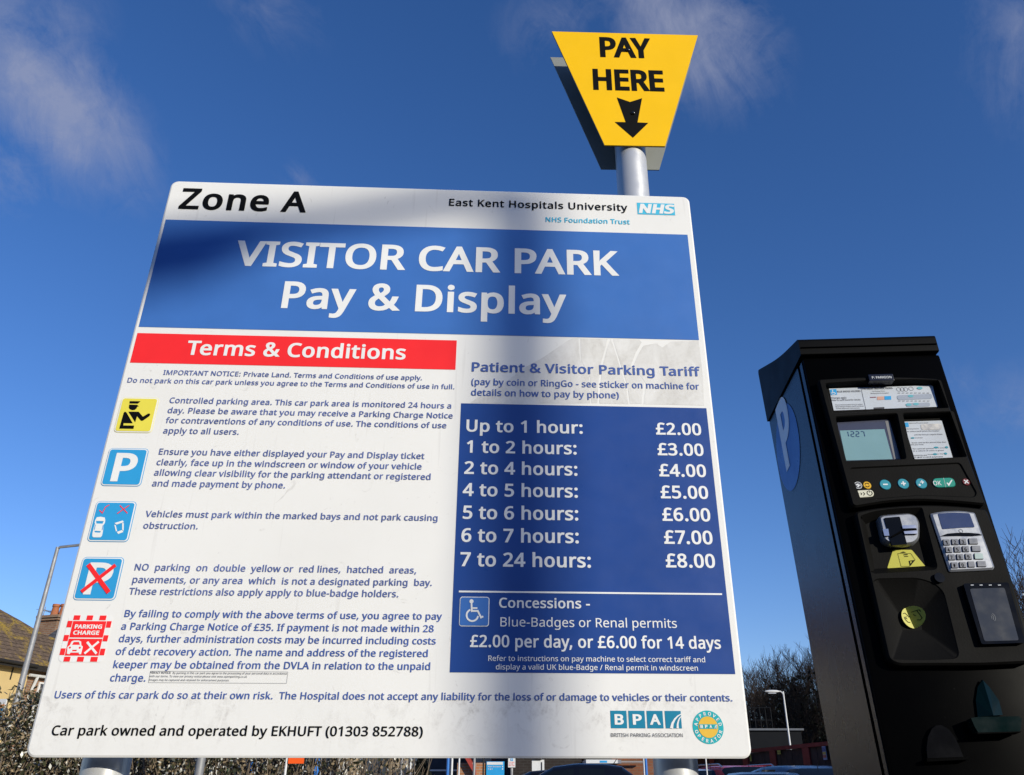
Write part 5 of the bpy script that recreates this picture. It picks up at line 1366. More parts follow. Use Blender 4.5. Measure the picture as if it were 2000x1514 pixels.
# card sticker
so = 0.0035
mb = MB().flat([[round_poly([A2(775, 395, so), A2(928, 395, so), A2(1045, 536, so), A2(1038, 548, so), A2(735, 554, so), A2(729, 540, so)], .002)]], -so)
tk = mb.build('card_sticker', m_tick, mach)
mb = MB(); so2 = so + .0005; k2 = (A2(900, 500, so2)[0] - A2(800, 500, so2)[0]) / 100
G2 = lambda pl: [A2(*p, so2) for p in pl]
mb.flat([[G2([(812, 424), (922, 424), (958, 478), (912, 532), (840, 532)]), shrink(G2([(812, 424), (922, 424), (958, 478), (912, 532), (840, 532)]), 2.5 * k2)]], -so2)
mb.flat([[G2([(832, 419), (858, 409), (884, 418)])], [G2([(905, 485), (958, 478), (915, 530)]), G2([(913, 490), (935, 487), (920, 512)])],
         [stroke(G2([(862, 436), (895, 434)]), 7 * k2)], [stroke(G2([(868, 450), (900, 448)]), 5 * k2)]], -so2 if False else -so2 - .0002)
mb.build('symbol', m_black, tk)

# keypad
ko = 0.020
kp = round_poly([A2(1082, 96, ko), A2(1180, 76, ko), A2(1330, 70, ko), A2(1448, 86, ko), A2(1612, 535, ko), A2(1600, 556, ko), A2(1420, 566, ko), A2(1240, 573, ko)], [.003, .01, .01, .003, .004, .004, .01, .003], 4)
nk = len(kp); tp2 = shrink(kp, .003); sg = area(kp)
mb = MB().add([(x, -0.003, z) for x, z in kp] + [(x, -ko + .002, z) for x, z in kp] + [(x, -ko, z) for x, z in tp2],
              [((i, (i + 1) % nk, (i + 1) % nk + nk, i + nk) if sg > 0 else (i, i + nk, (i + 1) % nk + nk, (i + 1) % nk)) for i in range(nk)] +
              [((i + nk, (i + 1) % nk + nk, (i + 1) % nk + 2 * nk, i + 2 * nk) if sg > 0 else (i + nk, i + 2 * nk, (i + 1) % nk + 2 * nk, (i + 1) % nk + nk)) for i in range(nk)])
v, t = tri_rings([tp2]); mb.add([(x, -ko, z) for x, z in v], t)
pad = mb.build('keypad', m_silver, mach, 50)
k1 = ko + .0006
MB().flat([[round_poly([A2(1142, 98, k1), A2(1270, 88, k1), A2(1403, 95, k1), A2(1446, 210, k1), A2(1320, 214, k1), A2(1180, 226, k1)], [.002, .01, .002, .002, .01, .002])]], -k1).build('display', m_scr, pad)
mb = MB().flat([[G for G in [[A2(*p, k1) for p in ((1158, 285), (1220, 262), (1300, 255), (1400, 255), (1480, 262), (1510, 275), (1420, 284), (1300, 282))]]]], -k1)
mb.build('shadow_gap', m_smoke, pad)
c = A2(1333, 240, k1); kk2 = (A2(1400, 300, k1)[0] - A2(1300, 300, k1)[0]) / 100
MB().flat([[circle(c[0], c[1], 17 * kk2, 20), circle(c[0], c[1], 13 * kk2, 20)]], -k1).build('ring_mark', m_key, pad)
names = ['1', '2', '3', '', '4', '5', '6', '', '7', '8', '9', '', '#', '0', '', '']
colx = [[1212, 1282, 1348, 1432], [1231, 1302, 1370, 1455], [1255, 1323, 1393, 1477], [1278, 1346, 1416, 1500]]
rowy = [[335, 332, 329, 327], [396, 393, 390, 387], [457, 455, 452, 450], [523, 520, 516, 513]]
for r_ in range(4):
    for c_ in range(4):
        px, py = colx[r_][c_], rowy[r_][c_]; w = 28 if c_ < 3 else 37; h = 25
        pl = [A2(px - w - 3, py - h, k1), A2(px + w - 4, py - h - 1, k1), A2(px + w + 4, py + h - 1, k1), A2(px - w + 3, py + h, k1)]
        mb = MB().flat([[round_poly(pl, .0012)]], -k1); rim_o = mb.build('key', m_smoke, pad)
        k3 = k1 + .0016
        pl2 = round_poly(shrink(pl, .0006), .001)
        m_ = m_key if (c_ < 3 or r_ not in (2,)) else mat('green_grey_key', (0.24, 0.30, 0.29), .35, .4)
        MB().prism(pl2, -k3, -k1 - .0002).build('key_face', m_, rim_o)
        s = names[r_ * 4 + c_]
        if s:
            mb = MB(); mtext(mb, s, A2, k3 + .0003, (px - 8, py), (px + 10, py), (px, py + 14), 28, 22); mb.build('digit', m_black, rim_o)

# coin disc, folded along the crease of its recess
def coin_half(pl, yy, m):
    return MB().add([(p[0], yy[i], p[1]) for i, p in enumerate(pl)], [tuple(range(len(pl)))])


co = 0.0085
c0, c1_, ax_ = A2(935, 945, co), A2(1020, 945, co), A2(880, 858, co)
e1, e2 = A2(882, 858, co), A2(962, 1030, co)
rr_ = (c1_[0] - c0[0]); zr = abs(A2(935, 858, co)[1] - c0[1])
a1 = math.atan2(e1[1] - c0[1], e1[0] - c0[0]); a2 = math.atan2(e2[1] - c0[1], e2[0] - c0[0])
pts_l, pts_r = [], []
for i in range(17):
    t = a1 + (a2 + 2 * math.pi - a1) * i / 16 if a2 < a1 else a1 + (a2 - a1) * i / 16
    pts_l.append((c0[0] + rr_ * math.cos(t), c0[1] + zr * math.sin(t)))
for i in range(17):
    t = a2 + (a1 - a2) * i / 16 if a1 > a2 else a2 + (a1 + 2 * math.pi - a2) * i / 16
    pts_r.append((c0[0] + rr_ * math.cos(t), c0[1] + zr * math.sin(t)))
E1, E2 = Vector(pts_l[0]), Vector(pts_l[-1]); en = (E2 - E1).normalized()
dist = lambda p: abs((Vector(p) - E1).x * en.y - (Vector(p) - E1).y * en.x)
# left half rises towards the left, right half turns away from the light
lf = MB().add([(p[0], -0.003 - 0.30 * dist(p), p[1]) for p in pts_l], [tuple(range(17))])
rf = MB().add([(p[0], -0.003 - 1.0 * dist(p), p[1]) for p in pts_r], [tuple(range(17))])
lf.f += [tuple(i + 17 for i in f_) for f_ in rf.f]; lf.v += rf.v
cs = lf.build('coin_slot_sticker', m_tick, mach)
mb = MB()
for pl in ([(862, 915), (880, 908), (900, 925), (915, 942)], [(870, 940), (882, 965), (905, 985), (925, 985)], [(890, 935), (885, 950), (900, 958)]):
    q_ = [A2(*p, co) for p in pl]; sp_ = stroke(q_, .0009)
    mb.add([(p[0], -0.0035 - 0.30 * dist(p), p[1]) for p in sp_], [tuple(range(len(sp_)))])
for pl in ([(925, 905), (950, 902), (975, 900), (985, 915)], [(962, 905), (985, 940), (1000, 965), (990, 978), (970, 972)], [(940, 925), (958, 940)]):
    q_ = [A2(*p, co) for p in pl]; sp_ = stroke(q_, .0009)
    mb.add([(p[0], -0.0035 - 1.0 * dist(p), p[1]) for p in sp_], [tuple(range(len(sp_)))])
mb.build('symbol', m_black, cs)

# coin cover knob and contactless reader
c = A2(1158, 622, .021)
MB().tube([(c[0], -PF + .001, c[1]), (c[0], -.021, c[1])], .0075, 24).build('lock', m_panel, mach, True)
no = 0.024
outc = round_poly([A2(1352, 672, no), A2(1722, 662, no), A2(1862, 1158, no), A2(1502, 1170, no)], .003)
mb = MB().prism(outc, -no, -.004)
cr_ = mb.build('contactless_reader', m_smoke, mach, 40)
n2 = no + .0006
MB().flat([[round_poly([A2(1405, 715, n2), A2(1690, 706, n2), A2(1808, 1138, n2), A2(1526, 1146, n2)], .003)]], -n2).build('screen', mat('grey_reader_face', (0.035, 0.037, 0.040), 0.15, 0, .4, .15, 14), cr_)
n3 = n2 + .0005; kc = (A2(1700, 900, n3)[0] - A2(1600, 900, n3)[0]) / 100
mb = MB()
for x in (1425, 1498, 1573, 1648): mb.flat([[stroke([A2(x - 12, 685, n3), A2(x + 12, 684, n3)], 7 * kc)]], -n3)
mb.build('indicator_lights', m_silver, cr_)
mb = MB(); c = A2(1572, 948, n3)
for r_ in (14, 28, 42): mb.flat([[stroke(circle(c[0], c[1], r_ * kc, 8, a0=R(-50), a1=R(50)), 4 * kc)]], -n3)
mb.build('contactless_symbol', mat('dim_grey_print', (0.14, 0.15, 0.16), .3), cr_)

# ticket cup flap in dark green, and the smoked arch beside it
go = 0.010
mb = MB()
bl = [A3(*p, go) for p in ((1712, 528), (1699, 420), (1712, 330), (1736, 286), (1790, 335), (1850, 420), (1876, 515))]
tip = A3(1740, 290, go); botm = A3(1795, 528, go)
# two faces meeting in a ridge
mb.add([(p[0], -0.003, p[1]) for p in bl] + [(tip[0], -0.006, tip[1]), (botm[0], -0.013, botm[1])],
       [(0, 8, 1), (1, 8, 2), (2, 8, 7), (2, 7, 3), (3, 7, 4), (4, 7, 8), (4, 8, 5), (5, 8, 6)])
fp = mb.build('ticket_flap', m_flap, mach, fix=True)
bs = [A3(*p, .02) for p in ((1655, 542), (1700, 534), (1966, 530), (1985, 545), (1982, 600), (1975, 628), (1705, 640), (1680, 600))]
MB().prism(bs, -0.020, -0.003).build('flap_base', m_flap, fp)
MB().prism([A3(*p, .022) for p in ((1690, 636), (1980, 628), (1980, 634), (1700, 646))], -0.022, -.003).build('flap_lip', m_door, fp)
ar = [A3(*p, .006) for p in ((1372, 804), (1366, 735), (1375, 665), (1400, 612), (1428, 590), (1462, 588), (1510, 615), (1552, 668), (1582, 735), (1606, 795))]
MB().prism(ar, -0.006, 0.001).build('smoked_arch', m_arch, mach)
MB().prism([A3(*p, .012) for p in ((1366, 806), (1636, 796), (1640, 812), (1370, 826))], -0.012, .001).build('arch_lip', m_door, mach)

# ------------------------------------------------------------------ ground
def asphalt():
    g = Node('asphalt')
    f = g.ramp(g.noise(0.35, 6), .3, .7); f2 = g.ramp(g.noise(60, 4, .7), .35, .7)
    g.setb(color=g.mix(f2, g.mix(f, (0.035, 0.035, 0.036), (0.055, 0.054, 0.052)), (0.075, 0.073, 0.07)), rough=0.85, spec=.3)
    g.bump(g.noise(90, 4), .5, .004)
    return g.m


mb = MB().add([(-900, -400, 0), (900, -400, 0), (900, 900, 0), (-900, 900, 0)], [(0, 1, 2, 3)])
tag(mb.build('ground', mat('rough_grass_ground', (0.06, 0.075, 0.03), 0.9, 0, .2, .35, .4)), kind='structure')
mb = MB().add([(-14, -40, .004), (34, -40, .004), (34, 27, .004), (-14, 27, .004)], [(0, 1, 2, 3)])
tag(mb.build('car_park', asphalt()), kind='structure')
mb = MB()
for i in range(9): mb.add([(0.5 + i * 2.5, 12.6, .008), (0.6 + i * 2.5, 12.6, .008), (0.6 + i * 2.5, 17.4, .008), (0.5 + i * 2.5, 17.4, .008)], [(0, 1, 2, 3)])
tag(mb.build('bay_lines', mat('white_road_paint', (0.62, 0.62, 0.6), .7, 0, .3, .2, 8)), kind='structure')

# ------------------------------------------------------------------ lamps
m_galv = mat('galvanised_steel', (0.30, 0.30, 0.30), 0.55, 0.3, .4, .15, 6)
m_lampw = mat('white_lamp_paint', (0.62, 0.62, 0.60), 0.45, 0, .4, .06, 5)
m_glass = mat('lamp_glass', (0.5, 0.52, 0.54), 0.15, 0, .5, .02)


def lamp(label, base, h, r0, r1, arm, m, head=(0.55, 0.2, 0.11), rise=0.0, bend=.3):
    """arm: horizontal vector from the column top to the lantern"""
    t = thing('street_lamp', label, 'street lamp', base)
    a = Vector(arm); d = a.normalized()
    MB().tube([(0, 0, -.2), (0, 0, 1.3), (0, 0, 1.32), (0, 0, h)], [r0, r0, r0 * .72, r1], 14).build('column', m, t, 50)
    b = d * bend
    pts = [(0, 0, h - bend * .9), (b.x * .12, b.y * .12, h - bend * .35), (b.x * .5, b.y * .5, h), (a.x, a.y, h + rise)]
    MB().tube(pts, [r1 * .8] * 4, 10).build('arm', m, t, 60)
    L, Wd, Hh = head
    mb = MB(); n = 9; pr = []
    sx = Vector((-d.y, d.x, 0))
    rings = []
    for i in range(n):
        u = i / (n - 1); k = (math.sin(math.pi * (0.12 + .80 * (1 - u) ** .8)) ** .6) * (1 - .35 * u)
        c = Vector((a.x, a.y, h + rise)) + d * (u * L - .05)
        rings.append([c + sx * (Wd / 2 * k * math.cos(q)) + Vector((0, 0, Hh / 2 * k * math.sin(q))) for q in [2 * math.pi * j / 12 for j in range(12)]])
    vs = [v for rg in rings for v in rg]
    fs = [(i * 12 + k, i * 12 + (k + 1) % 12, (i + 1) * 12 + (k + 1) % 12, (i + 1) * 12 + k) for i in range(n - 1) for k in range(12)] + [tuple(range(11, -1, -1)), tuple(range((n - 1) * 12, n * 12))]
    hd = mb.add(vs, fs).build('lantern', m, t, 60)
    c = Vector((a.x, a.y, h + rise - Hh * .42)) + d * (L * .38)
    q = [c + d * (L * .28) + sx * Wd * .25, c + d * (L * .28) - sx * Wd * .25, c - d * (L * .28) - sx * Wd * .3, c - d * (L * .28) + sx * Wd * .3]
    mb = MB().add(q + [p - Vector((0, 0, .018)) for p in q], [(3, 2, 1, 0), (4, 5, 6, 7), (0, 1, 5, 4), (1, 2, 6, 5), (2, 3, 7, 6), (3, 0, 4, 7)])
    mb.build('diffuser', m_glass, hd, fix=True)
    return t


p = at(113, 1069, 19.5)
lamp('tall grey street lamp left of the board, its arm reaching behind the board', (p.x, p.y, 0), p.z, .115, .042, (2.0, -.25, 0), m_galv, (.6, .24, .13), .14, .12)
p = at(1526, 1352, 24)
lamp('white street lamp with curved arm between the board and the pay machine', (p.x + .05, p.y, 0), p.z + .02, .036, .022, (-.17, 0, 0), m_lampw, (.38, .13, .10), .0, .14)
p = at(2003, 1164, 17)
lamp('white street lamp at the right edge, only its lantern tip showing past the pay machine', (p.x + 1.0, p.y, 0), p.z + .02, .07, .04, (-.62, 0, 0), m_lampw, (.5, .19, .13), .0, .25)
# the lamp behind the photographer whose shadow crosses the board
sp = Vector((S_LOC.x + SU.x * 0.205, S_LOC.y + SU.y * .205, 0)); hd_ = 15.0
sb = sp + Vector((math.sin(SUN_AZ), -math.cos(SUN_AZ), 0)) * hd_
lamp('street lamp standing behind the photographer and shading the board', (sb.x, sb.y, 0), 7.015, .09, .050, (-.25, -.37, 0), m_galv, (.56, .30, .17), 0.0, .16)
p = at(390, 1500, 7.6)
t = thing('steel_pole', 'galvanised pole standing in front of the hedge, left half of the board', 'pole', (p.x, p.y, 0))
MB().tube([(0, 0, -.2), (0, 0, 2.3)], .037, 16).build('tube', m_galv, t, True)
MB().tube([(0, 0, 2.3), (0, 0, 2.33)], .042, 16).build('cap', m_galv, t, True)

# ------------------------------------------------------------------ houses
def brick_mat(name, c1, c2, mortar, scale=1.0):
    g = Node(name)
    v = g.new('TexCoord'); mp_ = g.new('Mapping'); g.l.new(v.outputs['Object'], mp_.inputs[0])
    # bricks lie in the wall: x along, z up
    sep = g.new('SeparateXYZ'); g.l.new(mp_.outputs[0], sep.inputs[0])
    cmb = g.new('CombineXYZ')
    g.l.new(g.math('ADD', sep.outputs['X'], sep.outputs['Y']), cmb.inputs[0]); g.l.new(sep.outputs['Z'], cmb.inputs[1])
    b = g.new('TexBrick'); g.l.new(cmb.outputs[0], b.inputs['Vector'])
    b.inputs['Scale'].default_value = scale; b.inputs['Brick Width'].default_value = .225; b.inputs['Row Height'].default_value = .075
    b.inputs['Mortar Size'].default_value = .012; b.inputs['Color1'].default_value = (*c1, 1); b.inputs['Color2'].default_value = (*c2, 1); b.inputs['Mortar'].default_value = (*mortar, 1)
    n1 = g.ramp(g.noise(2.2, 5), .35, .68)
    g.setb(color=g.mix(g.math('MULTIPLY', n1, .55), b.outputs['Color'], [x * .55 for x in c2]), rough=.85, spec=.2)
    g.bump(b.outputs['Fac'], -.4, .01)
    return g.m


def tile_mat(name, c, moss, amount):
    g = Node(name)
    v = g.coord()
    sep = g.new('SeparateXYZ'); g.l.new(v, sep.inputs[0])
    # courses run along the slope: local z drives the rows
    row = g.math('FRACT', g.math('MULTIPLY', sep.outputs['Z'], 7.0))
    wv = g.math('FRACT', g.math('MULTIPLY', g.math('ADD', sep.outputs['X'], sep.outputs['Y']), 3.4))
    n1 = g.noise(9, 5)
    col = g.mix(g.ramp(n1, .3, .7), [x * .6 for x in c], [x * 1.35 for x in c])
    col = g.mix(g.ramp(row, .78, .95, 0, .75), col, (0.012, 0.01, 0.008))
    mo = g.math('MULTIPLY', g.ramp(g.noise(1.3, 6, .62, dist=.4), .60 - amount, .70 - amount), g.ramp(g.noise(22, 4), .38, .56))
    g.setb(color=g.mix(mo, col, moss), rough=.9, spec=.2)
    g.bump(g.math('ADD', row, g.math('MULTIPLY', wv, .3)), .6, .03)
    return g.m


m_cream = mat('cream_render', (0.60, 0.44, 0.20), .85, 0, .2, .08, 1.2, .15, 60)
m_brown = tile_mat('mossy_brown_tiles', (0.135, 0.095, 0.066), (0.36, 0.24, 0.035), .10)
m_brick = brick_mat('red_brown_brick', (0.26, 0.12, 0.065), (0.33, 0.19, 0.11), (0.30, 0.25, 0.19))
m_yelbrick = brick_mat('pale_brick', (0.42, 0.32, 0.19), (0.36, 0.26, 0.16), (0.4, 0.36, 0.3))
m_upvc = mat('white_plastic_trim', (0.72, 0.72, 0.70), .4, 0, .4, .05, 5)
m_pane = mat('window_glass', (0.05, 0.06, 0.075), .08, 0, .6, .2, 2)
m_terra = mat('terracotta_pot', (0.36, 0.13, 0.06), .75, 0, .2, .2, 8)
m_gut = mat('grey_white_gutter', (0.55, 0.55, 0.53), .5, 0, .3, .1, 5)
m_dark = mat('dark_fascia_board', (0.02, 0.018, 0.016), .6, 0, .3, .1)

# the cream house at the left: a wall running away from the eye, its roof sloping up to the left
HA = R(14.9)
hd = Vector((math.sin(HA), math.cos(HA), 0)); hn = Vector((math.cos(HA), -math.sin(HA), 0))
A0 = at(0, 1291, 27)
H_LOC = Vector((A0.x, A0.y, 0))
house = thing('cream_house', 'cream rendered house with mossy brown tiled roof, left of the board', 'house', H_LOC, math.atan2(hd.y, hd.x))
EZ = A0.z


def HW(x, y, off=0.0):
    """pixel -> along the wall, z"""
    d = pt_plane(x, y, H_LOC + hn * off, hn) - H_LOC
    return (d.dot(hd), d.z)


xb = HW(47, 1350)[0]
xe = HW(190, 1400)[0] + 1.5
MB().box((-9, 0.0, -.2), (xb, 6.4, EZ)).build('rendered_wall', m_cream, house)
MB().box((xb, 0.02, -.2), (xe, 6.4, EZ)).build('brick_wall', m_brick, house)
# roof plane: 40 degrees
RS = R(41)
ro_o = H_LOC + hn * .32 + Vector((0, 0, EZ + .03))
rn = (hn * math.sin(RS) + Vector((0, 0, 1)) * math.cos(RS))
rup = (-hn * math.cos(RS) + Vector((0, 0, 1)) * math.sin(RS))


def RF(x, y):
    d = pt_plane(x, y, ro_o, rn) - ro_o
    return d.dot(hd), d.dot(rup)


rp = [RF(-190, 1085), RF(0, 1190), RF(40, 1212), RF(85, 1239), RF(150, 1262)]
pts2 = [(-9.4, 0), (-9.4, rp[0][1])] + rp + [(xe + .3, rp[-1][1] * .9), (xe + .3, 0)]
mb = MB(); n = len(pts2)
loc = lambda s, k, t: (s, -.32 + k * math.cos(RS) , EZ + .03 + k * math.sin(RS) - t)
vs = [loc(s, k, 0) for s, k in pts2] + [loc(s, k, .14) for s, k in pts2]
mb.add(vs, [tuple(range(n)), tuple(range(2 * n - 1, n - 1, -1))] + [(i, i + n, (i + 1) % n + n, (i + 1) % n) for i in range(n)])
rf_ = mb.build('roof', m_brown, house, fix=True)
mb = MB()
mb.add([loc(s, k, .02) for s, k in pts2[1:-1]] + [(s, min(6.4, -.32 + k * math.cos(RS) * 1.8 + 1.5), EZ) for s, k in pts2[1:-1]], [(i, i + 1, i + 1 + len(pts2) - 2, i + len(pts2) - 2) for i in range(len(pts2) - 3)])
mb.build('rear_slope', m_brown, house)
MB().box((-9, -.34, EZ - .16), (xe, -.30, EZ + .02)).build('fascia', m_dark, house)
MB().tube([(-9, -.40, EZ - .03), (xb - .1, -.40, EZ - .03)], .055, 10).build('gutter', m_dark, house, True)
g0 = HW(48, 1306, .35); g1 = HW(90, 1298, .35)
MB().tube([(xb - .1, -.16, EZ - .30), (xb + 1.6, -.16, EZ - .27), (xb + 2.0, -.30, EZ - .12), (xe, -.38, EZ - .06)], .05, 8).build('gutter', m_gut, house, True)
MB().tube([(xb + .25, -.16, EZ - .3), (xb + .20, -.10, EZ - .7), (xb + .15, -.10, 0)], .05, 8).build('downpipe', m_gut, house, True)


def window(parent, x0, z0, x1, z1, y, rows=2, cols=2, sill=True, name='window'):
    """window in a wall facing -y at depth y of its house"""
    fr_ = MB()
    w = .055
    fr_.box((x0, y - .03, z0), (x1, y + .03, z0 + w)).box((x0, y - .03, z1 - w), (x1, y + .03, z1)).box((x0, y - .03, z0 + w), (x0 + w, y + .03, z1 - w)).box((x1 - w, y - .03, z0 + w), (x1, y + .03, z1 - w))
    for i in range(1, cols): xm = x0 + (x1 - x0) * i / cols; fr_.box((xm - .025, y - .028, z0 + w), (xm + .025, y + .028, z1 - w))
    for i in range(1, rows): zm = z0 + (z1 - z0) * i / rows; fr_.box((x0 + w, y - .026, zm - .025), (x1 - w, y + .026, zm + .025))
    f_ = fr_.build(name, m_upvc, parent)
    MB().box((x0 + .02, y - .01, z0 + .02), (x1 - .02, y + .012, z1 - .02)).build('pane', m_pane, f_)
    if sill: MB().box((x0 - .06, y - .1, z0 - .07), (x1 + .06, y + .02, z0 - .002)).build('sill', m_upvc, f_)
    return f_


w0 = HW(77, 1332)
window(house, w0[0], w0[1] - 1.5, w0[0] + 1.1, w0[1], 0.0)
# chimney with its two pots
cp = at(112, 1210, H_LOC.y + 7.5); 
cl_ = Vector(((cp - H_LOC).dot(hd), -(cp - H_LOC).dot(hn), cp.z))
ck = MB().box((cl_.x - .42, cl_.y - .42, EZ - .2), (cl_.x + .42, cl_.y + .42, cl_.z - .12)); 
ck.box((cl_.x - .50, cl_.y - .50, cl_.z - .12), (cl_.x + .50, cl_.y + .50, cl_.z - .02)).box((cl_.x - .56, cl_.y - .56, cl_.z - .02), (cl_.x + .56, cl_.y + .56, cl_.z + .08))
ch = ck.build('chimney', m_brick, house)
for px in (104, 120):
    q_ = at(px, 1208, cp.y); lx = (q_ - H_LOC).dot(hd); ly = -(q_ - H_LOC).dot(hn)
    MB().tube([(lx, ly, cl_.z + .08), (lx, ly, cl_.z + .5), (lx, ly, cl_.z + .52), (lx, ly, cl_.z + .62)], [.17, .13, .155, .15], 14).build('chimney_pot', m_terra, ch, 50)
ae = at(86, 1197, cp.y); ax = Vector(((ae - H_LOC).dot(hd), -(ae - H_LOC).dot(hn), ae.z))
mb = MB().tube([(ax.x, ax.y, ax.z - 1.0), (ax.x, ax.y, ax.z + .25)], .018, 6)
for i in range(6): mb.tube([(ax.x - .25 + i * .13, ax.y - .18, ax.z + .1), (ax.x - .25 + i * .13, ax.y + .18, ax.z + .1)], .009, 5)
mb.tube([(ax.x - .3, ax.y, ax.z + .1), (ax.x + .5, ax.y, ax.z + .1)], .012, 5).build('aerial', m_galv, house)
# small vent and crack on the render
MB().box((HW(24, 1310)[0] - .02, -.02, HW(24, 1315)[1] - .2), (HW(24, 1310)[0] + .02, .005, HW(24, 1310)[1] + .12)).build('wall_bracket', m_dark, house)

# estate board at the left edge
eb = at(4, 1380, 13)
t = thing('hoarding_sign', 'white board with an orange and blue stripe at the left edge, above the hedge', 'sign', (eb.x - .25, eb.y, 0), R(-12))
z0, z1 = at(4, 1402, 13).z, at(4, 1366, 13).z
MB().box((-.35, 0, z0), (.34, .02, z1)).build('board', m_upvc, t)
MB().box((-.345, -.004, z0 + .005), (.335, -.001, z0 + .13)).build('blue_stripe', m_icon, t)
MB().box((-.345, -.004, z0 + .135), (.335, -.001, z0 + .18)).build('orange_stripe', mat('orange_paint', (0.75, .25, .04), .5), t)
MB().box((-.30, -.004, z1 - .12), (.24, -.001, z1 - .075)).build('dark_band', m_dark, t)
MB().box((-.30, .021, 0), (-.24, .07, z1)).build('post', m_dark, t)

# row of terraced houses beyond the hedge
def terrace(label, x, y, w, wall, roof, trim, rz=0.0, door=(0.2, .03, .03), bay=True, eh=5.0):
    t = thing('terraced_house', label, 'house', (x, y, 0), rz, 'terraced houses beyond the hedge')
    MB().box((0, 0, -.2), (w, 7.5, eh)).build('wall', wall, t)
    rr = MB().add([(-.05, -.3, eh - .05), (w + .05, -.3, eh - .05), (w + .05, 3.75, eh + 2.6), (-.05, 3.75, eh + 2.6), (w + .05, 7.8, eh - .05), (-.05, 7.8, eh - .05)], [(0, 1, 2, 3), (3, 2, 4, 5), (0, 3, 5), (1, 4, 2), (0, 5, 4, 1)]).build('roof', roof, t, fix=True)
    c = MB().box((w - .5, 3.2, eh + 1.4), (w - .06, 4.3, eh + 3.5)).build('chimney', m_brick, rr)
    for k in range(3): MB().tube([(w - .28, 3.4 + k * .35, eh + 3.5), (w - .28, 3.4 + k * .35, eh + 3.95)], .12, 8).build('chimney_pot', m_terra, c)
    if bay:
        MB().box((.4, -.55, -.1), (2.5, .01, 2.75)).build('bay', trim, t)
        window(t, .55, .85, 2.35, 2.35, -.56, 1, 3)
    else:
        window(t, .6, .9, 2.2, 2.3, -.015, 2, 2)
    d = MB().box((w - 1.45, -.04, 0), (w - .55, .02, 2.1)).build('door', mat('door_%d' % int(door[0] * 1000 + door[2] * 100), door, .4, 0, .4, .05), t)
    MB().box((w - 1.30, -.05, 1.35), (w - .70, -.041, 1.95)).build('pane', m_pane, d)
    MB().box((w - 1.6, -.07, 2.1), (w - .4, .02, 2.3)).build('lintel', trim, t)
    for k in (0.6, w - 1.7): window(t, k, 3.2, k + 1.1, 4.5, -.015, 2, 1)
    return t


m_wr = mat('white_render', (0.66, 0.64, 0.58), .8, 0, .2, .08, 1.5)
m_pr = mat('pale_cream_render', (0.62, 0.54, 0.38), .8, 0, .2, .08, 1.5)
m_rr = tile_mat('red_clay_tiles', (0.22, 0.055, 0.035), (0.2, .14, .05), -.08)
m_sl = tile_mat('grey_slates', (0.075, 0.078, 0.085), (0.2, .17, .06), -.1)
xs_ = [(-17.6, 4.6, m_pr, m_sl, m_wr, (.02, .05, .10), 'pale cream terraced house with a dark blue door, first behind the hedge from the left'), (-13.0, 4.6, m_wr, m_sl, m_wr, (.02, .08, .04), 'white terraced house with a green door behind the left of the hedge'),
       (-8.4, 4.4, m_yelbrick, m_rr, m_wr, (.05, .05, .05), 'yellow brick terraced house with white bay beyond the hedge'), (-4.0, 4.2, m_pr, m_sl, m_wr, (.16, .012, .012), 'cream terraced house with a dark red door, behind the dark conifer'),
       ]
for i, (x, w, wa, ro2, tr, dc_, lb) in enumerate(xs_): terrace(lb, x, 29, w, wa, ro2, tr, 0, dc_, bay=i != 3)
# the house with a red gable seen beside the blue post
t = thing('gabled_house', 'orange brick house with a low red gable roof beside the blue post', 'house', (at(896, 1490, 27).x, 26.5, 0), 0)
gx = at(948, 1490, 27).x - at(896, 1490, 27).x
MB().box((0, 0, -.2), (gx, 5, 1.75)).build('wall', brick_mat('orange_brick', (.42, .17, .07), (.48, .22, .1), (.4, .33, .25)), t)
MB().add([(-.1, -.25, 2.55), (gx * .7, -.25, 1.55), (gx * .7, 5.2, 1.55), (-.1, 5.2, 2.55), (-.1, -.25, 2.38), (gx * .7, -.25, 1.38), (gx * .7, 5.2, 1.38), (-.1, 5.2, 2.38)], [(0, 1, 2, 3), (7, 6, 5, 4), (0, 4, 5, 1), (1, 5, 6, 2), (2, 6, 7, 3), (3, 7, 4, 0)]).build('roof', mat('red_roof_sheet', (.38, .05, .035), .6), t, fix=True)
MB().box((gx * .5, -.05, 0), (gx * .8, .01, 1.4)).build('door', m_dark, t)

# unseen building added behind the camera to shut off low sky and deepen shadows
m_hb = brick_mat('blocker_brick', (0.13, 0.065, 0.045), (0.17, 0.09, 0.06), (0.16, 0.14, 0.12))
t = thing('low_sky_blocker', 'unseen long brown brick block added behind the camera to shut off the low sky', 'building', (0, -26, 0), R(180))
MB().box((-75, 0, -.2), (75, 14, 9.0)).build('wall', m_hb, t)
MB().box((-75.4, -.4, 9.0), (75.4, 14.4, 9.35)).build('roof', mat('grey_roof_edge', (.06, .06, .065), .7), t)
for fl in range(3):
    for k in range(16):
        x0 = -72 + k * 9.2
        fr_ = MB().box((x0, -.05, 1.0 + fl * 2.9), (x0 + 3.4, .02, 2.6 + fl * 2.9)).build('window', mat('window_frame_grey', (.3, .3, .3), .5), t)
        MB().box((x0 + .1, -.07, 1.1 + fl * 2.9), (x0 + 3.3, -.055, 2.5 + fl * 2.9)).build('pane', mat('blocker_glass', (.02, .025, .03), .1, 0, .5), fr_)

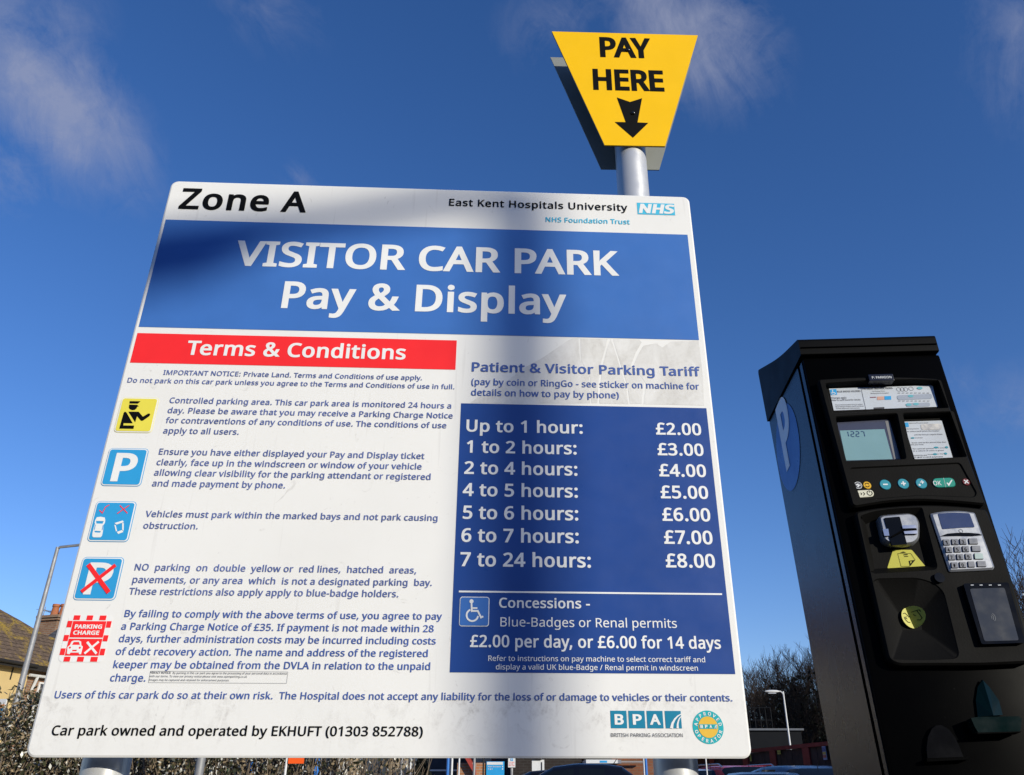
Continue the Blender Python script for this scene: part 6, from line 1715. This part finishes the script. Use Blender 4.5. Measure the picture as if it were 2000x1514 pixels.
# ------------------------------------------------------------------ posts and small signs seen under the board
def pole(px, Y, r, m, label, h=2.6, name='marker_post', cat='post', group=None):
    p = at(px, 1500, Y)
    t = thing(name, label, cat, (p.x, p.y, 0), 0, group)
    MB().tube([(0, 0, -.2), (0, 0, h)], r, 10).build('tube', m, t, True)
    MB().tube([(0, 0, h), (0, 0, h + .03)], r * 1.12, 10).build('cap', m, t, True)
    return t


m_blue = mat('blue_post_paint', (0.03, 0.17, 0.52), .4, 0, .4, .06)
pole(493, 14, .04, m_blue, 'blue post glimpsed through the hedge below the board, left of the orange sign', 2.6)
pole(617, 13, .05, m_blue, 'blue post glimpsed through the hedge just right of the orange sign', 2.5)
pole(784, 17, .03, m_galv, 'thin grey steel post at the right end of the hedge', 3.0)
pole(801.5, 19, .022, m_upvc, 'very thin white post just left of the dark conifer', 2.8)
pole(874.5, 16, .026, m_blue, 'blue post between the dark conifer and the orange brick house', 2.8)
pole(882.5, 18, .022, m_upvc, 'thin white post close to the blue post', 2.8)
pole(896.5, 20, .02, m_upvc, 'thin white post in front of the red gable', 2.6)
pole(926, 17, .026, m_galv, 'thin grey post left of the blue information sign', 2.8)
pole(944, 21, .02, m_dark, 'thin dark post touching the blue information sign', 2.6)
pole(1258, 19, .018, m_upvc, 'thin white post beside the blue post, left of the right sign post', 2.8)
pole(1262, 18.5, .03, m_blue, 'blue post beside the tall grey sign post', 3.0)
pole(1380, 20, .016, m_upvc, 'white post behind the parked red car', 2.05)

Y = 18.0
z0, z1 = at(960, 1506, Y).z, at(960, 1487.5, Y).z; x0, x1 = at(950, 1495, Y).x, at(985, 1495, Y).x
t = thing('information_sign', 'blue information sign with a white band along its top, behind the black hatchback', 'sign', ((x0 + x1) / 2, Y, 0))
w = (x1 - x0) / 2
MB().box((-w, 0, z0 - .5), (w, .05, z1)).build('board', m_icon, t)
MB().box((-w + .01, -.006, z1 - .06), (w - .03, -.001, z1 - .008)).build('white_band', m_upvc, t)
mb = MB(); add_text(mb, 'Main Entrance', -w + .03, w * .6, z1 - .105, .025, -.004, 14); add_text(mb, 'A & E', -w + .03, -w * .3, z1 - .15, .025, -.004, 14)
for k in (0.105, .15): mb.flat([[rect_poly(w * .74, z1 - k, w * .86, z1 - k + .025)]], -.004)
mb.build('lettering', m_upvc, t)
for s in (-1, 1): MB().tube([(s * w * .8, .08, 0), (s * w * .8, .08, z1)], .025, 8).build('post', m_galv, t, True)

Y = 17.0
x0, x1 = at(992.5, 1490, Y).x, at(1006.5, 1490, Y).x; z1 = at(1000, 1480, Y).z; z0 = at(1000, 1499, Y).z
t = thing('parking_sign', 'small white sign with a blue P, behind the black hatchback', 'sign', ((x0 + x1) / 2, Y, 0)); w = (x1 - x0) / 2
MB().box((-w, 0, z0), (w, .012, z1)).build('board', m_upvc, t)
zz = at(1000, 1486.3, Y).z
MB().box((-w * .35, -.004, zz), (w * .35, -.001, zz + .042)).build('blue_square', m_icon, t)
mb = MB(); add_text(mb, 'P', -w * .16, w * .18, zz + .008, .027, -.0065, 30); mb.build('letter', m_upvc, t)
mb = MB()
for i, s in enumerate(('Permit holders', 'only', 'Mon - Sun')): add_text(mb, s, -w * .8, w * (.8 - .3 * (i % 2)), zz - .032 - i * .028, .016, -.004, 6)
mb.build('lettering', m_red, t)
MB().tube([(0, .04, 0), (0, .04, z1 + .1)], .025, 8).build('post', m_galv, t, True)

p = at(578, 1487, 8.2)
t = thing('orange_sign', 'bright orange sign showing above the hedge just below the board', 'sign', (p.x, p.y, 0))
w = .072
MB().box((-w, 0, at(578, 1491.5, 8.2).z), (w, .012, at(578, 1476, 8.2).z)).build('board', mat('bright_orange', (.95, .12, .015), .45, 0, .3, .04), t)
MB().tube([(-w - .02, .02, 0), (-w - .02, .02, 1.42)], .011, 8).build('post', m_upvc, t, True)
p = at(576, 1480, 1.52)

# white cabinet
Y = 20
x0, x1 = at(1039, 1490, Y).x, at(1063, 1490, Y).x; z1 = at(1050, 1484, Y).z
t = thing('white_cabinet', 'small white flat roofed kiosk behind the roof of the black hatchback', 'kiosk', ((x0 + x1) / 2, Y, 0)); w = (x1 - x0) / 2
MB().box((-w, 0, 0), (w, 1.0, z1)).build('cabin', m_upvc, t)
MB().box((-w * .8, -.05, z1), (w * .6, .8, z1 + .06)).build('roof_box', m_dark, t)
MB().box((w * .5, -.012, .1), (w * .66, -.002, z1 - .05)).build('downpipe', m_dark, t)

# the low dark entrance building in the middle
Y = 26
t = thing('entrance_building', 'low dark brick building with a white canopy, behind the black hatchback', 'building', (at(1000, 1490, Y).x, Y, 0))
L0 = at(1000, 1490, Y).x
gx = lambda px: at(px, 1490, Y).x - L0
zz = lambda py: at(1100, py, Y).z
m_dbr = brick_mat('dark_brown_brick', (.030, .024, .02), (.04, .03, .026), (.05, .045, .04))
MB().box((gx(1000), 0, -.2), (gx(1136), 8, 3.2)).build('wall', m_dbr, t)
m_obr = brick_mat('rust_brick', (.22, .075, .035), (.27, .10, .05), (.2, .14, .1))
MB().box((gx(1136.2), .25, -.2), (gx(1300), 8, 3.2)).build('porch_wall', m_obr, t)
MB().box((gx(1141), .1, zz(1496)), (gx(1196), .24, 2.6)).build('doorway', m_dark, t)
MB().box((gx(1152), .18, 0), (gx(1203), .24, zz(1496) - .01)).build('doorway', m_dark, t)
cn = MB().box((gx(1138), -1.6, zz(1494.2)), (gx(1196), .2, zz(1487.4))).build('canopy', m_upvc, t)
MB().box((gx(1163), -1.606, zz(1493.2)), (gx(1176.5), -1.601, zz(1489.3))).build('blue_label', m_icon, cn)
MB().box((gx(1196.2), -1.5, zz(1494.2)), (gx(1203), .2, zz(1487.6))).build('canopy_end', mat('grey_canopy', (.22, .23, .26), .5), t)
MB().box((gx(1204), -.1, zz(1489.5)), (gx(1258), .02, zz(1487.2))).build('handrail', m_galv, t)
MB().box((gx(1200), -.2, 0), (gx(1203), .1, zz(1488))).build('pillar', m_dark, t)
for k in range(3): window(t, gx(1012 + k * 40), 2.3, gx(1032 + k * 40), 2.9, -.012, 1, 2)
MB().box((gx(1000) - .3, -.4, 3.2), (gx(1300) + .3, 8.3, 3.45)).build('roof', m_dark, t)
# steel railing in front
Y = 18
t = thing('steel_railing', 'grey steel railing in front of the rust coloured wall', 'railing', (at(1163, 1500, Y).x, Y, 0))
L = at(1212, 1500, Y).x - at(1163, 1500, Y).x; z1 = at(1190, 1505, Y).z
mb = MB().tube([(0, 0, 0), (0, 0, z1), (L, 0, z1), (L, 0, 0)], .022, 8); mb.build('frame', m_galv, t)
mb = MB().tube([(0, 0, .2), (L, 0, .2)], .015, 6)
for i in range(1, 14): mb.tube([(L * i / 14, 0, .2), (L * i / 14, 0, z1)], .006 if i % 4 else .016, 6)
mb.build('bars', m_galv, t)

# ------------------------------------------------------------------ right: hoarding fence, dark flat-roofed building
fa = at(1400, 1469, 26.5); fb = at(1660, 1446, 19.5)
fd_ = (fb - fa); fl_ = Vector((fd_.x, fd_.y, 0)); flen = fl_.length; frz = math.atan2(fl_.y, fl_.x)
ftop = (fa.z + fb.z) / 2
t = thing('timber_fence', 'dark vertical boarded fence with red posts and red top rail', 'fence', (fa.x, fa.y, 0), frz)
m_fb = mat('dark_stained_boards', (.042, .032, .027), .75, 0, .15, .35, 3)
m_fr = mat('dull_red_paint', (.17, .030, .024), .6, 0, .2, .2, 3)
mb = MB(); x = -3.0; E_ = flen + 5
while x < E_:
    mb.box((x, random.uniform(0, .008), .05), (x + .285, .03, ftop - .09 + random.uniform(-.01, .01))); x += .30
mb.build('boards', m_fb, t)
MB().box((-3, -.05, ftop - .085), (E_, .06, ftop)).build('top_rail', m_fr, t)
x = -2.0
fx = lambda px: ((pt_plane(px, 1480, Vector((fa.x, fa.y, 0)), Vector((-fl_.y, fl_.x, 0)).normalized()) - Vector((fa.x, fa.y, 0))).dot(fl_.normalized()))
for px in (1392, 1458, 1512, 1578):
    xx = fx(px); MB().box((xx - .16, -.045, 0), (xx + .16, -.002, ftop - .087)).build('post', m_fr, t)
for k in range(4): MB().box((flen + k * 1.3 - .1, -.045, 0), (flen + k * 1.3 + .12, -.002, ftop - .087)).build('post', m_fr, t)
nrm_f = Vector((fl_.y, -fl_.x, 0)).normalized()


def fence_sign(px0, px1, py0, py1, label, paint):
    o = Vector((fa.x, fa.y, 0)) + nrm_f * .06
    a = pt_plane(px0, py0, o, nrm_f); b_ = pt_plane(px1, py1, o, nrm_f); c_ = (a + b_) / 2
    ws = (Vector((b_.x, b_.y, 0)) - Vector((a.x, a.y, 0))).length / 2; h_ = abs(a.z - b_.z) / 2
    tt = thing('fence_notice', label, 'notice', (c_.x, c_.y, c_.z), frz)
    MB().box((-ws, -.006, -h_), (ws, .006, h_)).build('board', paint[0], tt)
    for i, (m_, z_0, z_1) in enumerate(paint[1:]): MB().box((-ws * .86, -.011, -h_ + 2 * h_ * z_0), (ws * .86, -.0065, -h_ + 2 * h_ * z_1)).build('print_band', m_, tt)


fence_sign(1605, 1616, 1458, 1484, 'tall pale blue notice with yellow and red bands on the fence', [mat('pale_blue_notice', (.22, .30, .42), .5), (mat('notice_blue', (.05, .10, .24), .5), .62, .92), (mat('notice_yellow', (.45, .36, .07), .5), .4, .58), (mat('notice_red', (.30, .10, .08), .5), .16, .36)])
fence_sign(1518, 1525, 1466, 1473, 'small yellow green notice on the fence near the white lamp', [mat('lime_notice', (.34, .33, .06), .5), (m_dark, .42, .52)])
fence_sign(1464, 1468, 1473, 1487, 'narrow yellow green notice on the fence beside the board corner', [mat('lime_notice', (.34, .33, .06), .5), (m_dark, .6, .66)])

Y = 38
L0 = at(1380, 1440, Y).x
t = thing('flat_roofed_building', 'dark grey flat roofed building with a pale parapet line and roof railing', 'building', (L0, Y, 0))
wx = at(1566, 1440, Y).x - L0; hz = at(1520, 1427, Y).z
m_clad = mat('dark_grey_cladding', (.0055, .0065, .009), .6, 0, .08, .15, .8)
MB().box((0, 0, -.2), (wx, 14, hz)).build('wall', m_clad, t)
MB().box((-.1, -.12, hz + .002), (wx + .1, 14.1, hz + .08)).build('parapet', mat('pale_parapet', (.085, .095, .115), .6), t)
mb = MB()
for i in range(15): mb.tube([(wx * i / 16, 2.5, hz), (wx * i / 16, 2.5, hz + 1.15)], .02, 5)
for k in (.6, 1.15): mb.tube([(0, 2.5, hz + k), (wx * 14 / 16, 2.5, hz + k)], .018, 5)
mb.build('roof_railing', mat('dark_railing', (.012, .013, .015), .6, 0, .1), t)
MB().box((wx + .02, 3, -.2), (wx + 7, 14, hz - 1.0)).build('side_wing', m_clad, t)
for k in range(4): MB().box((1 + k * 2.2, -.02, 1.7), (2.4 + k * 2.2, .01, 2.6)).build('window', m_pane, t)

# ------------------------------------------------------------------ trees
m_bark = mat('dark_bark', (0.030, 0.024, 0.019), .9, 0, .2, .3, 3)
m_twig = mat('winter_twigs', (0.036, 0.026, 0.020), .9, 0, .1, .35, .6)


def bare_tree(name, label, cat, seed, h, group, spread=.5, dens=1.0):
    rnd = random.Random(seed)
    t = thing(name, label, cat, (0, 0, 0), 0, group)
    tr, cr = MB(), MB()

    def limb(p, d, ln, r, lev):
        n = 4 if lev < 2 else 3
        pts = [p]; rs = [r]; q = p.copy(); dd = d.copy()
        for i in range(n):
            dd = (dd + Vector((rnd.uniform(-1, 1), rnd.uniform(-1, 1), rnd.uniform(-.3, .9))) * (.16 if lev else .06)).normalized()
            q = q + dd * ln / n; pts.append(q.copy()); rs.append(r * (1 - .62 * (i + 1) / n))
        (tr if lev == 0 else cr).tube(pts, rs, 8 if lev == 0 else (5 if lev == 1 else 3), lev < 1)
        if lev >= 4: return
        kids = [9, 7, 6, 5][lev]
        kids = max(2, int(kids * dens + rnd.random()))
        for k in range(kids):
            u = (.28 + .72 * (k + rnd.random()) / kids) if lev else (.22 + .78 * (k + rnd.random()) / kids)
            i = min(n - 1, int(u * n)); pp = pts[i].lerp(pts[i + 1], u * n - i)
            a = rnd.uniform(0, 2 * math.pi)
            side = Vector((math.cos(a), math.sin(a), 0))
            nd = (dd * rnd.uniform(.5, .9) + side * rnd.uniform(.35, .9) * (spread + .5) + Vector((0, 0, .45))).normalized()
            limb(pp, nd, ln * rnd.uniform(.42, .66), max(.011, r * (1 - .6 * u) * rnd.uniform(.45, .62)), lev + 1)

    limb(Vector((0, 0, -.2)), Vector((rnd.uniform(-.05, .05), rnd.uniform(-.05, .05), 1)).normalized(), h * .62, h * .019, 0)
    tr.build('trunk', m_bark, t, True)
    cr.build('crown', m_twig, t)
    return t


protos = [bare_tree('bare_tree', '', 'tree', s, 10.0, 'bare winter trees of the wood', sp) for s, sp in ((3, .5), (11, .35), (23, .6))]
# pixel of the crown's top, distance
spots = [(1468, 1322, 52, 'low bare tree nearest the right edge of the board'), (1500, 1306, 56, 'bare tree left of the white street lamp'), (1530, 1300, 60, 'rounded bare tree directly above the white street lamp'), (1556, 1290, 50, 'pale twigged bare tree right of the white street lamp'),
         (1585, 1278, 55, 'tall dense bare tree close to the left side of the pay machine'), (1618, 1262, 48, 'tallest bare tree, partly hidden behind the left side of the pay machine'), 
         (1985, 1092, 36, 'bare tree whose rounded top shows right of the pay machine'), (2010, 1125, 33, 'lower bare tree cut by the right edge, beside the rounded treetop'),
         (1482, 1318, 46, 'bare tree rising directly behind the flat roofed building'), (1545, 1312, 45, 'shorter bare tree between the white street lamp and the pay machine'), (1605, 1285, 62, 'farther tall bare tree showing beside the left edge of the pay machine'),
         (1565, 1302, 58, 'bare tree with close upright branches left of the pay machine'), (1575, 1330, 66, 'bare tree farther back, seen through the gap above the flat roofed building'), (1515, 1340, 68, 'bare tree farther back behind the white street lamp column')]
rr_ = random.Random(5)
first = set()
for i, (px, py, Y, lb) in enumerate(spots):
    if not lb: continue
    p = at(px, py, Y); k = i % 3
    zmax = 10.0
    sc_ = p.z / 10.2
    if k not in first:
        first.add(k); o = protos[k]; o.location = (p.x, p.y, 0); o.rotation_euler = (0, 0, rr_.uniform(0, 6)); o.scale = (sc_ * 1.05, sc_ * 1.05, sc_); o['label'] = lb
    else:
        s2 = sc_ * rr_.uniform(.95, 1.2)
        copy_thing(protos[k], (p.x, p.y, 0), rr_.uniform(0, 6), (s2, s2, sc_), lb)

# evergreen undergrowth below the trees: too dense to count
def leaf_cloud(mb, n, fn, s, rnd, flat=.0):
    for _ in range(n):
        p = fn(rnd)
        if p is None: continue
        a = Vector((rnd.gauss(0, 1), rnd.gauss(0, 1), rnd.gauss(0, 1))).normalized(); b_ = a.orthogonal().normalized()
        c_ = a.cross(b_)
        k = s * rnd.uniform(.55, 1.3); w = k * rnd.uniform(.4, .6)
        ang = rnd.uniform(0, 6.28); u = b_ * math.cos(ang) + c_ * math.sin(ang); v = a.cross(u)
        n0 = len(mb.v)
        mb.v += [tuple(p - u * k), tuple(p + v * w), tuple(p + u * k), tuple(p - v * w)]
        mb.f.append((n0, n0 + 1, n0 + 2, n0 + 3))


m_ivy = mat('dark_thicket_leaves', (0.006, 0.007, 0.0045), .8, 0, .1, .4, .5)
rnd = random.Random(99)


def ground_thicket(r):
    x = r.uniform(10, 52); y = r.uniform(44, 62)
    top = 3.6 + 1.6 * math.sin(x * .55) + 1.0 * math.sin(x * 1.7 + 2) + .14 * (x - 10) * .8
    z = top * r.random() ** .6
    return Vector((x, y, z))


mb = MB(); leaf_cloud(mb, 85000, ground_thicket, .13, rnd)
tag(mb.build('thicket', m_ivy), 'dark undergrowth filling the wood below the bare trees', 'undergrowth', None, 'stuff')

# ------------------------------------------------------------------ hedge
def leaf_mat(name, c, rough, spec, var=.5):
    g = Node(name)
    g.setb(color=g.mix(g.ramp(g.noise(26, 3), .3, .7), [x * (1 - var) for x in c], [x * (1 + var) for x in c]), rough=rough, spec=spec)
    return g.m


m_leaf = leaf_mat('glossy_dark_leaves', (0.046, 0.048, 0.022), .3, .55)
m_dry = leaf_mat('dry_brown_leaves', (0.22, 0.165, 0.095), .6, .4)
m_pale = leaf_mat('pale_leaf_backs', (0.52, 0.51, 0.44), .35, .8, .25)
m_stem = mat('hedge_stems', (0.17, 0.13, 0.09), .85, 0, .2, .3, 5)
hedge = thing('hedge', 'straggly dark hedge with glossy and dry leaves along the bottom left', 'hedge', (-5, 9, 0))
rnd = random.Random(41)
lx0, lx1 = -9.5, -1.15
htop = lambda x: 1.70 + .10 * math.sin(x * 2.3) + .07 * math.sin(x * 5.1 + 1) + .05 * math.sin(x * 11) - max(0, (x + 2.3)) * .30


def hedge_pt(r, depth=1.0):
    x = r.uniform(lx0, lx1)
    thin = max(0.0, min(1.0, (x + 3.6) / 2.2))
    if r.random() < thin * .80: return None
    y = 9 + r.uniform(-.45, .55) * depth
    if r.random() < .6: y = 9 - .45 + abs(r.gauss(0, .12))
    z = htop(x) * (1 - .62 * r.random() ** 1.3) + r.gauss(0, .035)
    return Vector((x + 5, y - 9, z))


mb = MB(); leaf_cloud(mb, 19000, hedge_pt, .027, rnd); mb.build('leaves', m_leaf, hedge)
mb = MB(); leaf_cloud(mb, 16000, hedge_pt, .024, rnd); mb.build('dry_leaves', m_dry, hedge)
mb = MB(); leaf_cloud(mb, 7500, hedge_pt, .020, rnd); mb.build('pale_leaves', m_pale, hedge)
mb = MB()
for _ in range(2400):
    x = rnd.uniform(lx0, lx1); y = rnd.uniform(-.35, .35); h = htop(x) * rnd.uniform(.75, 1.08)
    if x > -3.6 and rnd.random() < (x + 3.6) / 2.6 * .6: continue
    mb.tube([(x + 5, y, 0), (x + 5 + rnd.uniform(-.15, .15), y + rnd.uniform(-.1, .1), h * .55), (x + 5 + rnd.uniform(-.3, .3), y + rnd.uniform(-.15, .15), h)], [.010, .007, .003], 4, False)
# long shoots that stand up above the hedge at its left end
shoots = MB()
for px, py in ((30, 1342), (52, 1338), (20, 1352), (64, 1362), (8, 1372), (70, 1350), (85, 1362)):
    p = at(px, py, 8.8)
    b0 = Vector((p.x + 5 + rnd.uniform(-.1, .1), -.2, 1.45)); q = Vector((p.x + 5, -.2, p.z))
    mb.tube([b0, b0.lerp(q, .5) + Vector((rnd.uniform(-.04, .04), 0, 0)), q], [.008, .006, .003], 4, False)
    leaf_cloud(shoots, 30, lambda r: b0.lerp(q, r.random() ** .6) + Vector((r.gauss(0, .05), r.gauss(0, .04), r.gauss(0, .03))), .03, rnd)
mb.build('stems', m_stem, hedge)
shoots.build('shoots', leaf_mat('brown_green_leaves', (.11, .095, .045), .45, .5), hedge)
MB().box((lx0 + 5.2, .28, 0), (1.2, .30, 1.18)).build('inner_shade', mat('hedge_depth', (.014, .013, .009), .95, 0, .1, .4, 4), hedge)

# a dark conifer bush
p = at(826, 1490, 21)
cf = thing('conifer_bush', 'dark pointed conifer bush in front of the terraced houses', 'bush', (p.x, p.y, 0))
MB().tube([(0, 0, 0), (0, 0, 1.6)], [.08, .03], 8).build('trunk', m_bark, cf)
hc = at(826, 1478, 21).z


def con(r):
    z = hc * r.random() ** .8; w = .30 * (1 - (z / hc) ** 2.5 * .72); a = r.uniform(0, 6.28); k = w * (.55 + .5 * r.random()) * (1 + .18 * math.sin(7 * z + 3 * a))
    return Vector((math.cos(a) * k, math.sin(a) * k, z))


mb = MB(); leaf_cloud(mb, 3600, con, .05, rnd); mb.build('foliage', leaf_mat('dark_conifer', (.012, .014, .010), .7, .3), cf)

# ------------------------------------------------------------------ cars
m_tyre = mat('black_tyre', (.015, .015, .015), .8, 0, .2, .1)
m_rim = mat('alloy_rim', (.5, .5, .52), .3, .9, .5, .05)
m_cglass = mat('car_glass', (.006, .008, .010), .05, 0, .3, .1)
m_trimc = mat('black_car_trim', (.012, .012, .012), .5, 0, .3, .05)
m_headl = mat('headlamp_lens', (.6, .62, .65), .1, 0, .7, .05)
m_taill = mat('tail_lamp_lens', (.4, .015, .015), .15, 0, .6, .05)


def car_paint(name, c, metal=.3):
    return mat(name, c, .22, metal, .18, .05, 3, coat=.05)


def car(name, label, loc, rz, paint, L=4.1, W=1.74, H=1.48, bon=.95, belt=.95, xb=1.05, xt=1.85, xr=3.55, xe=4.0, rails=None, van=0.0):
    """nose at -x; xb windscreen base, xt windscreen top, xr roof end, xe foot of the rear screen"""
    t = thing(name, label, 'car', loc, rz, 'cars in the car park')
    hw = W / 2
    st_ = [(0.0, .62, .78), (.06, .74, .84), (.3, .88, .88), (.75, .95, .5 * (bon + .9)), (xb, .98, bon)]
    xs = [s[0] for s in st_]
    roofz = lambda x: H - .045 * ((x - (xt + xr) / 2) / ((xr - xt) / 2)) ** 2 * (1.0 + van)
    S_ = []
    for x, w, z in st_: S_.append((x, hw * w, z, z, hw * w * .86))
    nW = 4
    for i in range(1, nW): u = i / nW; S_.append((xb + (xt - xb) * u, hw * (.98 + .02 * u), bon + (belt - bon) * u, bon + (roofz(xt) - bon) * (u ** .92), hw * (.86 - .10 * u)))
    mids = [xt, xt + (xr - xt) * .30, xt + (xr - xt) * .38, xt + (xr - xt) * .74, xt + (xr - xt) * .82, xr]
    for x in mids: S_.append((x, hw, belt + .05 * (x - xt) / (xr - xt), roofz(x), hw * .76))
    for i in range(1, 4): u = i / 3; S_.append((xr + (xe - xr) * u, hw * (1 - .04 * u), belt + .05, roofz(xr) + (belt + .06 - roofz(xr)) * u ** 1.15, hw * (.76 + .12 * u)))
    S_.append((L - .04, hw * .93, .80, .84, hw * .80)); S_.append((L, hw * .86, .62, .72, hw * .74))
    nb_ = 9
    rows = []
    for x, w, zb, zr, gw in S_:
        rz_ = max(zr, zb + .004); zlow = .22 if .3 < x < L - .3 else .32
        rows.append([(w * .84, zlow), (w * .97, zlow + .12), (w, zlow + (zb - zlow) * .55), (w * .985, zb - .05), (w * .965, zb),
                     (gw + (w * .95 - gw) * .22 + .0, zb + (rz_ - zb) * .80), (gw * .97, zb + (rz_ - zb) * .93), (gw * .6, zb + (rz_ - zb) * .99), (0, rz_)])
    idx_x = [s[0] for s in S_]
    i_b = 4; i_t = i_b + nW; i_r = i_t + len(mids) - 1; i_e = i_r + 3
    V = []
    for (x, *_), r in zip(S_, rows):
        for s in (-1, 1): V.append([(x, s * a, z) for a, z in r])
    vid = lambda i, s, k: (i * 2 + s) * nb_ + k
    verts = [p for row in V for p in row]
    B_, Gs, Gf, Gr = [], [], [], []
    for i in range(len(S_) - 1):
        for s in (0, 1):
            for k in range(nb_ - 1):
                f_ = (vid(i, s, k), vid(i + 1, s, k), vid(i + 1, s, k + 1), vid(i, s, k + 1))
                if s: f_ = f_[::-1]
                pil = idx_x[i + 1] - idx_x[i] < .2 * (xr - xt) and i_t <= i < i_r
                if i_b <= i < i_t and k >= 5: Gf.append(f_)
                elif i_b + 1 <= i < i_r and k == 4 and not pil: Gs.append(f_)
                elif i_r <= i < i_e and k >= 5: Gr.append(f_)
                else: B_.append(f_)
    B_.append(tuple(vid(0, 0, k) for k in range(nb_)) + tuple(vid(0, 1, k) for k in range(nb_ - 2, -1, -1)))
    e = len(S_) - 1
    B_.append(tuple(vid(e, 1, k) for k in range(nb_)) + tuple(vid(e, 0, k) for k in range(nb_ - 2, -1, -1)))

    def sub(nm, fs, m, flat=False):
        mb = MB(); used = sorted({j for f_ in fs for j in f_}); mp_ = {j: q for q, j in enumerate(used)}
        mb.v = [verts[j] for j in used]; mb.f = [tuple(mp_[j] for j in f_) for f_ in fs]
        return mb.build(nm, m, t, 42, fix=False)
    bo_ = sub('body', B_, paint)
    sub('side_windows', Gs, m_cglass); sub('windscreen', Gf, m_cglass); sub('rear_window', Gr, m_cglass)
    MB().box((.3, -hw * .8, .18), (L - .3, hw * .8, .3)).build('underbody', m_trimc, t)
    for x in (.80, L - .78):
        for s in (-1, 1):
            y0, y1 = s * (hw - .19), s * (hw + .008)
            ty = MB().tube([(x, y0, .31), (x, y0 * .98 + y1 * .02, .31), (x, y1 * .98 + y0 * .02, .31), (x, y1, .31)], [.27, .31, .31, .285], 24).build('wheel', m_tyre, t, 40)
            rm = MB().tube([(x, y1 + s * .001, .31), (x, y1 + s * .008, .31)], [.215, .2], 20); rm.build('rim', m_rim, ty, 40)
    for s in (-1, 1):
        MB().cbox((-.0, s * hw * .62 - .14, .60), (.16, s * hw * .62 + .14, .74), .03).build('headlight', m_headl, t, 40)
        MB().cbox((L - .13, s * hw * .72 - .12, .72), (L + .004, s * hw * .72 + .12, .92), .03).build('tail_light', m_taill, t, 40)
        MB().cbox((xb + .28, s * (hw + .09) - .08, belt - .04), (xb + .40, s * (hw + .09) + .08, belt + .09), .03).build('mirror', paint, t, 40)
        if rails: MB().tube([(xt + .1, s * hw * .72, roofz(xt) - .01), (xt + .25, s * hw * .72, H + .012), (xr - .3, s * hw * .72, H + .01), (xr - .1, s * hw * .72, roofz(xr) - .02)], .018, 8).build('roof_rail', rails, t, 50)
    MB().tube([(xr - .15, 0, roofz(xr) - .01), (xr - .02, 0, roofz(xr) + .16)], [.008, .004], 6).build('aerial', m_trimc, t)
    return t


def place_car(px_roof, Y, dx=0.0):
    return at(px_roof, 1500, Y).x + dx


blk = car_paint('black_metallic_paint', (.007, .009, .016), .2)
x = at(1000, 1500, 14.0).x
car('parked_car', 'black hatchback seen from the side, its roof just below the middle of the board', (x - 1.05, 14.0, 0), R(-4), blk, 4.1, 1.74, at(1090, 1489.3, 13.25).z, .93, .95, 1.0, 1.72, 2.75, 3.15)
x = at(938, 1505, 19).x
car('parked_car', 'black car behind the black hatchback, only the rear of its flat roof showing', (x - .9, 17.8, 0), R(8), car_paint('black_paint_plain', (.006, .006, .008), .1), 4.3, 1.76, at(985, 1499, 16.75).z, .93, .95, 1.1, 1.9, 3.5, 4.1)


def park(px, Y, rz, xc):
    """where a car turned by rz must stand for its roof's middle to be at pixel column px"""
    q = at(px, 1500, Y)
    return (q.x - math.cos(rz) * xc, Y - math.sin(rz) * xc, 0)


a_ = R(-84)
car('parked_car', 'silver white car half hidden by the tall grey sign post', park(1372, 21, a_, 2.6), a_, car_paint('silver_white_paint', (.55, .56, .57), .3), 4.2, 1.75, at(1385, 1500, 20).z, .95, .95, 1.1, 1.9, 3.3, 3.9)
a_ = R(-78)
car('parked_car', 'bright red car with silver roof rails beside the right sign post', park(1432, 21, a_, 2.6), a_, car_paint('bright_red_paint', (.62, .007, .007), .0), 4.3, 1.8, at(1440, 1493, 20).z, 1.0, 1.02, 1.1, 1.75, 3.55, 4.1, rails=m_rim)
a_ = R(72)
car('parked_car', 'mid blue hatchback between the red car and the dark blue people carrier', park(1488, 16.6, a_, 2.2), a_, car_paint('mid_blue_paint', (.02, .05, .13), .4), 4.0, 1.68, at(1480, 1505, 15.6).z, .95, .95, 1.0, 1.75, 3.0, 3.6)
a_ = R(-82)
car('parked_car', 'dark blue people carrier parked in front of the boarded fence', park(1567, 18.0, a_, 2.7), a_, car_paint('dark_blue_paint', (.005, .006, .035), .2), 4.2, 1.76, at(1560, 1491, 17.0).z, 1.05, 1.03, 1.0, 1.6, 3.5, 4.0, van=.8)
